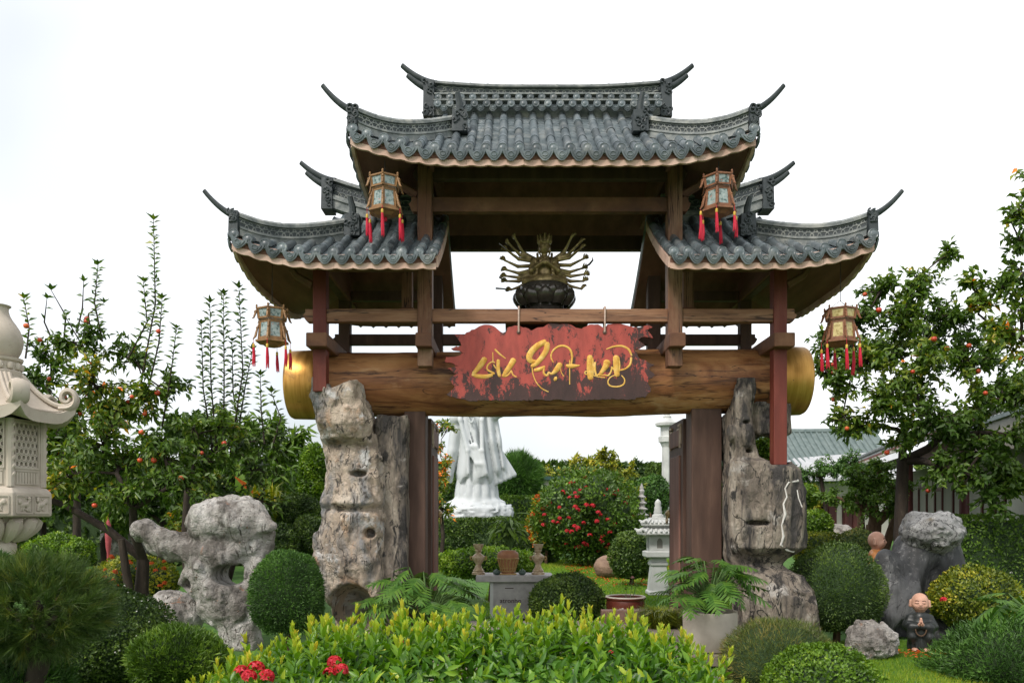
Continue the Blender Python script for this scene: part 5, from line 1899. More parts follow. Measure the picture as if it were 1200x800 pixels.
# ------------------------------------------------------------------ carved stone lantern at the edge
def stone_lantern():
    Yc = 6.2
    k = Yc / F_PX
    Z = lambda py: EYE + (600 - py) * k
    t = thing('stone_lantern', 'large carved cream stone lantern with honeycomb window panels and scrolled roof', 'stone lantern', ((-3 - 600) * k, Yc, 0))
    t.scale = (0.86, 0.86, 1)
    A0 = math.radians(-57 + 15)          # one corner turned 15 degrees from the viewer

    def hx(r, z, i, off=0.0):
        a = A0 + math.pi / 3 * (i + off)
        return Vector((r * math.cos(a), r * math.sin(a), z))
    M_ = STONE_WARM
    # shaft and base
    b = MB()
    b.lathe([(0.5, 0), (0.5, 0.16), (0.42, 0.2), (0.42, 0.34)], 6, rot=A0)
    b.build('base', M_, t, bevel=0.015)
    b = MB()
    b.lathe([(0.3, 0.34), (0.2, 0.42), (0.105, 0.5), (0.1, Z(660)), (0.098, Z(651)), (0.14, Z(649)), (0.152, Z(644)), (0.15, Z(638)), (0.13, Z(634)), (0.155, Z(630)), (0.22, Z(620)), (0.29, Z(608)), (0.3, Z(606))], 24)
    b.build('shaft', M_, t, smooth=True)
    # petals of the cup under the ledge
    for i in range(12):
        a = 2 * math.pi * i / 12
        b = MB()
        pts = []
        for u in np.linspace(0, 1, 6):
            r = 0.14 + 0.18 * u ** 0.8
            pts.append((r * math.cos(a), r * math.sin(a), Z(632) + (Z(607) - Z(632)) * u))
        b.tube(pts, [0.03, 0.05, 0.062, 0.07, 0.07, 0.05], 8)
        b.build('cup_petal', M_, t, smooth=True)
    # ledge with carved frieze panels
    rl = 0.435
    b = MB()
    b.lathe([(rl - 0.02, Z(605.5)), (rl, Z(604)), (rl, Z(578)), (rl - 0.03, Z(573)), (0.36, Z(570.5))], 6, rot=A0)
    led = b.build('ledge', M_, t, bevel=0.006)
    rr = random.Random(5)
    for i in range(6):
        for j in (0.28, 0.72):
            c = hx(rl, 0, i).lerp(hx(rl, 0, i + 1), j)
            tdir = (hx(rl, 0, i + 1) - hx(rl, 0, i)).normalized()
            nrm = Vector((c.x, c.y, 0)).normalized()
            zc = (Z(601) + Z(581)) / 2
            hh = (Z(581) - Z(601)) / 2
            b = MB()
            w = 0.088
            for s_ in (-1, 1):
                b.obox(c + tdir * s_ * w + Vector((0, 0, zc - hh)) + nrm * 0.0, c + tdir * s_ * w + Vector((0, 0, zc + hh)), 0.012, 0.02, nrm)
                b.obox(c + tdir * -w + Vector((0, 0, zc + s_ * hh)), c + tdir * w + Vector((0, 0, zc + s_ * hh)), 0.02, 0.012, (0, 0, 1))
            b.build('frieze_frame', M_, led)
            # a little beast in relief: body, head, mane, legs, tail, clouds
            V = Vol((-0.085, -0.02, -0.065), (0.085, 0.03, 0.065), 0.0045)
            f = 1 if j < 0.5 else -1
            V.cap((-0.03, 0, -0.005), (0.025 * 1, 0, 0.0), 0.021, 0.019, 0.01)
            V.ell((-0.05 * f, 0.008, 0.024), (0.02, 0.014, 0.02), 0.008)
            V.cap((-0.03 * f, 0.006, 0.015), (-0.06 * f, 0.012, 0.012), 0.013, 0.008, 0.008)
            for lx in (-0.04, -0.02, 0.02, 0.038):
                V.chain([(lx, 0.004, -0.01), (lx + 0.01 * f, 0.006, -0.03), (lx + 0.002 * f, 0.006, -0.046)], [0.01, 0.008, 0.008], 0.006)
            V.chain([(0.03 * f, 0.004, 0.01), (0.052 * f, 0.006, 0.03), (0.045 * f, 0.006, 0.046), (0.06 * f, 0.006, 0.05)], [0.008, 0.011, 0.012, 0.006], 0.006)
            for q in range(7):
                V.ell((rr.uniform(-0.07, 0.07), 0.002, rr.choice((-1, 1)) * rr.uniform(0.035, 0.055)), (rr.uniform(0.007, 0.014), 0.008, rr.uniform(0.006, 0.01)), 0.004)
            o = link('frieze_carving', V.mesh('frieze_carving', M_), led)
            # local x along the panel, local y out of the wall
            o.matrix_local = Matrix((tdir, nrm, Vector((0, 0, 1)))).transposed().to_4x4()
            o.location = c + Vector((0, 0, zc)) - nrm * 0.002
    # light box: six faces with honeycomb windows
    rb = 0.36
    zb0, zb1 = Z(570.6), Z(493)
    for i in range(6):
        p, q = hx(rb, 0, i), hx(rb, 0, i + 1)
        tdir = (q - p).normalized()
        Wd = (q - p).length
        nrm = Vector(((p + q) / 2).to_tuple()).normalized()
        M4 = Matrix((tdir, -nrm, Vector((0, 0, 1)))).transposed().to_4x4()
        M4.translation = p
        # corner pilaster with a carved string of leaves
        b = MB()
        b.lathe([(0.032, zb0), (0.032, zb1)], 8, (p.x, p.y, 0))
        b.build('corner_pilaster', M_, t)
        b = MB()
        for s_ in range(7):
            z = zb0 + 0.07 + s_ * 0.062
            b.tube([p * 1.05 + tdir * 0.0 + Vector((0, 0, z)), p * 1.1 + tdir * 0.025 + Vector((0, 0, z + 0.025)), p * 1.07 + tdir * 0.035 + Vector((0, 0, z + 0.045))], [0.013, 0.016, 0.008], 6)
        b.build('pilaster_carving', M_, t, smooth=True)
        # wall with hexagonal holes: built cell by cell
        b = MB()
        x0, x1 = 0.055, Wd - 0.055
        zw0, zw1 = Z(548), Z(498)
        b.prism([(0, zb0), (Wd, zb0), (Wd, zw0), (0, zw0)], 0, 0.05, M4)
        b.prism([(0, zw1), (Wd, zw1), (Wd, zb1), (0, zb1)], 0, 0.05, M4)
        b.prism([(0, zw0), (x0, zw0), (x0, zw1), (0, zw1)], 0, 0.05, M4)
        b.prism([(x1, zw0), (Wd, zw0), (Wd, zw1), (x1, zw1)], 0, 0.05, M4)
        wall = b.build('light_box_wall', M_, t)
        b = MB()
        ncol = 5
        cw = (x1 - x0) / ncol
        ch = cw * 0.98
        nrow = int((zw1 - zw0) / ch) + 1
        cl = lambda v, a, c: min(max(v, a), c)
        for r_ in range(-1, nrow + 1):
            for c_ in range(-1, ncol + 1):
                cx = x0 + (c_ + 0.5 + 0.5 * (r_ % 2)) * cw
                cz = zw0 + (r_ + 0.5) * ch
                n6 = 6
                o_, i_ = [], []
                for s_ in range(6):
                    a = math.pi / 6 + s_ * math.pi / 3
                    o_.append((cl(cx + cw * 0.58 * math.cos(a), x0, x1), cl(cz + cw * 0.6 * math.sin(a), zw0, zw1)))
                    i_.append((cl(cx + cw * 0.36 * math.cos(a), x0, x1), cl(cz + cw * 0.4 * math.sin(a), zw0, zw1)))
                if max(x for x, _ in o_) - min(x for x, _ in o_) < 0.004 or max(z for _, z in o_) - min(z for _, z in o_) < 0.004:
                    continue
                vs = [M4 @ Vector((x, 0.006, z)) for x, z in o_] + [M4 @ Vector((x, 0.006, z)) for x, z in i_] + [M4 @ Vector((x, 0.035, z)) for x, z in i_]
                fs = []
                for s_ in range(6):
                    w = (s_ + 1) % 6
                    fs.append((s_, w, 6 + w, 6 + s_))
                    fs.append((6 + s_, 6 + w, 12 + w, 12 + s_))
                b.add(vs, fs)
        b.build('honeycomb_grille', M_, wall)
        # raised frame and the ribbed panel below
        b = MB()
        for (xa, za, xb, zb_) in ((x0 - 0.012, Z(550), x0, Z(496)), (x1, Z(550), x1 + 0.012, Z(496)), (x0, Z(498), x1, Z(496)), (x0, Z(550), x1, Z(548)), (x0, Z(553), x1, Z(551.6)), (x0, Z(568), x1, Z(567))):
            b.prism([(xa, za), (xb, za), (xb, zb_), (xa, zb_)], -0.01, 0.002, M4)
        n = 8
        for s_ in range(n):
            xa = x0 + (x1 - x0) * (s_ + 0.12) / n
            xb = x0 + (x1 - x0) * (s_ + 0.88) / n
            b.prism([(xa, Z(567)), (xb, Z(567)), (xb, Z(554)), (xa, Z(554))], -0.008, 0.002, M4)
        b.build('panel_moulding', M_, wall)
    # roof: six curved slopes sweeping out to scrolls
    zr0, zr1 = Z(484), Z(440)
    n_a, n_r = 72, 14
    RE = 0.59
    V_, F_ = [], []

    def rp(a, u, under=False):
        # a around, u 0 at the neck .. 1 at the eave
        m = ((a - A0) / (math.pi / 3)) % 1.0
        cx_ = abs(m - 0.5) * 2                   # 1 at a corner
        flat = math.cos(math.pi / 6) / math.cos((m - 0.5) * math.pi / 3)
        R = 0.19 + (RE * flat - 0.19) * u + 0.05 * cx_ ** 4 * u
        z = zr1 + (zr0 - zr1) * (1 - (1 - u) ** 1.8) + 0.1 * cx_ ** 5 * u ** 4
        if under:
            z = min(z, zr0 + 0.1 * cx_ ** 5 * u ** 4) - (0.085 * u + 0.0)
            R *= 0.985
        return (R * math.cos(a), R * math.sin(a), z)
    for und in (False, True):
        for j in range(n_r + 1):
            for i in range(n_a):
                u = j / n_r
                if und:
                    u = 0.3 + 0.7 * u
                V_.append(rp(A0 + 2 * math.pi * i / n_a, u, und))
    N = n_a * (n_r + 1)
    for j in range(n_r):
        for i in range(n_a):
            w = (i + 1) % n_a
            F_.append((j * n_a + i, j * n_a + w, (j + 1) * n_a + w, (j + 1) * n_a + i))
            F_.append((N + j * n_a + i, N + (j + 1) * n_a + i, N + (j + 1) * n_a + w, N + j * n_a + w))
    for i in range(n_a):
        w = (i + 1) % n_a
        F_.append((n_r * n_a + i, n_r * n_a + w, N + n_r * n_a + w, N + n_r * n_a + i))
    b = MB()
    b.add(V_, F_)
    rf = b.build('roof', M_, t, smooth=True, sharp=35)
    for i in range(6):
        a = A0 + math.pi / 3 * i
        dv = Vector((math.cos(a), math.sin(a), 0))
        sd = Vector((-dv.y, dv.x, 0))
        # ridge: three ribs
        for o_ in (-0.035, 0, 0.035):
            b = MB()
            pts = [Vector(rp(a, u)) + sd * o_ + Vector((0, 0, 0.012)) for u in np.linspace(0.02, 0.97, 12)]
            b.tube(pts, 0.02, 7)
            b.build('roof_rib', M_, rf, smooth=True)
        e = Vector(rp(a, 1.0))
        b = MB()
        pts = []
        rad = []
        for q in np.linspace(0, 1, 26):
            th = -math.pi / 2 + q * 4.4 * math.pi / 2 * 1.15
            r = 0.085 * (1 - 0.78 * q)
            pts.append(e + dv * (-0.075 + r * math.cos(th)) + Vector((0, 0, 0.035 + r * math.sin(th))))
            rad.append(0.03 * (1 - 0.35 * q))
        b.tube([e - dv * 0.14 + Vector((0, 0, -0.055))] + pts, [0.03] + rad, 8)
        vs = list(b.v)
        cc = e - dv * 0.03
        b.v = [tuple(Vector(v) + sd * ((Vector(v) - e).dot(sd)) * 1.6) for v in vs]
        b.build('roof_scroll', M_, rf, smooth=True)
        # line moulding along the eave
        b = MB()
        pts = [Vector(rp(a + math.pi / 3 * u, 0.9)) + Vector((0, 0, 0.006)) for u in np.linspace(0.06, 0.94, 14)]
        b.tube(pts, 0.008, 5)
        b.build('eave_moulding', M_, rf, smooth=True)
    # beaded collar and vase finial
    b = MB()
    b.lathe([(0.2, Z(442)), (0.205, Z(436)), (0.18, Z(434)), (0.18, Z(425)), (0.2, Z(423)), (0.205, Z(420)), (0.16, Z(419))], 24)
    col = b.build('collar', M_, t, smooth=True, sharp=30)
    bead = MB()
    bead.lathe([(0.004, -0.032), (0.024, -0.024), (0.032, 0), (0.024, 0.024), (0.004, 0.032)], 10)
    bm_ = bead.mesh('bead', M_, True)
    for i in range(14):
        a = 2 * math.pi * i / 14
        o = link('bead', bm_, col)
        o.location = (0.18 * math.cos(a), 0.18 * math.sin(a), Z(429.5))
    b = MB()
    prof = [(0.15, 419), (0.165, 417), (0.185, 412), (0.2, 405), (0.205, 400), (0.198, 393), (0.178, 386), (0.15, 380), (0.118, 374), (0.098, 369), (0.088, 364), (0.088, 361), (0.098, 359.4), (0.108, 358.6), (0.108, 357.8), (0.05, 358.5)]
    b.lathe([(r, Z(y)) for r, y in prof], 32)
    b.build('vase_finial', M_, t, smooth=True)


stone_lantern()


# ------------------------------------------------------------------ stone altar and what stands on it
def altar():
    Yc = 12.0
    k = Yc / F_PX
    t = thing('stone_altar', 'grey stone altar table with dark lettering on its front', 'altar', P(603, 717, Yc))
    t.location.z = 0.0
    b = MB()
    b.box((0, 0.22, 0.605), (1.16, 0.62, 0.1))
    b.build('table_top', GREYSTONE, t, bevel=0.012)
    b = MB()
    b.box((0, 0.22, 0.28), (0.72, 0.46, 0.56))
    bd = b.build('pedestal', GREYSTONE, t, bevel=0.01)
    for sx in (-1, 1):
        MB().box((sx * 0.345, -0.013, 0.285), (0.05, 0.02, 0.55)).build('corner_strip', STONE_WHITE, bd)
    cu = bpy.data.curves.new('lettering', 'FONT')
    cu.body = 'atronho'
    cu.size = 0.1
    cu.extrude = 0.003
    cu.align_x = 'CENTER'
    ob = bpy.data.objects.new('tmp_text', cu)
    COL.objects.link(ob)
    dg = bpy.context.evaluated_depsgraph_get()
    me = bpy.data.meshes.new_from_object(ob.evaluated_get(dg))
    bpy.data.objects.remove(ob)
    me.name = 'lettering'
    me.materials.clear()
    me.materials.append(INK)
    o = link('lettering', me, bd)
    o.rotation_euler = (math.pi / 2, 0, 0)
    o.location = (-0.06, -0.014, 0.24)
    MB().box((-0.08, -0.012, 0.46), (0.13, 0.006, 0.012)).build('inset_line', INK, bd)
    zt = 0.655
    BR = mat('cream_brown_glaze', [(0.3, (0.2, 0.11, 0.06)), (0.48, (0.42, 0.32, 0.2)), (0.7, (0.55, 0.46, 0.32))], 16, rough=0.4, bump=0.2)
    TERRA = mat('terracotta_glaze', [(0.3, (0.28, 0.12, 0.06)), (0.7, (0.42, 0.2, 0.1))], 10, rough=0.5, bump=0.2)
    GOLDP = mat('ochre_relief', [(0.3, (0.3, 0.18, 0.06)), (0.7, (0.45, 0.3, 0.12))], 30, rough=0.5, bump=0.3)
    for x, lab in ((-0.57 + 0.02, 'tall glazed altar vase on the table end beside the big fern'), (0.36, 'tall glazed altar vase on the table end beside the lawn')):
        v = thing('altar_vase', lab, 'vase', (t.location.x + x, Yc + 0.15, zt))
        b = MB()
        b.lathe([(0.1, 0), (0.1, 0.03), (0.08, 0.045), (0.085, 0.06), (0.055, 0.1), (0.04, 0.15)], 20)
        b.build('foot', BR, v, smooth=True, sharp=35)
        b = MB()
        b.lathe([(0.04, 0.15), (0.07, 0.2), (0.095, 0.235), (0.1, 0.26), (0.09, 0.28), (0.06, 0.305), (0.035, 0.325), (0.045, 0.345), (0.055, 0.36), (0.05, 0.375), (0.06, 0.39), (0.075, 0.43), (0.082, 0.46), (0.07, 0.46), (0.055, 0.4)], 20)
        b.build('body', BR, v, smooth=True, sharp=50)
        for sx in (-1, 1):
            MB().tube([(sx * 0.09, 0, 0.27), (sx * 0.125, 0, 0.265), (sx * 0.12, 0, 0.23), (sx * 0.095, 0, 0.22)], 0.012, 6).build('handle', GOLDP, v, smooth=True)
    u = thing('planted_urn', 'terracotta urn with ochre relief and a leafy plant on the stone altar', 'urn', (t.location.x - 0.1, Yc + 0.15, zt))
    b = MB()
    b.box((0, 0, 0.01), (0.26, 0.2, 0.02))
    b.build('stand', GOLDP, u)
    b = MB()
    b.lathe([(0.1, 0.02), (0.105, 0.05), (0.115, 0.1), (0.135, 0.17), (0.158, 0.24), (0.165, 0.29), (0.155, 0.33), (0.12, 0.355), (0.115, 0.365), (0.1, 0.36), (0.02, 0.34)], 24)
    ub = b.build('body', TERRA, u, smooth=True, sharp=50)
    b = MB()
    for i in range(18):
        a = 2 * math.pi * i / 18
        pts = [((r + 0.006) * math.cos(a + tw), (r + 0.006) * math.sin(a + tw), z) for r, z, tw in ((0.102, 0.05, 0), (0.116, 0.1, 0.1), (0.136, 0.17, 0), (0.158, 0.24, 0.1))]
        b.tube(pts, 0.009, 5)
    for z, r in ((0.05, 0.108), (0.1, 0.118), (0.245, 0.163)):
        b.tube([(r * math.cos(a), r * math.sin(a), z) for a in np.linspace(0, 2 * math.pi, 25)], 0.009, 5, caps=False)
    b.build('relief_band', GOLDP, ub, smooth=True)
    PLANTS.append(('urn', u, 0.36))
    GLZ = mat('dark_green_glaze', [(0.3, (0.04, 0.07, 0.06)), (0.7, (0.09, 0.13, 0.11))], 12, rough=0.35, bump=0.1)
    for x in (-0.27, 0.115):
        o = MB().lathe([(0.03, 0), (0.052, 0.02), (0.058, 0.045), (0.045, 0.07), (0.02, 0.08), (0.012, 0.09), (0.004, 0.095)], 16).build('lidded_cup', GLZ, smooth=True, sharp=50)
        o.location = (t.location.x + x, Yc + 0.02, zt)
        tag(o, ('small dark green lidded cup between the urn and the fern-side vase' if x < 0 else 'small dark green lidded cup between the urn and the lawn-side vase'), 'cup', 'small lidded cups on the altar')


PLANTS = []
altar()


# ------------------------------------------------------------------ white pagoda lanterns and pots
def pagoda_lantern(label, px, py_base, Y, H, m):
    c = P(px, 600, Y)
    t = thing('pagoda_lantern', label, 'stone lantern', (c.x, Y, 0), 'white stone pagoda lanterns')
    s = H / 1.85
    q = math.pi / 4
    b = MB()
    b.lathe([(0.3 * s, 0), (0.3 * s, 0.06 * s), (0.26 * s, 0.08 * s), (0.2 * s, 0.55 * s), (0.24 * s, 0.57 * s), (0.24 * s, 0.62 * s), (0.2 * s, 0.64 * s), (0.2 * s, 0.72 * s)], 4, rot=q)
    b.build('pedestal', m, t, bevel=0.01 * s)
    b = MB()
    b.lathe([(0.35 * s, 0.72 * s), (0.37 * s, 0.74 * s), (0.37 * s, 0.83 * s), (0.28 * s, 0.845 * s)], 4, rot=q)
    b.build('ledge', m, t, bevel=0.006 * s)
    b = MB()
    b.lathe([(0.27 * s, 0.845 * s), (0.27 * s, 1.16 * s)], 4, rot=q)
    bx = b.build('light_box', m, t)
    for i in range(4):
        a = math.pi / 2 * i
        M4 = Matrix.Rotation(a, 4, 'Z')
        b = MB()
        r = 0.191 * s + 0.006
        out = [(-0.055 * s, 0.9 * s), (0.055 * s, 0.9 * s), (0.055 * s, 1.03 * s), (0.03 * s, 1.08 * s), (0, 1.1 * s), (-0.03 * s, 1.08 * s), (-0.055 * s, 1.03 * s)]
        big = [(x * 1.45, 0.99 * s + (z - 0.99 * s) * 1.3) for x, z in out]
        n = len(out)
        vs = [M4 @ Vector((x, -r, z)) for x, z in big] + [M4 @ Vector((x, -r, z)) for x, z in out] + [M4 @ Vector((x, -r + 0.014 * s, z)) for x, z in out]
        fs = []
        for j in range(n):
            w = (j + 1) % n
            fs += [(j, w, n + w, n + j), (n + j, n + w, 2 * n + w, 2 * n + j)]
        b.add(vs, fs)
        b.build('window_arch', m, bx)
        b = MB()
        b.prism(out, -r + 0.005, -r + 0.012, M4)
        b.build('window', mat_win, bx)
    for (z0, R, hh) in ((1.16, 0.5, 0.13), (1.33, 0.4, 0.12)):
        b = MB()
        b.lathe([(R * 0.55 * s, z0 * s), (R * s, (z0 + 0.0) * s), (R * 1.02 * s, (z0 + 0.035) * s), (R * 0.8 * s, (z0 + 0.07) * s), (R * 0.6 * s, (z0 + hh) * s), (R * 0.55 * s, (z0 + hh + 0.04) * s)], 4, rot=q)
        rf = b.build('roof', m, t, bevel=0.006 * s)
        b = MB()
        for i in range(4):
            M4 = Matrix.Rotation(math.pi / 2 * i, 4, 'Z')
            for j in range(7):
                x = (-1 + 2 * j / 6) * R * 0.62 * s
                b.tube([M4 @ Vector((x * 0.8, -R * 0.5 * s, (z0 + 0.105) * s)), M4 @ Vector((x, -R * 0.735 * s, (z0 + 0.05) * s))], 0.024 * s, 6)
            M5 = Matrix.Rotation(math.pi / 2 * i + q, 4, 'Z')
            b.tube([M5 @ Vector((R * 0.6 * s, 0, (z0 + hh) * s)), M5 @ Vector((R * 0.9 * s, 0, (z0 + 0.07) * s)), M5 @ Vector((R * 1.1 * s, 0, (z0 + 0.1) * s))], [0.03 * s, 0.03 * s, 0.02 * s], 6)
        b.build('roof_ribs', m, rf, smooth=True)
    b = MB()
    b.lathe([(0.12 * s, 1.48 * s), (0.11 * s, 1.54 * s), (0.075 * s, 1.56 * s), (0.085 * s, 1.6 * s), (0.07 * s, 1.64 * s), (0.075 * s, 1.68 * s), (0.055 * s, 1.72 * s), (0.065 * s, 1.76 * s), (0.05 * s, 1.81 * s), (0.01 * s, 1.85 * s)], 14)
    b.build('finial', m, t, smooth=True, sharp=50)


mat_win = mat('shadowed_window_stone', [(0.2, 0.19, 0.17)], bump=0.1)
pagoda_lantern('white stone pagoda lantern with arched windows standing on the lawn by the door', 771, 695, 15.6, 1.86, STONE_WHITE)


def tall_lantern():
    Y = 30.0
    c = P(782, 600, Y)
    t = thing('tall_stone_lantern', 'tall slim white stone lantern rising behind the open door leaf', 'stone lantern', (c.x, Y, 0))
    t.scale = (0.72, 0.72, 1)
    Z = lambda py: EYE + (600 - py) * Y / F_PX
    b = MB()
    b.lathe([(0.6, 0), (0.6, 0.3), (0.34, 0.4), (0.3, 2.0), (0.28, Z(524)), (0.34, Z(521)), (0.4, Z(518))], 8)
    b.build('shaft', STONE_WHITE, t)
    b = MB()
    b.lathe([(0.46, Z(518)), (0.48, Z(512)), (0.4, Z(511)), (0.36, Z(511)), (0.36, Z(500))], 8)
    b.build('light_box', STONE_WHITE, t)
    b = MB()
    b.lathe([(0.4, Z(500)), (0.62, Z(499)), (0.64, Z(496)), (0.4, Z(493)), (0.25, Z(490))], 8)
    b.build('roof', STONE_WHITE, t)
    b = MB()
    b.lathe([(0.2, Z(490.5)), (0.22, Z(488)), (0.14, Z(486)), (0.16, Z(484)), (0.1, Z(481)), (0.02, Z(479))], 10)
    b.build('finial', STONE_WHITE, t, smooth=True)


tall_lantern()


def small_pagoda():
    Y = 24.0
    c = P(752, 600, Y)
    t = thing('slim_pagoda', 'slim weathered stone pagoda with stacked tiers beside the red flowering shrub', 'pagoda', (c.x, Y, 0))
    Z = lambda py: EYE + (600 - py) * Y / F_PX
    b = MB()
    b.lathe([(0.3, 0), (0.26, Z(640)), (0.2, Z(612))], 6)
    b.build('base', GREYSTONE, t)
    zz = 612
    for i in range(5):
        r = 0.24 - 0.03 * i
        b = MB()
        b.lathe([(r * 0.6, Z(zz)), (r, Z(zz - 1)), (r * 1.05, Z(zz - 2)), (r * 0.55, Z(zz - 4)), (r * 0.5, Z(zz - 7))], 6)
        b.build('tier', GREYSTONE, t)
        zz -= 7
    b = MB()
    b.lathe([(0.07, Z(zz + 1)), (0.09, Z(zz - 2)), (0.05, Z(zz - 4)), (0.06, Z(zz - 6)), (0.01, Z(zz - 11))], 8)
    b.build('spire', GREYSTONE, t, smooth=True)


small_pagoda()

CREAM = mat('cream_ceramic', [(0.25, (0.42, 0.37, 0.3)), (0.6, (0.56, 0.51, 0.43)), (0.85, (0.63, 0.58, 0.5))], 5, rough=0.5, bump=0.12, over=[(2.5, 0.6, 0.78, (0.33, 0.27, 0.2), (1, 1, 0.4))])
SOIL = mat('dark_soil', [(0.3, (0.025, 0.018, 0.012)), (0.7, (0.06, 0.042, 0.03))], 20, rough=0.95, bump=0.6)
p_ = P(832, 760, 8.55)
pot = thing('planter_pot', 'large cream ceramic planter with a split-leaf plant beside the rock pillar', 'plant pot', (p_.x, 8.55, 0.0))
b = MB()
b.box((0, 0, 0.06), (0.8, 0.6, 0.12))
stp = b.build('plinth', PAVE, pot, bevel=0.01)
b = MB()
b.lathe([(0.19, 0.12), (0.225, 0.13), (0.26, 0.2), (0.285, 0.35), (0.29, 0.5), (0.285, 0.545), (0.265, 0.545), (0.262, 0.46), (0.02, 0.46)], 36)
b.build('pot', CREAM, pot, smooth=True, sharp=45)
b = MB()
b.lathe([(0.262, 0.44), (0.2, 0.49), (0.02, 0.5)], 20)
b.build('soil', SOIL, pot)
PLANTS.append(('pot', pot, 0.48))

REDGL = mat('red_brown_glaze', [(0.3, (0.09, 0.022, 0.014)), (0.7, (0.17, 0.045, 0.028))], 6, rough=0.25, bump=0.05, spec=0.6)
p_ = P(733, 730, 11.2)
bowl = thing('glazed_bowl', 'red brown glazed water bowl with pale blossoms painted on its side', 'water bowl', (p_.x, 11.2, 0))
b = MB()
b.lathe([(0.17, 0), (0.21, 0.03), (0.26, 0.16), (0.275, 0.3), (0.265, 0.37), (0.285, 0.39), (0.285, 0.41), (0.25, 0.41), (0.245, 0.36), (0.02, 0.34)], 32)
b.build('bowl', REDGL, bowl, smooth=True, sharp=45)
b = MB()
b.tube([(0.268 * math.cos(a), 0.268 * math.sin(a), 0.412) for a in np.linspace(0, 2 * math.pi, 33)], 0.016, 6, caps=False)
b.build('rim', CREAM, bowl, smooth=True)
for a0 in (-1.9, -1.35):
    b = MB()
    for q in range(5):
        an = 2 * math.pi * q / 5
        x, z = 0.03 * math.cos(an), 0.03 * math.sin(an)
        b.lathe([(0.002, -0.008), (0.02, 0), (0.002, 0.008)], 8, (x, z, 0))
    b.v = [((0.272 + v[2]) * math.cos(a0 + v[0] / 0.27), (0.272 + v[2]) * math.sin(a0 + v[0] / 0.27), 0.24 + v[1]) for v in b.v]
    b.build('painted_blossom', CREAM, bowl, smooth=True)
PLANTS.append(('bowl', bowl, 0.36))
p_ = P(610, 640, 15.5)
o = MB().lathe([(0.22, 0), (0.3, 0.1), (0.36, 0.35), (0.37, 0.55), (0.3, 0.72), (0.26, 0.78), (0.3, 0.82), (0.27, 0.82), (0.22, 0.76), (0.02, 0.7)], 28).build('clay_jar', mat('pale_clay', [(0.3, (0.3, 0.23, 0.17)), (0.7, (0.45, 0.37, 0.29))], 5, bump=0.2), smooth=True, sharp=50)
o.location = (p_.x, 15.5, -0.01)
tag(o, 'pale clay jar standing behind the altar vases', 'jar')
# low kerb of the planting bed inside the gate
o = MB().box((0, 0, 0.1), (1.5, 0.16, 0.22)).build('bed_kerb', mat('red_brown_kerb', [(0.3, (0.1, 0.055, 0.04)), (0.7, (0.2, 0.12, 0.09))], 8, bump=0.3), bevel=0.01)
o.location = (P(775, 0, 10.3).x, 10.55, 0.1)
tag(o, 'low red brown kerb in front of the grass tuft and glazed bowl', 'kerb')

# ------------------------------------------------------------------ foliage
def G3(r, g, b, f=1.0):
    return (r * f, g * f, b * f)


L_IXORA = leaf_mat('ixora_leaf', [(0.0, (0.03, 0.085, 0.01)), (0.4, (0.075, 0.19, 0.016)), (0.7, (0.2, 0.36, 0.03)), (0.88, (0.4, 0.48, 0.045)), (1.0, (0.6, 0.5, 0.06))], 0.38, 0.3)
L_DARK = leaf_mat('dark_clipped_leaf', [(0.0, (0.027, 0.058, 0.011)), (0.6, (0.067, 0.123, 0.020)), (1.0, (0.152, 0.232, 0.036))], 0.45, 0.2)
L_GREEN = leaf_mat('green_clipped_leaf', [(0.0, (0.048, 0.098, 0.013)), (0.6, (0.104, 0.196, 0.023)), (1.0, (0.228, 0.350, 0.045))], 0.42, 0.25)
L_BRIGHT = leaf_mat('bright_clipped_leaf', [(0.0, (0.060, 0.125, 0.010)), (0.6, (0.135, 0.250, 0.020)), (1.0, (0.300, 0.425, 0.040))], 0.42, 0.28)
L_YELLOW = leaf_mat('yellow_green_leaf', [(0.0, (0.060, 0.094, 0.010)), (0.5, (0.168, 0.213, 0.020)), (0.85, (0.336, 0.350, 0.030)), (1.0, (0.504, 0.425, 0.040))], 0.42, 0.28)
L_PINE = leaf_mat('pine_needle', [(0.0, (0.027, 0.057, 0.012)), (0.6, (0.072, 0.128, 0.020)), (1.0, (0.216, 0.225, 0.035))], 0.5, 0.15)
L_CYPRESS = leaf_mat('feathery_conifer', [(0.0, (0.031, 0.078, 0.014)), (0.6, (0.060, 0.143, 0.022)), (1.0, (0.119, 0.247, 0.040))], 0.5, 0.2)
L_OLIVE = leaf_mat('olive_heath_leaf', [(0.0, (0.046, 0.075, 0.014)), (0.6, (0.111, 0.150, 0.026)), (1.0, (0.247, 0.200, 0.050))], 0.55, 0.2)
L_FRUIT = leaf_mat('fruit_tree_leaf', [(0.0, (0.046, 0.097, 0.015)), (0.5, (0.103, 0.182, 0.022)), (0.8, (0.257, 0.304, 0.035)), (0.94, (0.667, 0.446, 0.050)), (1.0, (1.077, 0.284, 0.037))], 0.4, 0.28)
L_TROP = leaf_mat('tropical_leaf', [(0.0, (0.024, 0.072, 0.011)), (0.5, (0.051, 0.130, 0.016)), (1.0, (0.136, 0.247, 0.027))], 0.5, 0.2, 0.3)
L_GRASS = leaf_mat('lawn_blade', [(0.0, (0.070, 0.150, 0.009)), (0.6, (0.160, 0.300, 0.016)), (1.0, (0.400, 0.420, 0.036))], 0.55, 0.3)
L_RED = leaf_mat('red_flower', [(0.0, (0.45, 0.012, 0.014)), (0.6, (0.6, 0.02, 0.03)), (1.0, (0.68, 0.06, 0.1))], 0.5, 0.3)
L_ORANGE = leaf_mat('orange_flower', [(0.0, (0.5, 0.06, 0.015)), (1.0, (0.66, 0.16, 0.03))], 0.5, 0.3)
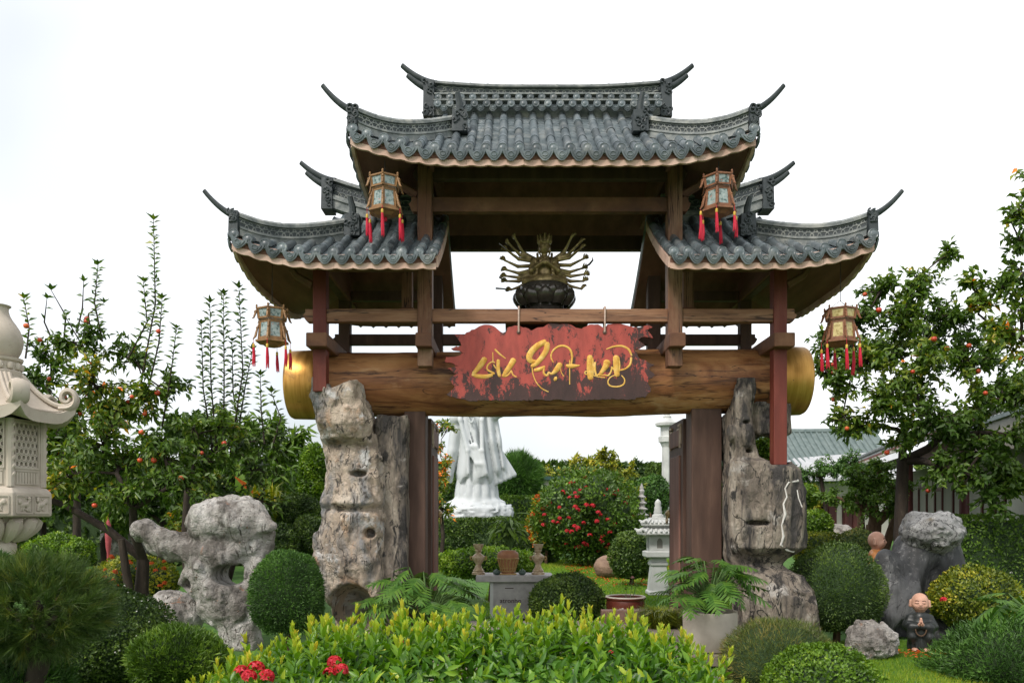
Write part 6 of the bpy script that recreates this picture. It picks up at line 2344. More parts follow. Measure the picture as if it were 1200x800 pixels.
L_WHITE = leaf_mat('white_flower', [(0.0, (0.6, 0.6, 0.56)), (1.0, (0.75, 0.75, 0.72))], 0.6, 0.2)
FRUIT_M = mat('orange_red_fruit', [(0.3, (0.42, 0.03, 0.018)), (0.7, (0.55, 0.1, 0.025))], 3, rough=0.35, bump=0.03, spec=0.5, each=0.25)
CALYX = mat('green_calyx', [(0.06, 0.09, 0.03)], bump=0.1)


def unit(a):
    return a / np.maximum(np.linalg.norm(a, axis=1, keepdims=True), 1e-9)


def leaf_arrays(Pn, D, N, L, W, shape='diamond', fold=0.25, droop=0.15):
    n = len(Pn)
    L = np.broadcast_to(np.asarray(L, float), (n,))[:, None]
    W = np.broadcast_to(np.asarray(W, float), (n,))[:, None]
    D = unit(D)
    S = np.cross(D, N)
    S = unit(S + 1e-6)
    Up = np.cross(S, D)
    if shape == 'needle':
        V = np.stack([Pn - S * W / 2, Pn + S * W / 2, Pn + D * L], 1)
        F = np.array([[0, 1, 2]])
    elif shape == 'diamond':
        V = np.stack([Pn, Pn + D * L * 0.45 + S * W / 2 + Up * W * fold, Pn + D * L - Up * L * droop, Pn + D * L * 0.45 - S * W / 2 + Up * W * fold], 1)
        F = np.array([[0, 1, 2], [0, 2, 3]])
    else:   # full leaf with a rounded blade
        c = []
        c.append(Pn)
        for t, w in ((0.25, 0.4), (0.6, 0.46)):
            m = Pn + D * L * t - Up * L * droop * t * t
            c += [m + S * W * w + Up * W * fold, m, m - S * W * w + Up * W * fold]
        c.append(Pn + D * L - Up * L * droop)
        V = np.stack(c, 1)
        F = np.array([[0, 1, 2], [0, 2, 3], [1, 4, 5], [1, 5, 2], [2, 5, 6], [2, 6, 3], [4, 7, 5], [5, 7, 6]])
    k = V.shape[1]
    Fa = (np.arange(n)[:, None, None] * k + F[None]).reshape(-1, 3)
    return V.reshape(-1, 3), Fa, k


def leaf_obj(nm, parent, Pn, D, N, L, W, lc, m, shape='diamond', stuff=True, **kw):
    V, F, k = leaf_arrays(Pn, D, N, L, W, shape, **kw)
    me = np_mesh(nm, V, F, m, attr=np.repeat(np.clip(lc, 0, 1), k))
    o = link(nm, me, parent)
    if stuff and parent is not None:
        o['kind'] = 'stuff'
    return o


def rnd_dirs(n):
    return unit(RNG.normal(size=(n, 3)))


def clump_lc(Pn, sc, base=0.45, amp=0.45, j=0.22):
    return base + amp * fbm(Pn[:, 0] * sc, Pn[:, 1] * sc, Pn[:, 2] * sc, 2) * 1.4 + RNG.normal(size=len(Pn)) * j


def bush(name, label, cat, c, r, n, L, W, m, shape='diamond', lump=0.1, lsc=2.2, base=0.45, depth=0.16, group=None, out=0.55, up=0.25, flowers=None, core=True, bottom=-0.85, rough_tip=0.0, rmat=None):
    """c centre (world), r radii (m). The thing stands on the ground below its centre."""
    c = Vector(c)
    t = thing(name, label, cat, (c.x, c.y, 0), group)
    d = rnd_dirs(int(n * 1.35))
    d = d[d[:, 2] > bottom][:n]
    n = len(d)
    R = np.array(r)
    q = d * R
    s = lsc / max(r)
    lum = 1 + lump * 1.6 * fbm(q[:, 0] * s + c.x * 3, q[:, 1] * s + c.y, q[:, 2] * s, 3)
    rad = lum * (1 - depth * RNG.rand(n) ** 1.7) + rough_tip * RNG.rand(n) ** 4
    Pn = q * rad[:, None] + np.array([0, 0, c.z])
    Pn[:, 2] = np.maximum(Pn[:, 2], 0.01)
    nrm = unit(d / R)
    D = unit(nrm * out + rnd_dirs(n) * 0.7 + np.array([0, 0, up]))
    N = unit(nrm + rnd_dirs(n) * 0.5)
    Ls = L * RNG.uniform(0.7, 1.25, n)
    lc = clump_lc(q, 2.5 / max(r), base)
    leaf_obj('foliage', t, Pn, D, N, Ls, W * RNG.uniform(0.8, 1.2, n), lc, m, shape)
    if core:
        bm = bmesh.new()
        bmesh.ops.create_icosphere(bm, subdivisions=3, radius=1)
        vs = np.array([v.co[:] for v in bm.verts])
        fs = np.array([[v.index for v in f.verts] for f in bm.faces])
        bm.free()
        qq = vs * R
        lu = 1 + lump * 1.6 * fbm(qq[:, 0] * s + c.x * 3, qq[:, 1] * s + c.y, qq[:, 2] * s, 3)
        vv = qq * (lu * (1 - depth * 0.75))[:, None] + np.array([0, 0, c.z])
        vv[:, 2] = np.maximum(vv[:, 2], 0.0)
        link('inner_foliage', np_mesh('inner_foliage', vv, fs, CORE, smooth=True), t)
    if c.z - r[2] * 0.8 > 0.02:
        MB().tube([(0, 0, 0), (0.02, 0, c.z * 0.5), (0, 0, c.z)], [0.05, 0.04, 0.03], 6).build('stem', BARK_BROWN, t, smooth=True)
    if flowers:
        fm, pts, fs_ = flowers
        for p in pts:
            p = Vector(p) - Vector((c.x, c.y, 0))
            flower_cluster(t, p, fs_, fm)
    return t


def hedge(name, label, c, s, n, L, W, m, rz=0.0, base=0.45, group=None, lump=0.06, shape='diamond', flowers=None):
    """clipped box hedge: c = centre of its foot, s = size"""
    t = thing(name, label, 'hedge', (c[0], c[1], 0), group, rz)
    h = np.array(s) / 2
    areas = np.array([s[1] * s[2]] * 2 + [s[0] * s[2]] * 2 + [s[0] * s[1]])
    face = RNG.choice(5, n, p=areas / areas.sum())
    u = RNG.uniform(-1, 1, (n, 3))
    nrm = np.zeros((n, 3))
    for f in range(5):
        k = face == f
        ax, sg = ((0, -1), (0, 1), (1, -1), (1, 1), (2, 1))[f]
        u[k, ax] = sg
        nrm[k, ax] = sg
    # round the shoulders
    q = np.sign(u) * np.minimum(np.abs(u), 1.0) * h
    over = np.maximum(np.abs(u) - 0.9, 0)
    q = q * (1 - 0.25 * (over.sum(1) - over.max(1)))[:, None]
    q += nrm * (lump * 1.8 * fbm(q[:, 0] * 1.7 + c[0], q[:, 1] * 1.7, q[:, 2] * 1.7, 3) - 0.1 * RNG.rand(n) ** 1.8)[:, None]
    q[:, 2] += h[2]
    q[:, 2] = np.maximum(q[:, 2], 0.01)
    D = unit(nrm * 0.6 + rnd_dirs(n) * 0.7 + np.array([0, 0, 0.25]))
    N = unit(nrm + rnd_dirs(n) * 0.5)
    leaf_obj('foliage', t, q, D, N, L * RNG.uniform(0.7, 1.25, n), W, clump_lc(q, 1.2, base), m, shape)
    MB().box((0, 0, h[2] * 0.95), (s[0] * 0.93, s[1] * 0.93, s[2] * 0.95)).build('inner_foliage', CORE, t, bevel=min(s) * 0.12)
    if flowers:
        fm, pts, fs_ = flowers
        for p in pts:
            flower_cluster(t, Vector(p) - Vector((c[0], c[1], 0)), fs_, fm)
    return t


_FL = {}


def flower_cluster(parent, p, s, m):
    """a ball of little four-petalled florets; shared mesh"""
    if m.name not in _FL:
        n = 26
        d = rnd_dirs(n)
        d[:, 2] = np.abs(d[:, 2]) * 0.9 + 0.05 * d[:, 2]
        d = unit(d)
        Pc = d * 0.7
        ps, ds, ns = [], [], []
        for i in range(n):
            a = np.cross(d[i], [0.3, 0.5, 0.8])
            a /= np.linalg.norm(a)
            b = np.cross(d[i], a)
            for k in range(4):
                an = math.pi / 2 * k
                ps.append(Pc[i])
                ds.append(a * math.cos(an) + b * math.sin(an) + d[i] * 0.35)
                ns.append(d[i])
        V, F, k = leaf_arrays(np.array(ps), np.array(ds), np.array(ns), 0.42, 0.28)
        _FL[m.name] = np_mesh('flower_cluster', V, F, m, attr=np.repeat(RNG.rand(len(ps)), k))
    o = link('flower_cluster', _FL[m.name], parent)
    o.location = p
    o.scale = (s * U(0.8, 1.2),) * 3
    o.rotation_euler = (U(-.4, .4), U(-.4, .4), U(0, 6))
    return o


def fruit_mesh():
    b = MB()
    b.lathe([(0.05, -0.95), (0.5, -0.85), (0.9, -0.4), (1.0, 0.05), (0.88, 0.5), (0.55, 0.8), (0.15, 0.86), (0.02, 0.8)], 10)
    return b.mesh('fruit', FRUIT_M, True, 60)


ME_FRUIT = fruit_mesh()


def tree(name, label, base, r0, fork, clumps, m, L, W, dens, bark=BARK, cat='tree', group=None, fruits=(), shoots=(), twig=0.011, fr=0.045, droop=0.3, base_lc=0.42, stems=1, shape='diamond', lcj=0.2):
    """clumps: (px, py, Y, radius m): where the crown's masses stand; limbs are grown to each"""
    t = thing(name, label, cat, (base[0], base[1], 0), group)
    o = Vector((base[0], base[1], 0))
    fk = Vector(fork) - o
    tb = MB()
    mid = fk * 0.5 + Vector((U(-.08, .08), U(-.05, .05), 0))
    tb.tube([(0, 0, -0.03), (0, 0, 0.08), mid, fk], [r0 * 1.5, r0 * 1.1, r0 * 0.9, r0 * 0.75], 10)
    for s in range(stems - 1):
        a = U(0, 6.28)
        tb.tube([Vector((math.cos(a) * r0, math.sin(a) * r0, fk.z * 0.25)), mid + Vector((math.cos(a) * 0.25, math.sin(a) * 0.2, 0)), fk + Vector((math.cos(a) * 0.55, math.sin(a) * 0.3, 0.3))], [r0 * 0.7, r0 * 0.55, r0 * 0.35], 8)
    nodes = [(fk, r0 * 0.75)]
    cl = []
    for c in clumps:
        p = P(c[0], c[1], c[2]) - o
        cl.append((p, c[3]))
    cl.sort(key=lambda q: (q[0] - fk).length)
    LP, LD, LN = [], [], []
    for p, r in cl:
        # nearest node that is nearer the fork
        best = min(nodes, key=lambda q: (q[0] - p).length + (0.35 * (q[0] - fk).length) + (0.6 if q[0].z > p.z + 0.2 else 0))
        a, ra = best
        rb = max(ra * 0.55, twig * 1.3)
        m1 = a.lerp(p, 0.35) + Vector((U(-.1, .1), U(-.1, .1), 0.06 * (p - a).length))
        m2 = a.lerp(p, 0.7) + Vector((U(-.1, .1), U(-.1, .1), 0.08 * (p - a).length))
        tb.tube([a, m1, m2, p], [ra * 0.8, ra * 0.7, rb * 1.1, rb], 7)
        nodes.append((p, rb))
        nodes.append((m2, rb * 1.1))
        nt_ = max(5, int(34 * r * r * dens ** 0.5) + 4)
        for k in range(nt_):
            d = Vector(RNG.normal(size=3)).normalized()
            e = p + Vector((d.x * r, d.y * r, d.z * r * 0.85)) * U(0.45, 1.05)
            s_ = p.lerp(m2, U(0, 0.6))
            w = s_.lerp(e, 0.55) + Vector((U(-.06, .06), U(-.06, .06), U(0, .1))) * r
            tb.tube([s_, w, e], [twig, twig * 0.7, twig * 0.35], 4, caps=False)
            nl = int(dens * U(0.7, 1.3) * 11)
            for q in range(nl):
                u = U(0.25, 1.02)
                pt = s_.lerp(w, u / 0.55) if u < 0.55 else w.lerp(e, (u - 0.55) / 0.45)
                dd = Vector(RNG.normal(size=3)).normalized() + (e - s_).normalized() * 0.5 + Vector((0, 0, -droop))
                LP.append(pt + Vector(RNG.normal(size=3)) * 0.03)
                LD.append(dd)
                LN.append(Vector((U(-.9, .9), U(-1.2, .5), 0.8)))
    for sh in shoots:
        # upright leafy shoots: (px0, py0, px1, py1, Y, leaf spacing)
        a, e = P(sh[0], sh[1], sh[4]) - o, P(sh[2], sh[3], sh[4] + U(-.3, .3)) - o
        m1 = a.lerp(e, 0.5) + Vector((U(-.16, .16), U(-.12, .12), 0))
        tb.tube([a, m1, e], [twig * 1.3, twig, twig * 0.4], 5)
        n = int((e - a).length / sh[5] * 2.2)
        for q in range(n):
            u = 0.1 + 0.9 * (q + U(-.6, .6)) / n
            u = min(max(u, 0.05), 1.0)
            pt = a.lerp(m1, u / 0.5) if u < 0.5 else m1.lerp(e, (u - 0.5) / 0.5)
            an = q * 2.4
            LP.append(pt)
            LD.append(Vector((math.cos(an), math.sin(an) * 0.8, U(0.1, 0.8))))
            LN.append(Vector((U(-.8, .8), U(-1.2, -0.2), 0.8)))
        for q in range(5):
            LP.append(e)
            LD.append(Vector((math.cos(q * 1.26), math.sin(q * 1.26), 1.1)))
            LN.append(Vector((U(-.3, .3), U(-.3, .3), 1)))
    tb.build('trunk', bark, t, smooth=True, sharp=80)
    LP, LD, LN = np.array(LP), np.array(LD), np.array(LN)
    n = len(LP)
    lc = clump_lc(LP, 1.1, base_lc, 0.4, lcj)
    leaf_obj('crown', t, LP, LD, LN, L * RNG.uniform(0.6, 1.2, n), W * RNG.uniform(0.75, 1.2, n), lc, m, shape, stuff=False)
    wx = LP + np.array(o)
    ipx, ipy = 600 + wx[:, 0] / wx[:, 1] * F_PX, 600 - (wx[:, 2] - EYE) / wx[:, 1] * F_PX
    for (px, py, Y) in fruits:
        f = link('fruit', ME_FRUIT, t)
        # hang it by the leaf nearest that spot, on the near side of the crown
        i = int(np.argmin((ipx - px) ** 2 + (ipy - py) ** 2 + 60 * (wx[:, 1] - wx[:, 1].min())))
        f.location = Vector(LP[i]) + Vector((0, -0.05, -0.05))
        s = fr * U(0.8, 1.15)
        f.scale = (s, s, s)
        f.rotation_euler = (U(-.4, .4), U(-.4, .4), U(0, 6))
    return t


# ---- foreground ixora hedge with yellow tips
def ixora():
    X0, X1, Y0, Y1 = -2.1, 1.36, 3.7, 5.35
    cx, cy = (X0 + X1) / 2, 4.6
    t = thing('ixora_hedge', 'bright green hedge with yellow shoot tips and red flower heads before the gate', 'hedge', (cx, cy, 0))

    def top(x):
        px = 600 + x / 5.2 * F_PX
        py = np.interp(px, [200, 235, 300, 360, 430, 520, 600, 700, 760, 810, 850, 870], [850, 822, 788, 764, 752, 748, 744, 745, 756, 780, 812, 850])
        return EYE + (600 - py) * 5.2 / F_PX
    meshes = []
    for v in range(7):
        ps, ds, ns, ls, ws, cs = [], [], [], [], [], []
        Ht = U(0.11, 0.17)
        levels = 5
        for i in range(levels):
            u = i / (levels - 1)
            for s in range(2 if i < levels - 1 else 3):
                an = i * math.pi / 2 + s * (math.pi if i < levels - 1 else 2.1) + U(-.2, .2)
                el = 0.35 + 1.0 * u
                ps.append((0, 0, Ht * u))
                ds.append((math.cos(an) * math.cos(el), math.sin(an) * math.cos(el), math.sin(el)))
                ns.append((-math.cos(an) * math.sin(el) * 1, -math.sin(an) * math.sin(el), math.cos(el) + 0.01))
                ls.append((0.095 - 0.045 * u) * U(0.9, 1.15))
                ws.append((0.04 - 0.018 * u))
                cs.append(min(0.4 + 0.22 * u + 0.22 * u ** 3 + U(-.1, .1) + (0.1 if v % 3 == 0 else 0), 1))
        ps.append((0, 0, Ht))
        ds.append((0.05, 0.02, 1))
        ns.append((1, 0, 0))
        ls.append(0.05)
        ws.append(0.018)
        cs.append(0.9)
        V, F, k = leaf_arrays(np.array(ps, float), np.array(ds, float), np.array(ns, float), np.array(ls), np.array(ws), 'leaf', 0.2, 0.12)
        st = MB().tube([(0, 0, -0.05), (0, 0, Ht)], [0.004, 0.0025], 4)
        Vs, Fs = np.array([tuple(a) for a in st.v]), [f for f in st.f if len(f) == 4]
        V2 = np.concatenate([V, Vs])
        F4 = np.array(Fs) + len(V)
        at = np.concatenate([np.repeat(cs, k), np.full(len(Vs), 0.3)])
        meshes.append(np_mesh('leaf_shoot', V2, [F, F4], L_IXORA, attr=at))
    k = 0
    while k < 300:
        y = Y1 - abs(RNG.normal()) * 0.55
        if y < 4.05:
            continue
        x = RNG.uniform(X0 + 0.03, X1 - 0.03)
        e = min((x - X0), (X1 - x), 0.3) / 0.3
        z = top(x) - 0.045 + 0.05 * fbm(np.array([x * 3.0]), np.array([y * 3.0]), np.array([0.0]), 2)[0] - 0.08 * max(0, 4.5 - y)
        o = link('leaf_shoot', meshes[k % 7], t)
        o.location = (x - cx, y - cy, z)
        s = U(0.85, 1.35)
        o.scale = (s, s, s * U(0.9, 1.3))
        o.rotation_euler = (U(-.3, .3), U(-.3, .3), U(0, 6.28))
        k += 1
    n = 15000
    x = RNG.uniform(X0, X1, n)
    y = Y1 - (Y1 - Y0) * RNG.rand(n)
    dep = RNG.rand(n) ** 1.5 * 0.45
    z = top(x) - 0.03 - dep + 0.07 * fbm(x * 3, y * 3, x * 0, 2) - 0.08 * np.maximum(0, 4.5 - y)
    Pn = np.stack([x - cx, y - cy, np.maximum(z, 0.02)], 1)
    D = unit(rnd_dirs(n) + np.array([0, -0.15, 0.75]))
    lc = np.clip(0.4 + RNG.normal(size=n) * 0.24, 0, 0.9)
    leaf_obj('foliage', t, Pn, D, unit(rnd_dirs(n) * 0.7 + np.array([0, -0.5, 0.6])), 0.085 * RNG.uniform(0.7, 1.2, n), 0.029, lc, L_IXORA, 'leaf')
    # stems and the shaded mass within
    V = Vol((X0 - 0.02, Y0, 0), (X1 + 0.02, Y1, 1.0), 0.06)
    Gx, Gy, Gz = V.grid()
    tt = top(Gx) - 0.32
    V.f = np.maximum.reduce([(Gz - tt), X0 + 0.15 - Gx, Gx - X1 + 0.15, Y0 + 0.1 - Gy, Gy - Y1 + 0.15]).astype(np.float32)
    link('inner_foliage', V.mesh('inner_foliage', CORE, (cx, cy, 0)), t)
    for px, py, s, Y in ((283, 792, 0.05, 4.75), (300, 788, 0.055, 4.7), (292, 797, 0.05, 4.6), (312, 797, 0.045, 4.6), (392, 780, 0.05, 4.75), (400, 790, 0.05, 4.7), (386, 793, 0.045, 4.65), (472, 760, 0.035, 5.0), (716, 768, 0.02, 4.9)):
        flower_cluster(t, P(px, py - 4, Y - 0.3) - Vector((cx, cy, 0)), s, L_RED)


ixora()


# ---- clipped balls and shrubs (pixel centre, distance, pixel radii)
def ball(label, px, py, Y, rx, rz, n, L, W, m, name='clipped_bush', cat='bush', **kw):
    k = Y / F_PX
    kw.setdefault('depth', 0.14)
    kw['lump'] = kw.get('lump', 0.08) * 1.3 + 0.03
    kw['rough_tip'] = kw.get('rough_tip', 0.0) + 0.05
    ry = kw.pop('ry', rx * k)
    return bush(name, label, cat, P(px, py, Y), (rx * k, ry, rz * k), n, L, W, m, **kw)


def spread(px0, px1, py0, py1, Y, n):
    return [P(U(px0, px1), U(py0, py1), Y) for _ in range(n)]


# right of the gate
ball('dense dark round clipped bush between the rock pillar and the grotto rock', 980, 692, 9.7, 54, 54, 15000, 0.032, 0.012, L_DARK, lump=0.03, base=0.5, out=0.9)
ball('fine brownish green clipped bush in front of the dark rock pillar', 915, 782, 7.7, 68, 56, 17000, 0.05, 0.006, L_OLIVE, shape='needle', lump=0.05, base=0.5, out=0.9)
ball('bright round leafy green bush beside the hollowed stone', 966, 802, 6.9, 66, 46, 9000, 0.034, 0.022, L_BRIGHT, lump=0.05, base=0.35)
ball('yellow green rounded bush with single red flowers by the praying monk', 1142, 702, 9.9, 47, 36, 6500, 0.045, 0.026, L_YELLOW, lump=0.08, base=0.45, flowers=(L_RED, [P(1106, 703, 9.5)], 0.05))
ball('feathery dark green conifer bush beside the monk figure', 1180, 788, 7.9, 76, 60, 16000, 0.06, 0.012, L_CYPRESS, lump=0.12, base=0.45, depth=0.22, out=0.8, rough_tip=0.08)
hedge('hedge', 'tall dark leafy hedge with pale blossoms behind the grotto rock', (P(1196, 0, 12.4).x, 13.0, 0), (2.0, 1.2, 1.52), 13000, 0.055, 0.032, L_GREEN, base=0.35, flowers=(L_WHITE, [P(px, 608 + U(-2, 5), 12.4) for px in (1140, 1150, 1163, 1180, 1192)] + [P(1185, 671, 12.2)], 0.03))
# topiary between gate and hall
ball('small round bright bush between rock pillar and bonsai tree', 952, 615, 17, 22, 17, 3500, 0.06, 0.034, L_BRIGHT, lump=0.06, base=0.4, bottom=-1)
ball('bright clipped pad seen above the round bush by the pillar', 938, 582, 17.6, 20, 14, 3000, 0.06, 0.034, L_BRIGHT, lump=0.08, base=0.5, bottom=-1)
ball('yellow leaved shrub before the far doors', 950, 590, 20, 10, 20, 1500, 0.09, 0.05, L_YELLOW, lump=0.2, base=0.75)
ball('pale low bush at the foot of the bonsai', 962, 648, 13.4, 30, 26, 3500, 0.05, 0.03, L_YELLOW, lump=0.1, base=0.35)
ball('olive mound behind the peeking monk figure', 1005, 640, 13.0, 24, 20, 3500, 0.04, 0.02, L_OLIVE, lump=0.06, base=0.4)

# through the gate
ball('round dark clipped bush beside the stone altar', 665, 708, 11.5, 42, 36, 9000, 0.045, 0.024, L_DARK, lump=0.06, base=0.55)
ball('round clipped bush beside the brown boulder on the lawn', 740, 652, 17.6, 24, 28, 4500, 0.07, 0.04, L_DARK, lump=0.08, base=0.55)
ball('low spreading green bush behind the altar', 575, 660, 14.3, 60, 20, 5000, 0.06, 0.035, L_BRIGHT, lump=0.15, base=0.45, ry=0.5)
hedge('hedge', 'long dark clipped hedge in front of the white statue', (P(575, 0, 25.5).x, 25.8, 0), (4.2, 1.0, 1.36), 9000, 0.11, 0.06, L_DARK, base=0.5)
hedge('hedge', 'bright trimmed hedge step beside the base of the white statue', (P(622, 0, 29).x, 29.4, 0), (2.2, 1.2, 2.15), 5000, 0.12, 0.07, L_GREEN, base=0.55)
ball('big round feathery conifer beside the white statue', 606, 562, 33, 27, 30, 9000, 0.3, 0.035, L_CYPRESS, name='round_conifer', cat='conifer', shape='needle', lump=0.08, base=0.55, out=1.0, rough_tip=0.1)
fl = [P(690 + 56 * math.cos(a) * r_, 604 + 46 * math.sin(a) * r_, 24 - 1.5 * math.sqrt(max(1 - r_ * r_, 0)) - 0.1) for a, r_ in [(U(0, 6.28), math.sqrt(U(0.03, 0.98))) for _ in range(64)]]
ball('large mound of red flowering shrub on the lawn', 690, 604, 24, 62, 50, 10000, 0.12, 0.07, L_GREEN, name='flowering_shrub', cat='shrub', lump=0.16, base=0.3, depth=0.2, flowers=(L_RED, fl, 0.085), bottom=-1)
fl = [P(632 + U(-8, 20), 592 + U(-14, 20), 24.2) for _ in range(10)]
ball('reddish leaved shrub beside the large red flowering mound', 640, 612, 25, 20, 36, 2600, 0.12, 0.06, L_FRUIT, lump=0.2, base=0.75, flowers=(L_ORANGE, fl, 0.09))

tree('thin_tree', 'thin yellow green tree growing behind the red flowering mound', (P(706, 0, 28).x, 28), 0.06, P(706, 590, 28), [(700, 548, 28, 0.5), (716, 545, 28, 0.55), (738, 552, 28, 0.6), (726, 575, 28, 0.7), (744, 582, 27.6, 0.6), (690, 538, 28.4, 0.4), (676, 540, 28.4, 0.35), (704, 532, 28, 0.4), (716, 537, 28, 0.35)], L_YELLOW, 0.16, 0.085, 1.3, group='trees beyond the lawn', base_lc=0.55)
tree('thin_tree', 'sparse pale tree whose twigs stand against the sky over the far hedge', (P(664, 0, 36).x, 36), 0.06, P(664, 580, 36), [(652, 556, 36, 0.5), (670, 552, 36, 0.6), (686, 548, 36, 0.5), (640, 553, 36, 0.4)], L_YELLOW, 0.17, 0.09, 0.8, group='trees beyond the lawn', base_lc=0.4)
hedge('hedge', 'very long tall hedge wall across the far end of the garden', (P(700, 0, 46).x, 46.5, 0), (56, 2.0, 4.3), 30000, 0.34, 0.2, L_DARK, base=0.42, lump=0.2)
hedge('hedge', 'lower far hedge in front of the long hedge wall', (P(757, 0, 40).x, 40.5, 0), (3.6, 1.6, 3.0), 5000, 0.2, 0.12, L_GREEN, base=0.4, lump=0.15)
ball('clipped far topiary behind the pagoda lantern', 764, 580, 30, 22, 22, 3500, 0.12, 0.07, L_CYPRESS, lump=0.12, base=0.5)
for (px, h_, lab) in ((762, 544, 'slim clipped cypress in front of the far hedge'), (775, 546, 'slim clipped cypress beside the tall stone lantern')):
    ball(lab, px, 566, 38, 5.5, 566 - h_, 1600, 0.14, 0.07, L_DARK, name='slim_cypress', cat='cypress', lump=0.05, base=0.6)

# left of the gate
ball('dense juniper ball beside the tan rock pillar', 337, 697, 8.7, 41, 52, 15000, 0.034, 0.011, L_CYPRESS, lump=0.03, base=0.55, out=0.95)
ball('dark clipped bush with tiny white flowers below the fruit tree', 122, 750, 6.9, 72, 62, 17000, 0.03, 0.017, L_DARK, lump=0.1, base=0.5, flowers=(L_WHITE, [P(px, py, 6.42) for px, py in ((120, 690), (146, 686), (157, 700), (166, 704), (172, 712), (160, 716), (150, 694), (175, 728), (160, 745), (140, 762), (135, 764), (155, 770), (125, 705))], 0.008))
ball('bright spiky green bush at the foot of the hollowed rock', 208, 774, 6.5, 52, 38, 9000, 0.06, 0.012, L_GREEN, lump=0.08, base=0.5, out=0.9, up=0.5, rough_tip=0.05)
ball('round dark clipped bush behind the tan rock pillar', 352, 605, 13.5, 27, 25, 5000, 0.05, 0.03, L_DARK, lump=0.07, base=0.5)
ball('lower dark clipped bush behind the juniper ball', 362, 632, 12.6, 22, 28, 4000, 0.045, 0.028, L_DARK, lump=0.07, base=0.5)
ball('upright bright green clipped bush against the tan rock pillar', 368, 560, 15, 16, 34, 4500, 0.07, 0.04, L_BRIGHT, lump=0.12, base=0.45, bottom=-1)
ball('dark rounded bush behind the hollowed rock', 325, 640, 12.2, 26, 26, 4500, 0.045, 0.028, L_DARK, lump=0.08, base=0.45)
fl = [P(U(110, 205), U(652, 690), 12.45) for _ in range(26)]
ball('orange flowering low bush behind the dark tree trunk', 155, 684, 13.2, 52, 32, 6000, 0.06, 0.034, L_YELLOW, name='flowering_bush', lump=0.1, base=0.5, flowers=(L_ORANGE, fl, 0.045))
ball('small bright cushion bush beside the stone lantern shaft', 68, 642, 14, 30, 15, 3500, 0.06, 0.034, L_BRIGHT, lump=0.15, base=0.5, bottom=-1)
ball('small bright cushion bush beside the pale boulder', 92, 650, 13.4, 16, 16, 2500, 0.05, 0.03, L_BRIGHT, lump=0.15, base=0.5, bottom=-1)


# bonsai pine with a gnarled trunk at the edge
def pine():
    Y = 4.7
    t = thing('pine_bonsai', 'bushy long-needled pine bonsai with a gnarled red-brown trunk', 'pine', (P(38, 0, Y).x, Y, 0))
    o = t.location
    b = MB()
    pts = [Vector((0.02, 0.05, 0)), P(40, 800, Y + 0.05) - o, P(48, 772, Y) - o, P(38, 750, Y) - o, P(52, 730, Y) - o, P(40, 705, Y) - o]
    b.tube(pts, [0.07, 0.055, 0.06, 0.045, 0.05, 0.03], 10)
    for (px, py) in ((10, 720), (90, 715), (60, 690), (-15, 700), (110, 700)):
        e = P(px, py, Y + U(-.1, .1)) - o
        b.tube([pts[4], pts[4].lerp(e, 0.5) + Vector((0, 0, -0.03)), e], [0.03, 0.02, 0.01], 6)
    b.build('trunk', BARK, t, smooth=True, sharp=80)
    Pn, D = [], []
    n = 900
    for i in range(n):
        d = rnd_dirs(1)[0]
        c = Vector(P(40, 712, Y)) - o
        r = np.array([0.42, 0.36, 0.28]) * (0.45 + 0.5 * RNG.rand() ** 0.5)
        p = np.array(c) + d * r
        ax = unit((d * np.array([1, 1, 0.8]) + np.array([0, 0, 0.45]) + RNG.normal(size=3) * 0.25)[None])[0]
        for k in range(46):
            Pn.append(p + ax * RNG.uniform(-0.02, 0.05))
            D.append(ax + RNG.normal(size=3) * 0.4)
    Pn, D = np.array(Pn), np.array(D)
    m = len(Pn)
    lc = np.repeat(np.clip(0.45 + RNG.normal(size=n) * 0.2, 0, 1), 46) + RNG.normal(size=m) * 0.08
    leaf_obj('needles', t, Pn, D, rnd_dirs(m), 0.1 * RNG.uniform(0.7, 1.2, m), 0.0032, lc, L_PINE, 'needle')


pine()
ball('feathery green tip of a conifer beside the pine bonsai', -22, 676, 5.0, 40, 26, 5000, 0.05, 0.008, L_CYPRESS, name='conifer_shrub', cat='conifer', lump=0.1, base=0.5, out=1.0, bottom=-1)
ball('low fine grass-like bush under the pine bonsai', 12, 806, 4.9, 60, 40, 7000, 0.06, 0.008, L_CYPRESS, name='low_shrub', lump=0.1, base=0.5, out=0.9, rough_tip=0.1)

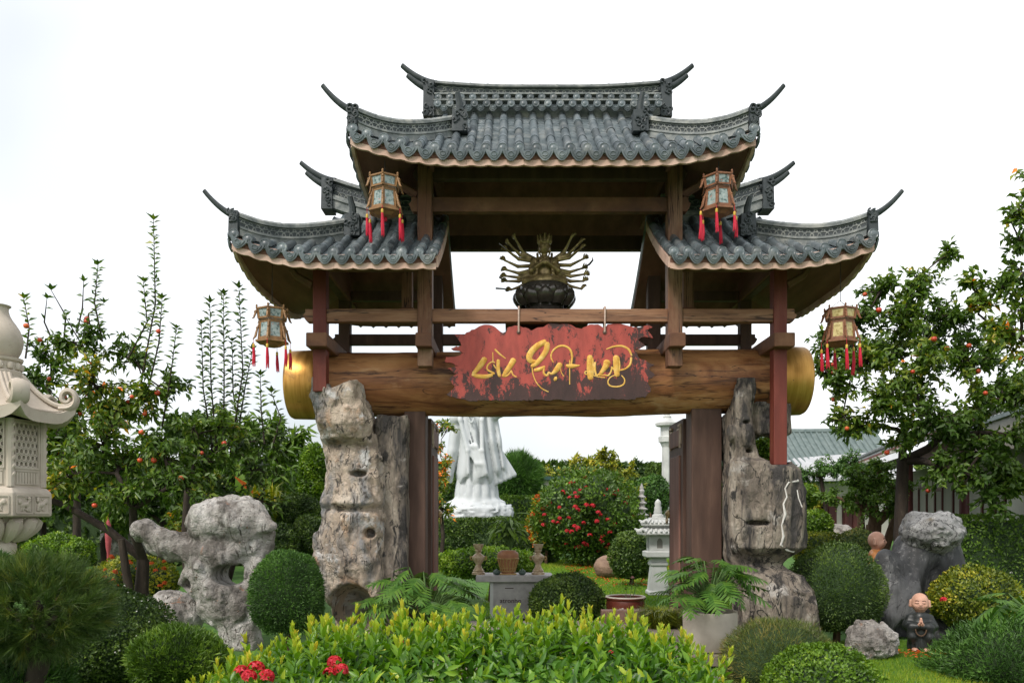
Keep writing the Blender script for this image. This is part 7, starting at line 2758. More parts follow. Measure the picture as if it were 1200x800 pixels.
# ---- fruit trees
fru = [(75, 460), (100, 376 + 0), (104, 372), (97, 378), (108, 370), (62, 380), (155, 465), (163, 470), (98, 483), (95, 476), (152, 467), (160, 483), (170, 482), (165, 498), (168, 535), (178, 541), (185, 535), (75, 578), (187, 386), (182, 386), (240, 531), (215, 552), (215, 557), (176, 587), (164, 497), (239, 395 + 60), (186, 457), (130, 602), (112, 600), (187, 595), (58, 443), (118, 443), (264, 515), (232, 545), (28, 380), (40, 375), (48, 390)]
tree('fruit_tree', 'open persimmon-like tree with orange red fruit and tall leafy shoots beside the stone lantern', (P(171, 0, 11.5).x, 11.5), 0.11, P(168, 655, 11.5),
     [(95, 400, 11.5, 0.5), (60, 420, 11.6, 0.35), (110, 450, 11.3, 0.6), (150, 420, 11.8, 0.4), (70, 480, 11.5, 0.45), (175, 470, 11.4, 0.45), (120, 520, 11.2, 0.65), (80, 560, 11.1, 0.55), (185, 530, 11.1, 0.6), (150, 580, 10.9, 0.55), (215, 570, 11.0, 0.5), (245, 540, 11.5, 0.45), (60, 520, 11.6, 0.5), (225, 500, 11.6, 0.4), (262, 500, 11.7, 0.35), (40, 450, 11.8, 0.4), (140, 480, 11.6, 0.5), (200, 450, 11.9, 0.35), (40, 580, 11.3, 0.5), (140, 545, 11.3, 0.5)],
     L_FRUIT, 0.125, 0.052, 2.3, fruits=[(x, y, 10.75) for x, y in fru[::2]], fr=0.036, group='fruit trees', stems=3,
     shoots=[(165, 450, 180, 258, 11.4, 0.06), (120, 400, 115, 310, 11.5, 0.055), (150, 420, 168, 330, 11.5, 0.06), (175, 450, 190, 350, 11.5, 0.06), (190, 500, 207, 385, 11.5, 0.06), (90, 390, 98, 330, 11.6, 0.3), (75, 400, 60, 340, 11.6, 0.3), (62, 400, 55, 350, 11.6, 0.3), (30, 420, 28, 350, 11.3, 0.07), (105, 380, 122, 355, 11.6, 0.3)], base_lc=0.36, droop=0.45, lcj=0.17)
tree('leafy_shrub_tree', 'loose shrub of tall upright leafy stems between fruit tree and gate', (P(262, 0, 12.2).x, 12.2), 0.07, P(262, 600, 12.2),
     [(250, 520, 12.2, 0.4), (285, 520, 12.2, 0.4), (235, 560, 12.0, 0.4), (300, 550, 12, 0.4), (320, 520, 12.3, 0.35), (265, 580, 12, 0.45), (310, 590, 12, 0.35)],
     L_DARK, 0.14, 0.055, 1.5, stems=3, base_lc=0.5,
     shoots=[(255, 540, 246, 355, 12.1, 0.07), (262, 540, 262, 345, 12.2, 0.065), (270, 530, 280, 338, 12.1, 0.065), (282, 520, 272, 400, 12.2, 0.07), (280, 500, 296, 410, 12.1, 0.07), (250, 530, 236, 380, 12.2, 0.07), (310, 520, 305, 440, 12.0, 0.07), (320, 520, 318, 460, 12.0, 0.08)])
fru = [(1010, 345), (1000, 358), (1092, 395), (1100, 400), (1105, 402), (1115, 403), (1136, 404), (1060, 430), (1064, 433), (1072, 440), (975, 425), (1066, 461), (976, 433), (982, 491), (990, 498), (985, 488), (1150, 455), (1038, 368), (1040, 362), (1068, 370), (1033, 361), (1013, 340), (1028, 547), (1062, 440), (1145, 430), (1152, 520), (1083, 578), (1096, 436), (968, 470)]
tree('fruit_tree', 'round-crowned persimmon-like tree with red fruit in front of the temple hall', (P(1060, 0, 13).x, 13), 0.12, P(1058, 540, 13),
     [(1035, 340, 13, 0.45), (1075, 330, 13, 0.45), (1010, 370, 13, 0.5), (1060, 380, 12.8, 0.6), (1105, 370, 13, 0.5), (975, 400, 13, 0.4), (1020, 420, 12.6, 0.6), (1080, 430, 12.5, 0.65), (1130, 420, 12.8, 0.55), (985, 450, 12.7, 0.45), (965, 430, 13, 0.35), (1040, 470, 12.4, 0.6), (1100, 490, 12.3, 0.6), (1150, 470, 12.6, 0.6), (990, 490, 12.6, 0.35), (1150, 530, 12.3, 0.6), (1110, 550, 12.3, 0.45), (1185, 510, 12.4, 0.5), (1180, 560, 12.3, 0.5), (1010, 500, 12.6, 0.4), (1060, 510, 12.6, 0.45), (1110, 300, 13, 0.3), (1160, 420, 13, 0.45), (1045, 410, 13.2, 0.55), (1090, 400, 13.3, 0.5), (1000, 420, 13.2, 0.5), (1065, 350, 13.2, 0.4), (1130, 380, 13.1, 0.45), (1070, 460, 13, 0.5), (1175, 450, 12.8, 0.5), (1130, 510, 12.6, 0.5), (1195, 470, 12.3, 0.5), (1165, 585, 12.1, 0.35), (1195, 560, 12.1, 0.45), (1140, 560, 12.2, 0.35)],
     L_FRUIT, 0.125, 0.06, 2.5, fruits=[(x, y, 12.0) for x, y in fru[::2]], fr=0.04, group='fruit trees', base_lc=0.34, lcj=0.15)
tree('edge_tree', 'tree with broad dark leaves reaching in beside the temple roof', (P(1275, 0, 10.5).x, 10.5), 0.12, P(1262, 480, 10.5),
     [(1190, 250, 10.5, 0.28), (1215, 220, 10.5, 0.4), (1240, 280, 10.5, 0.5), (1180, 335, 10.5, 0.35), (1140, 330, 10.6, 0.2), (1200, 360, 10.4, 0.4), (1185, 390, 10.4, 0.35), (1240, 380, 10.5, 0.5), (1210, 420, 10.4, 0.4), (1290, 320, 10.6, 0.6), (1150, 360, 10.5, 0.25), (1300, 420, 10.6, 0.6), (1195, 280, 10.5, 0.3), (1200, 320, 10.6, 0.35), (1165, 390, 10.5, 0.3)],
     L_FRUIT, 0.125, 0.065, 1.9, base_lc=0.45)

# bonsai by the hall
tree('bonsai_tree', 'broad bonsai tree with clouded crown and thick pale trunk by the hall', (P(1025, 0, 14).x, 14), 0.17, P(1024, 615, 14),
     [(1010, 570, 14, 0.45), (1035, 562, 14, 0.45), (990, 590, 13.8, 0.35), (1045, 590, 13.8, 0.4), (1020, 590, 13.7, 0.45), (1000, 555, 14, 0.3), (1030, 545, 14.2, 0.3), (975, 580, 14, 0.25), (1060, 575, 14, 0.3)],
     L_GREEN, 0.07, 0.045, 4.0, bark=BARK_BROWN, base_lc=0.4, stems=3)
tree('cloud_pine', 'flat-topped clipped pine pads in front of the far roofs', (P(965, 0, 20).x, 20), 0.1, P(965, 585, 20),
     [(940, 556, 20, 0.4), (960, 552, 20, 0.45), (980, 548, 20, 0.5), (1000, 545, 20, 0.5), (1015, 550, 20, 0.4)], L_CYPRESS, 0.1, 0.03, 4.5, base_lc=0.5)

# ---- the green backdrop at the left: one shrub or tree after the other
for (px, py, Y, r, m, lab) in (
        (90, 510, 17, 1.1, L_FRUIT, 'olive shrub crown seen through the fruit tree branches'), (220, 520, 17.5, 0.9, L_DARK, 'dark crown behind the upright leafy stems'),
        (10, 600, 19, 1.3, L_FRUIT, 'loose olive green shrub behind the stone lantern'), (50, 560, 20, 1.5, L_DARK, 'dark leafy tree filling the gap behind the stone lantern'),
        (120, 590, 21, 1.4, L_GREEN, 'green shrub thicket behind the fruit tree'), (190, 570, 20, 1.2, L_DARK, 'dark shrub seen between fruit tree and hollowed rock'),
        (250, 590, 19, 1.2, L_FRUIT, 'olive shrub behind the hollowed rock'), (300, 560, 21, 1.2, L_DARK, 'dark leafy shrub behind the torch plant'),
        (350, 560, 23, 1.3, L_GREEN, 'green shrub seen beside the rock pillar'), (-60, 580, 18, 1.6, L_GREEN, 'green thicket at the garden edge')):
    k = F_PX / Y
    tree('backdrop_shrub', lab, (P(px, 0, Y).x, Y), 0.09, P(px, py + 45, Y),
         [(px + U(-1, 1) * r * k * 0.8, py + U(-0.9, 0.9) * r * k * 0.7, Y + U(-.5, .5), r * 0.52) for _ in range(7)], m, 0.19, 0.08, 2.2, base_lc=0.45, cat='shrub', group='shrubs behind the fruit tree', droop=0.4)
hedge('hedge', 'long dark hedge closing the garden behind the fruit tree', (P(130, 0, 24).x, 24.5, 0), (13, 1.5, 2.6), 9000, 0.2, 0.11, L_DARK, base=0.42, lump=0.2)
tree('long_leaf_tree', 'leafy tree with long drooping leaves behind the gold log end', (P(300, 0, 16).x, 16), 0.09, P(302, 580, 16),
     [(285, 505, 16, 0.5), (315, 500, 16, 0.5), (330, 530, 16, 0.5), (300, 540, 15.8, 0.55), (345, 515, 16, 0.35), (270, 530, 16, 0.45), (320, 560, 15.8, 0.5)], L_GREEN, 0.3, 0.07, 1.4, base_lc=0.45, droop=0.7)
tree('side_shrub', 'reddish green shrub glimpsed behind the open door leaf', (P(516, 0, 22).x, 22), 0.06, P(516, 590, 22),
     [(512, 560, 22, 0.4), (520, 545, 22, 0.4), (514, 520, 22, 0.4), (522, 500, 22.5, 0.4), (512, 580, 22, 0.4), (518, 600, 22, 0.4)], L_FRUIT, 0.15, 0.06, 1.6, base_lc=0.6, cat='shrub')


# ---- broad-leaved plants whose leaves can be picked out
def split_leaf_mesh(n_l, L, Wd, droop=0.25, seed=0):
    """a philodendron leaf: midrib with separate curved lobes"""
    rr = random.Random(seed)
    V, F, A = [], [], []

    def pt(u, side, w):
        x = side * w
        z = -droop * L * u * u - 0.25 * abs(x) * abs(x) / max(Wd, 1e-3) + 0.05 * L * u
        return (x, L * u, z)
    for i in range(n_l):
        u0 = 0.08 + 0.86 * i / n_l
        wl = Wd * math.sin(math.pi * (0.18 + 0.8 * (i + 0.5) / n_l)) ** 0.8 * rr.uniform(0.85, 1.1)
        du = 0.86 / n_l
        for s in (-1, 1):
            b = len(V)
            lift = 0.18
            V += [pt(u0, s, 0.0), pt(u0 + du * 0.95, s, 0.0), pt(u0 + du * 0.3 + lift * 0.5, s, wl * 0.5), pt(u0 + du * 1.0 + lift * 0.5, s, wl * 0.5), pt(u0 + du * 0.7 + lift, s, wl)]
            F += [(b, b + 1, b + 3), (b, b + 3, b + 2), (b + 2, b + 3, b + 4)]
            c = rr.uniform(0.3, 0.8)
            A += [c, c, c, c, c]
    b = len(V)
    V += [pt(0.88, 1, 0.0), pt(0.9, 1, Wd * 0.2), pt(1.12, 1, 0), pt(0.9, -1, Wd * 0.2)]
    F += [(b, b + 1, b + 2), (b, b + 2, b + 3)]
    A += [0.5] * 4
    return np_mesh('leaf', np.array(V), np.array(F), L_TROP, attr=np.array(A))


SPLIT = [split_leaf_mesh(6, 0.34, 0.17, 0.3, 1), split_leaf_mesh(6, 0.3, 0.15, 0.45, 2), split_leaf_mesh(7, 0.36, 0.18, 0.2, 3)]


def rosette(parent, z, n, reach, rise, size, meshes=SPLIT, az=(0, 6.28), stem_m=None, org=(0, 0)):
    for i in range(n):
        a = az[0] + (az[1] - az[0]) * (i + U(0.0, 0.8)) / n
        el = U(0.15, 1.0)
        R = reach * (1.1 - 0.6 * el) * U(0.75, 1.1)
        H = rise * (0.35 + 0.75 * el) * U(0.8, 1.1)
        e = Vector((org[0] + math.cos(a) * R, org[1] + math.sin(a) * R, z + H))
        s = Vector((org[0], org[1], z - 0.03))
        mid = s.lerp(e, 0.5) + Vector((0, 0, 0.12 * rise + 0.04))
        MB().tube([s, mid, e], [0.011, 0.009, 0.006], 5).build('leaf_stalk', stem_m or STALK, parent, smooth=True)
        o = link('leaf', meshes[i % len(meshes)], parent)
        o.location = e
        o.rotation_euler = (U(-0.55, 0.25) + 0.35 * el - 0.25, U(-.35, .35), a - math.pi / 2 + U(-.3, .3))
        sc = size * U(0.75, 1.15)
        o.scale = (sc, sc, sc)


STALK = mat('green_stalk', [(0.3, (0.04, 0.09, 0.02)), (0.7, (0.09, 0.16, 0.04))], 10, bump=0.1)
for kind, root, z in PLANTS:
    if kind == 'pot':
        rosette(root, z, 70, 0.4, 0.56, 0.82)
    elif kind == 'urn':
        mm = [split_leaf_mesh(1, 0.2, 0.045, 0.25, 7)]
        # simple lance leaves
        V, F, k = leaf_arrays(np.zeros((1, 3)), np.array([[0, 1, 0.0]]), np.array([[0, 0, 1.0]]), 0.24, 0.055, 'leaf', 0.2, 0.3)
        ml = np_mesh('leaf', V, F, L_GREEN, attr=np.full(len(V), 0.75))
        for q in range(5):
            a = q * 1.3
            rosette(root, z + 0.04 + 0.05 * q, 12, 0.16, 0.3, 1.0, [ml], org=(0.04 * math.cos(a), 0.04 * math.sin(a)))
    elif kind == 'bowl':
        for q, (x, y, h_) in enumerate(((0.1, 0, 0.32), (0.16, 0.05, 0.2), (0.02, 0.06, 0.16))):
            MB().tube([(x * 0.6, y, z - 0.02), (x, y, z + h_)], [0.005, 0.004], 5).build('lotus_stalk', STALK, root)
            o = flower_cluster(root, Vector((x, y, z + h_)), 0.035, leaf_mat('pink_lotus', [(0, (0.5, 0.2, 0.2)), (1, (0.66, 0.4, 0.4))]) if q == 0 else L_GREEN)
            o.name = 'lotus_bud' if q == 0 else 'lotus_leaf'
# the big fern-like plant by the left door post, and one at the right edge
ph = thing('split_leaf_plant', 'sprawling split-leaf plant between the door post and the altar', 'plant', (P(500, 0, 9.0).x, 9.0, 0))
b = MB()
b.tube([(0, 0, 0), (0.05, 0, 0.15), (0.0, 0.02, 0.3)], [0.05, 0.045, 0.03], 8)
b.build('stem', BARK_BROWN, ph, smooth=True)
rosette(ph, 0.28, 62, 0.52, 0.62, 0.85)
ph = thing('split_leaf_plant', 'small split-leaf plant growing from the hole in the tan rock pillar', 'plant', (P(450, 0, 9.05).x, 9.05, 0))
MB().tube([(0, 0.05, 0), (0, 0, 0.5)], [0.03, 0.02], 8).build('stem', BARK_BROWN, ph, smooth=True)
rosette(ph, 0.5, 12, 0.22, 0.16, 0.62)
ph = thing('split_leaf_plant', 'pale drooping split-leaf plant rising over the conifer bush', 'plant', (P(1212, 0, 6.6).x, 6.6, 0))
MB().tube([(0, 0, 0), (0.03, 0, 0.4), (0, 0, 0.7)], [0.05, 0.04, 0.03], 8).build('stem', BARK_BROWN, ph, smooth=True)
rosette(ph, 0.62, 20, 0.36, 0.3, 0.8)
# vine peeping through the gap of the dark pillar
ball('leafy bush peeping through the gap of the dark rock pillar', 897, 528, 10.6, 15, 12, 1500, 0.05, 0.03, L_BRIGHT, name='gap_shrub', lump=0.15, base=0.5, bottom=-1)


def blades(parent, n, c, r, H, W, m, spread_, lc0=0.5, nm='blades'):
    """arching grass blades: two segments each"""
    a = RNG.uniform(0, 2 * math.pi, n)
    rr = np.sqrt(RNG.rand(n)) * r
    p = np.stack([c[0] + rr * np.cos(a), c[1] + rr * np.sin(a), np.full(n, c[2])], 1)
    az = a + RNG.normal(size=n) * 0.6
    out = np.stack([np.cos(az), np.sin(az), np.zeros(n)], 1)
    side = np.stack([-np.sin(az), np.cos(az), np.zeros(n)], 1)
    h = H * RNG.uniform(0.6, 1.1, n)[:, None]
    s = spread_ * RNG.uniform(0.3, 1.1, n)[:, None]
    up = np.array([0, 0, 1.0])
    m1 = p + up * h * 0.75 + out * s * 0.4
    e = p + up * h * (1.0 - 0.35 * (s / max(spread_, 1e-6))) + out * s
    V = np.stack([p - side * W / 2, p + side * W / 2, m1 - side * W * 0.4, m1 + side * W * 0.4, e], 1).reshape(-1, 3)
    F = (np.arange(n)[:, None, None] * 5 + np.array([[0, 1, 3], [0, 3, 2], [2, 3, 4]])[None]).reshape(-1, 3)
    lc = np.repeat(np.clip(lc0 + RNG.normal(size=n) * 0.2, 0, 1), 5)
    o = link(nm, np_mesh(nm, V, F, m, attr=lc), parent)
    o['kind'] = 'stuff'
    return o


gt = thing('grass_tuft', 'arching pale striped grass tuft beside the glazed bowl', 'grass', (P(772, 0, 10.15).x, 10.15, 0))
blades(gt, 1500, (0, 0, 0.0), 0.16, 0.46, 0.009, L_YELLOW, 0.34, 0.4)
gt = thing('torch_plant', 'upright yellow green blades with an orange torch leaf behind the hollowed rock', 'plant', (P(312, 0, 13.4).x, 13.4, 0))
zb = P(0, 640, 13.4).z
MB().tube([(0, 0, 0), (0, 0, zb)], [0.08, 0.05], 6).build('stem', BARK_BROWN, gt)
blades(gt, 150, (0, 0, zb), 0.15, 1.25, 0.035, L_YELLOW, 0.55, 0.75)
LT = np_mesh('torch_leaf', *leaf_arrays(np.zeros((1, 3)), np.array([[0, 0, 1.0]]), np.array([[0, -1, 0.0]]), 0.7, 0.09, 'leaf', 0.25, 0.3)[:2], L_ORANGE, attr=np.full(8, 0.8))
o = link('torch_leaf', LT, gt)
o.location = (0.05, -0.1, zb + 0.75)
o.rotation_euler = (0.2, -0.9, 0.2)
BL = np_mesh('banana_leaf', *leaf_arrays(np.zeros((1, 3)), np.array([[0, 0, 1.0]]), np.array([[0, -1, 0.0]]), 0.9, 0.26, 'leaf', 0.25, 0.35)[:2], L_BRIGHT, attr=np.full(8, 0.6))
for (dx, rx, ry) in ((-0.3, 0.1, -0.25),):
    o = link('broad_leaf', BL, gt)
    o.location = (dx, 0.1, zb + 0.5)
    o.rotation_euler = (rx, ry, U(-.4, .4))
# a red flower cone by the lantern
o = MB().lathe([(0.02, 0), (0.03, 0.8), (0.05, 0.9), (0.065, 1.15), (0.045, 1.4), (0.01, 1.5)], 10).build('red_ginger', mat('dull_red_bract', [(0.3, (0.3, 0.05, 0.06)), (0.7, (0.42, 0.09, 0.1))], 12), smooth=True)
o.location = (P(127, 0, 16).x, 16, 0)
tag(o, 'tall dull red flower spike behind the pale boulder', 'flower')

# ---- grass
def lawn(nm, n, x0, x1, y0, y1, H, W, label=None):
    x = RNG.uniform(x0, x1, n)
    y = y0 + (y1 - y0) * RNG.rand(n)
    z = 0.02 * fbm(x * 0.3, y * 0.3, x * 0, 3) - 0.025
    p = np.stack([x, y, z], 1)
    d = unit(rnd_dirs(n) * 0.55 + np.array([0, 0, 1.0]))
    V, F, k = leaf_arrays(p, d, rnd_dirs(n), H * RNG.uniform(0.6, 1.2, n), W, 'needle')
    lc = clump_lc(p, 0.7, 0.5, 0.3, 0.18)
    o = link(nm, np_mesh(nm, V, F, L_GRASS, attr=np.repeat(np.clip(lc, 0, 1), k)))
    tag(o, label, 'grass')
    o['kind'] = 'stuff'


lawn('lawn_grass', 90000, -0.5, 5.5, 12.0, 27.0, 0.06, 0.012, 'short bright lawn seen through the gate')
lawn('lawn_grass', 26000, 3.0, 5.0, 7.2, 10.0, 0.05, 0.005, 'short grass patch before the monk figure')
# fallen leaves and petals on the lawn edge
n = 500
x = RNG.uniform(1.5, 5.0, n)
y = RNG.uniform(17, 24, n)
o = leaf_obj('fallen_leaves', None, np.stack([x, y, np.full(n, 0.03)], 1), np.stack([RNG.normal(size=n), RNG.normal(size=n), np.full(n, 0.1)], 1), np.tile([0, 0, 1.0], (n, 1)), 0.08, 0.05, RNG.rand(n), L_ORANGE)
tag(o, 'fallen orange leaves scattered on the lawn', 'leaves')
o['kind'] = 'stuff'
n = 60
x = RNG.uniform(4.3, 5.0, n)
y = RNG.uniform(8.7, 9.2, n)
o = leaf_obj('fallen_leaves', None, np.stack([x, y, np.full(n, 0.02)], 1), np.stack([RNG.normal(size=n), RNG.normal(size=n), np.full(n, 0.1)], 1), np.tile([0, 0, 1.0], (n, 1)), 0.05, 0.03, RNG.rand(n), L_ORANGE)
tag(o, 'fallen leaves on the grass at the feet of the monk figure', 'leaves')
o['kind'] = 'stuff'

# ------------------------------------------------------------------ temple hall at the right and far buildings
WALL = mat('cream_plaster', [(0.25, (0.4, 0.375, 0.335)), (0.6, (0.52, 0.5, 0.455)), (0.85, (0.6, 0.58, 0.54))], 1.5, rough=0.85, bump=0.1, over=[(1, 0.6, 0.8, (0.4, 0.37, 0.32), (1, 1, 0.3))])
MAROON = mat('dark_red_shutter', [(0.3, (0.05, 0.012, 0.012)), (0.7, (0.095, 0.025, 0.022))], 6, (1, 1, 0.2), rough=0.5, bump=0.1)
GREYROOF = mat('pale_grey_roof_sheet', [(0.3, (0.34, 0.35, 0.36)), (0.7, (0.46, 0.47, 0.48))], 2, rough=0.5, bump=0.1)
GREENROOF = mat('grey_green_roof_tile', [(0.3, (0.09, 0.125, 0.12)), (0.7, (0.17, 0.21, 0.2))], 4, rough=0.5, bump=0.2)
DGLASS = mat('dark_window_glass', [(0.02, 0.02, 0.022)], rough=0.15, bump=0, spec=0.6)


def hall():
    A, B = Vector((11.3, 22.5, 0)), Vector((8.75, 13.3, 0))     # the facade line, far end to near end
    L = (B - A).length
    ux = (B - A).normalized()
    rz = math.atan2(ux.y, ux.x)
    t = thing('temple_hall', 'long cream temple hall with dark red shutters and grey tiled eaves behind the trees', 'building', A, rz=rz)
    # local: x along the facade (far -> near), y = into the building (left of ux is +y ... outside is -y)
    ins = 1.0
    n = Vector((-ux.y, ux.x, 0))
    sg = 1 if n.x > 0 else -1          # building lies towards +X
    H = 2.75
    ops = []
    x = 0.6
    xs = []
    # wall built in piers round the openings
    openings = [(0.9, 1.9, 0.0, 2.3, 'door'), (2.7, 3.5, 0.85, 2.2, 'window'), (4.4, 5.6, 0.0, 2.3, 'door'), (6.6, 7.5, 0.85, 2.2, 'window'), (8.0, 9.2, 0.0, 2.3, 'door')]
    cur = -0.3
    for (a, b_, z0, z1, kd) in openings + [(L + 0.3, 0, 0, 0, None)]:
        MB().box(((cur + a) / 2, sg * 0.1, H / 2), (a - cur, 0.2, H)).build('wall', WALL, t)
        if kd is None:
            break
        MB().box(((a + b_) / 2, sg * 0.1, (z1 + H) / 2), (b_ - a, 0.2, H - z1)).build('wall', WALL, t)
        if z0 > 0:
            MB().box(((a + b_) / 2, sg * 0.1, z0 / 2), (b_ - a, 0.2, z0)).build('wall', WALL, t)
        fr = MB()
        for xx in (a + 0.04, b_ - 0.04):
            fr.box((xx, sg * 0.03, (z0 + z1) / 2), (0.08, 0.14, z1 - z0))
        fr.box(((a + b_) / 2, sg * 0.03, z1 - 0.04), (b_ - a - 0.16, 0.14, 0.08))
        f = fr.build(kd, MAROON, t)
        if kd == 'door':
            for k in range(4):
                w = (b_ - a - 0.16) / 4
                MB().box((a + 0.08 + w * (k + 0.5), sg * 0.08, (z0 + z1) / 2 - 0.04), (w * 0.96, 0.05, z1 - z0 - 0.08)).build('door_panel', MAROON, f, bevel=0.01)
        else:
            MB().box(((a + b_) / 2, sg * 0.12, (z0 + z1) / 2), (b_ - a - 0.16, 0.02, z1 - z0 - 0.1)).build('pane', DGLASS, f)
            MB().box(((a + b_) / 2, sg * 0.09, (z0 + z1) / 2), (0.05, 0.05, z1 - z0 - 0.1)).build('mullion', MAROON, f)
    MB().box((L / 2, sg * 5.0, H / 2), (L + 0.6, 0.2, H)).build('wall', WALL, t)
    for xx in (-0.2, L + 0.2):
        MB().box((xx, sg * 2.55, H / 2), (0.2, 4.6, H)).build('wall', WALL, t)
    # porch posts
    for k in range(3):
        x = 0.3 + (L - 0.6) * k / 2
        MB().lathe([(0.12, 0.02), (0.12, 0.12), (0.085, 0.16), (0.08, 2.75)], 12, (x, -sg * 1.0, 0)).build('porch_post', MAROON, t, smooth=True)
    MB().box((L / 2, -sg * 1.0, 2.8), (L + 0.4, 0.14, 0.2)).build('beam', MAROON, t)
    # lower porch roof of pale sheets with a tiled edge, upper roof of tiles
    b = MB()
    yo, yi = -sg * 1.5, sg * 0.3
    b.add([(-0.8, yo, 3.0), (L + 0.8, yo, 3.0), (L + 0.8, yi, 3.6), (-0.8, yi, 3.6), (-0.8, yo, 3.06), (L + 0.8, yo, 3.06), (L + 0.8, yi, 3.66), (-0.8, yi, 3.66)],
          [(0, 1, 2, 3), (4, 5, 6, 7), (0, 1, 5, 4), (1, 2, 6, 5), (2, 3, 7, 6), (3, 0, 4, 7)])
    pr = b.build('porch_roof', GREYROOF, t)
    b = MB()
    nn = int((L + 1.6) / 0.14)
    for k in range(nn):
        x = -0.8 + 0.14 * (k + 0.5)
        b.tube([(x, yo - sg * 0.04, 3.1), (x, yo + sg * 0.5, 3.27)], 0.045, 6)
    o = b.build('eave_tile', TILE, pr, smooth=True)
    o['kind'] = 'stuff'
    MB().box((L / 2, yo - sg * 0.0, 2.98), (L + 1.6, 0.06, 0.05)).build('eave_board', REDWOOD, pr)
    b = MB()
    for k in range(nn):
        x = -0.8 + 0.14 * (k + 0.5)
        b.box((x, yo - sg * 0.02, 2.92), (0.07, 0.07, 0.05))
    o = b.build('rafter_end', WALL, pr)
    o['kind'] = 'stuff'
    b = MB()
    ye, yr = sg * 0.6, sg * 3.0
    for s_, (ya, yb) in enumerate(((ye, yr), (sg * 5.6, yr))):
        for j in range(8):
            u0, u1 = j / 8, (j + 1) / 8
            f = lambda u: (ya + (yb - ya) * u, 3.6 + 1.3 * (0.7 * u + 0.3 * u * u))
            (y0, z0), (y1, z1) = f(u0), f(u1)
            b.add([(-0.9, y0, z0), (L + 0.9, y0, z0), (L + 0.9, y1, z1), (-0.9, y1, z1), (-0.9, y0, z0 + 0.08), (L + 0.9, y0, z0 + 0.08), (L + 0.9, y1, z1 + 0.08), (-0.9, y1, z1 + 0.08)],
                  [(0, 1, 2, 3), (4, 5, 6, 7), (0, 1, 5, 4), (1, 2, 6, 5), (2, 3, 7, 6), (3, 0, 4, 7)])
    ur = b.build('upper_roof', GREENROOF, t)
    b = MB()
    for k in range(int((L + 1.8) / 0.24)):
        x = -0.85 + 0.24 * k
        b.tube([(x, ye + (yr - ye) * u, 3.7 + 1.3 * (0.7 * u + 0.3 * u * u)) for u in np.linspace(0, 1, 6)], 0.05, 6)
    o = b.build('roof_tile_row', TILE, ur, smooth=True)
    o['kind'] = 'stuff'
    MB().box((L / 2, yr, 5.0), (L + 2.0, 0.2, 0.3)).build('roof_ridge', RIDGE, ur)
    MB().box((L / 2, sg * 0.75, 3.2), (L + 0.4, 0.16, 1.0)).build('wall', WALL, t)
    return t


hall()


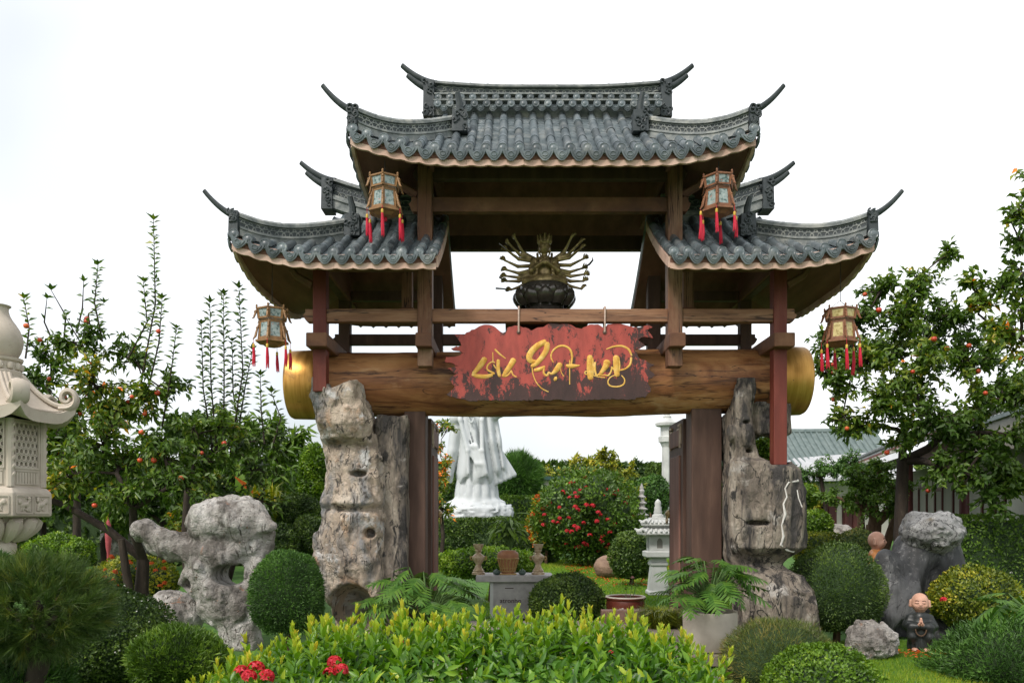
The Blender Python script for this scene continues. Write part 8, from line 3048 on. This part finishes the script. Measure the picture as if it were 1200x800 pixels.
def far_hall():
    Y = 33.0
    c = P(962, 600, Y)
    t = thing('far_hall', 'low hall with grey green tiled roof and red doors beyond the topiary', 'building', (c.x, Y, 0))
    Z = lambda py: EYE + (600 - py) * Y / F_PX
    W = 5.6
    MB().box((0, 1.5, 1.4), (W, 3.0, 2.8)).build('wall', WALL, t)
    for x in (-0.75, 0.25, 1.25):
        f = MB().box((x, -0.03, 1.2), (0.75, 0.12, 2.2)).build('door', MAROON, t, bevel=0.01)
        for k in (-1, 1):
            MB().box((x + 0.18 * k, -0.11, 1.25), (0.3, 0.05, 1.9)).build('door_panel', MAROON, f, bevel=0.01)
    for x in (-1.5, -2.4):
        MB().lathe([(0.13, 0), (0.12, 2.8)], 10, (x, -0.8, 0)).build('porch_post', WALL, t, smooth=True)
    # lean-to grey roof and the tiled roof above
    b = MB()
    b.add([(-W / 2 - 0.6, -1.4, 2.75), (W / 2 + 0.6, -1.4, 2.95), (W / 2 + 0.6, 0.4, 4.1), (-W / 2 + 0.8, 0.4, 3.7), (-W / 2 - 0.6, -1.4, 2.85), (W / 2 + 0.6, -1.4, 3.05), (W / 2 + 0.6, 0.4, 4.2), (-W / 2 + 0.8, 0.4, 3.8)],
          [(0, 1, 2, 3), (4, 5, 6, 7), (0, 1, 5, 4), (1, 2, 6, 5), (2, 3, 7, 6), (3, 0, 4, 7)])
    b.build('lean_to_roof', GREYROOF, t)
    b = MB()
    pts = []
    for (y0, y1) in ((-0.4, 2.2), (4.8, 2.2)):
        for j in range(6):
            u0, u1 = j / 6, (j + 1) / 6
            g = lambda u: (y0 + (y1 - y0) * u, 3.35 + 1.75 * (0.75 * u + 0.25 * u * u))
            (a, za), (q, zq) = g(u0), g(u1)
            xl, xr = -W / 2 - 0.7 + 1.0 * u0, -W / 2 - 0.7 + 1.0 * u1
            b.add([(xl, a, za), (W / 2 + 0.5, a, za), (W / 2 + 0.5, q, zq), (xr, q, zq), (xl, a, za + 0.08), (W / 2 + 0.5, a, za + 0.08), (W / 2 + 0.5, q, zq + 0.08), (xr, q, zq + 0.08)],
                  [(0, 1, 2, 3), (4, 5, 6, 7), (0, 1, 5, 4), (1, 2, 6, 5), (2, 3, 7, 6), (3, 0, 4, 7)])
    rf = b.build('roof', GREENROOF, t)
    b = MB()
    for k in range(26):
        x = -W / 2 - 0.6 + k * 0.25
        u0 = max(0, (-W / 2 + 0.3 - x) * 0 )
        b.tube([(max(x, -W / 2 - 0.7 + u), -0.4 + 2.6 * u, 3.45 + 1.75 * (0.75 * u + 0.25 * u * u)) for u in np.linspace(0, 1, 5)], 0.05, 5)
    o = b.build('roof_tile_row', GREENROOF, rf, smooth=True)
    o['kind'] = 'stuff'
    b = MB()
    b.tube([(-W / 2 + 0.3, 2.2, 5.2), (0, 2.2, 5.15), (W / 2 + 0.6, 2.2, 5.2)], 0.14, 8)
    b.tube([(-W / 2 + 0.3, 2.2, 5.2), (-W / 2 - 0.2, 0.9, 4.2), (-W / 2 - 0.8, -0.4, 3.5), (-W / 2 - 1.05, -0.6, 3.75)], [0.12, 0.11, 0.1, 0.05], 8)
    b.build('roof_ridge', GREENROOF, rf, smooth=True)['kind'] = 'stuff'


far_hall()


def small_house():
    Y = 36.0
    c = P(652, 600, Y)
    t = thing('small_house', 'small cream house with green roof edge between the far trees', 'building', (c.x, Y, 0))
    Z = lambda py: EYE + (600 - py) * Y / F_PX
    z0 = Z(562)
    MB().box((0, 1.0, z0 / 2), (1.15, 2.0, z0)).build('wall', WALL, t)
    MB().box((0, 0.9, z0 + 0.07), (1.35, 2.4, 0.16)).build('roof', mat('dark_green_roof_edge', [(0.03, 0.07, 0.06)]), t)
    f = MB().box((-0.2, -0.03, 0.95), (0.45, 0.1, 1.7)).build('door', MAROON, t)
    MB().box((-0.2, -0.09, 1.0), (0.3, 0.04, 1.4)).build('door_panel', MAROON, f)
    MB().box((0.0, -0.1, Z(581)), (1.2, 0.25, 0.08)).build('canopy', MAROON, t)


small_house()
b = MB()
b.lathe([(0.03, 0), (0.03, 1.9), (0.02, 2.0)], 8)
rl_t = thing('red_lantern_post', 'red lantern on a thin post before the far hedge', 'lantern', (P(771, 0, 34).x, 34, 0))
b.build('post', DARKWOOD, rl_t)
MB().lathe([(0.06, 2.0), (0.16, 2.08), (0.22, 2.25), (0.2, 2.42), (0.08, 2.52), (0.03, 2.56)], 12).build('shade', mat('red_paper', [(0.45, 0.03, 0.02)], bump=0), rl_t, smooth=True)
rl_t.scale = (1, 1, 1.13)
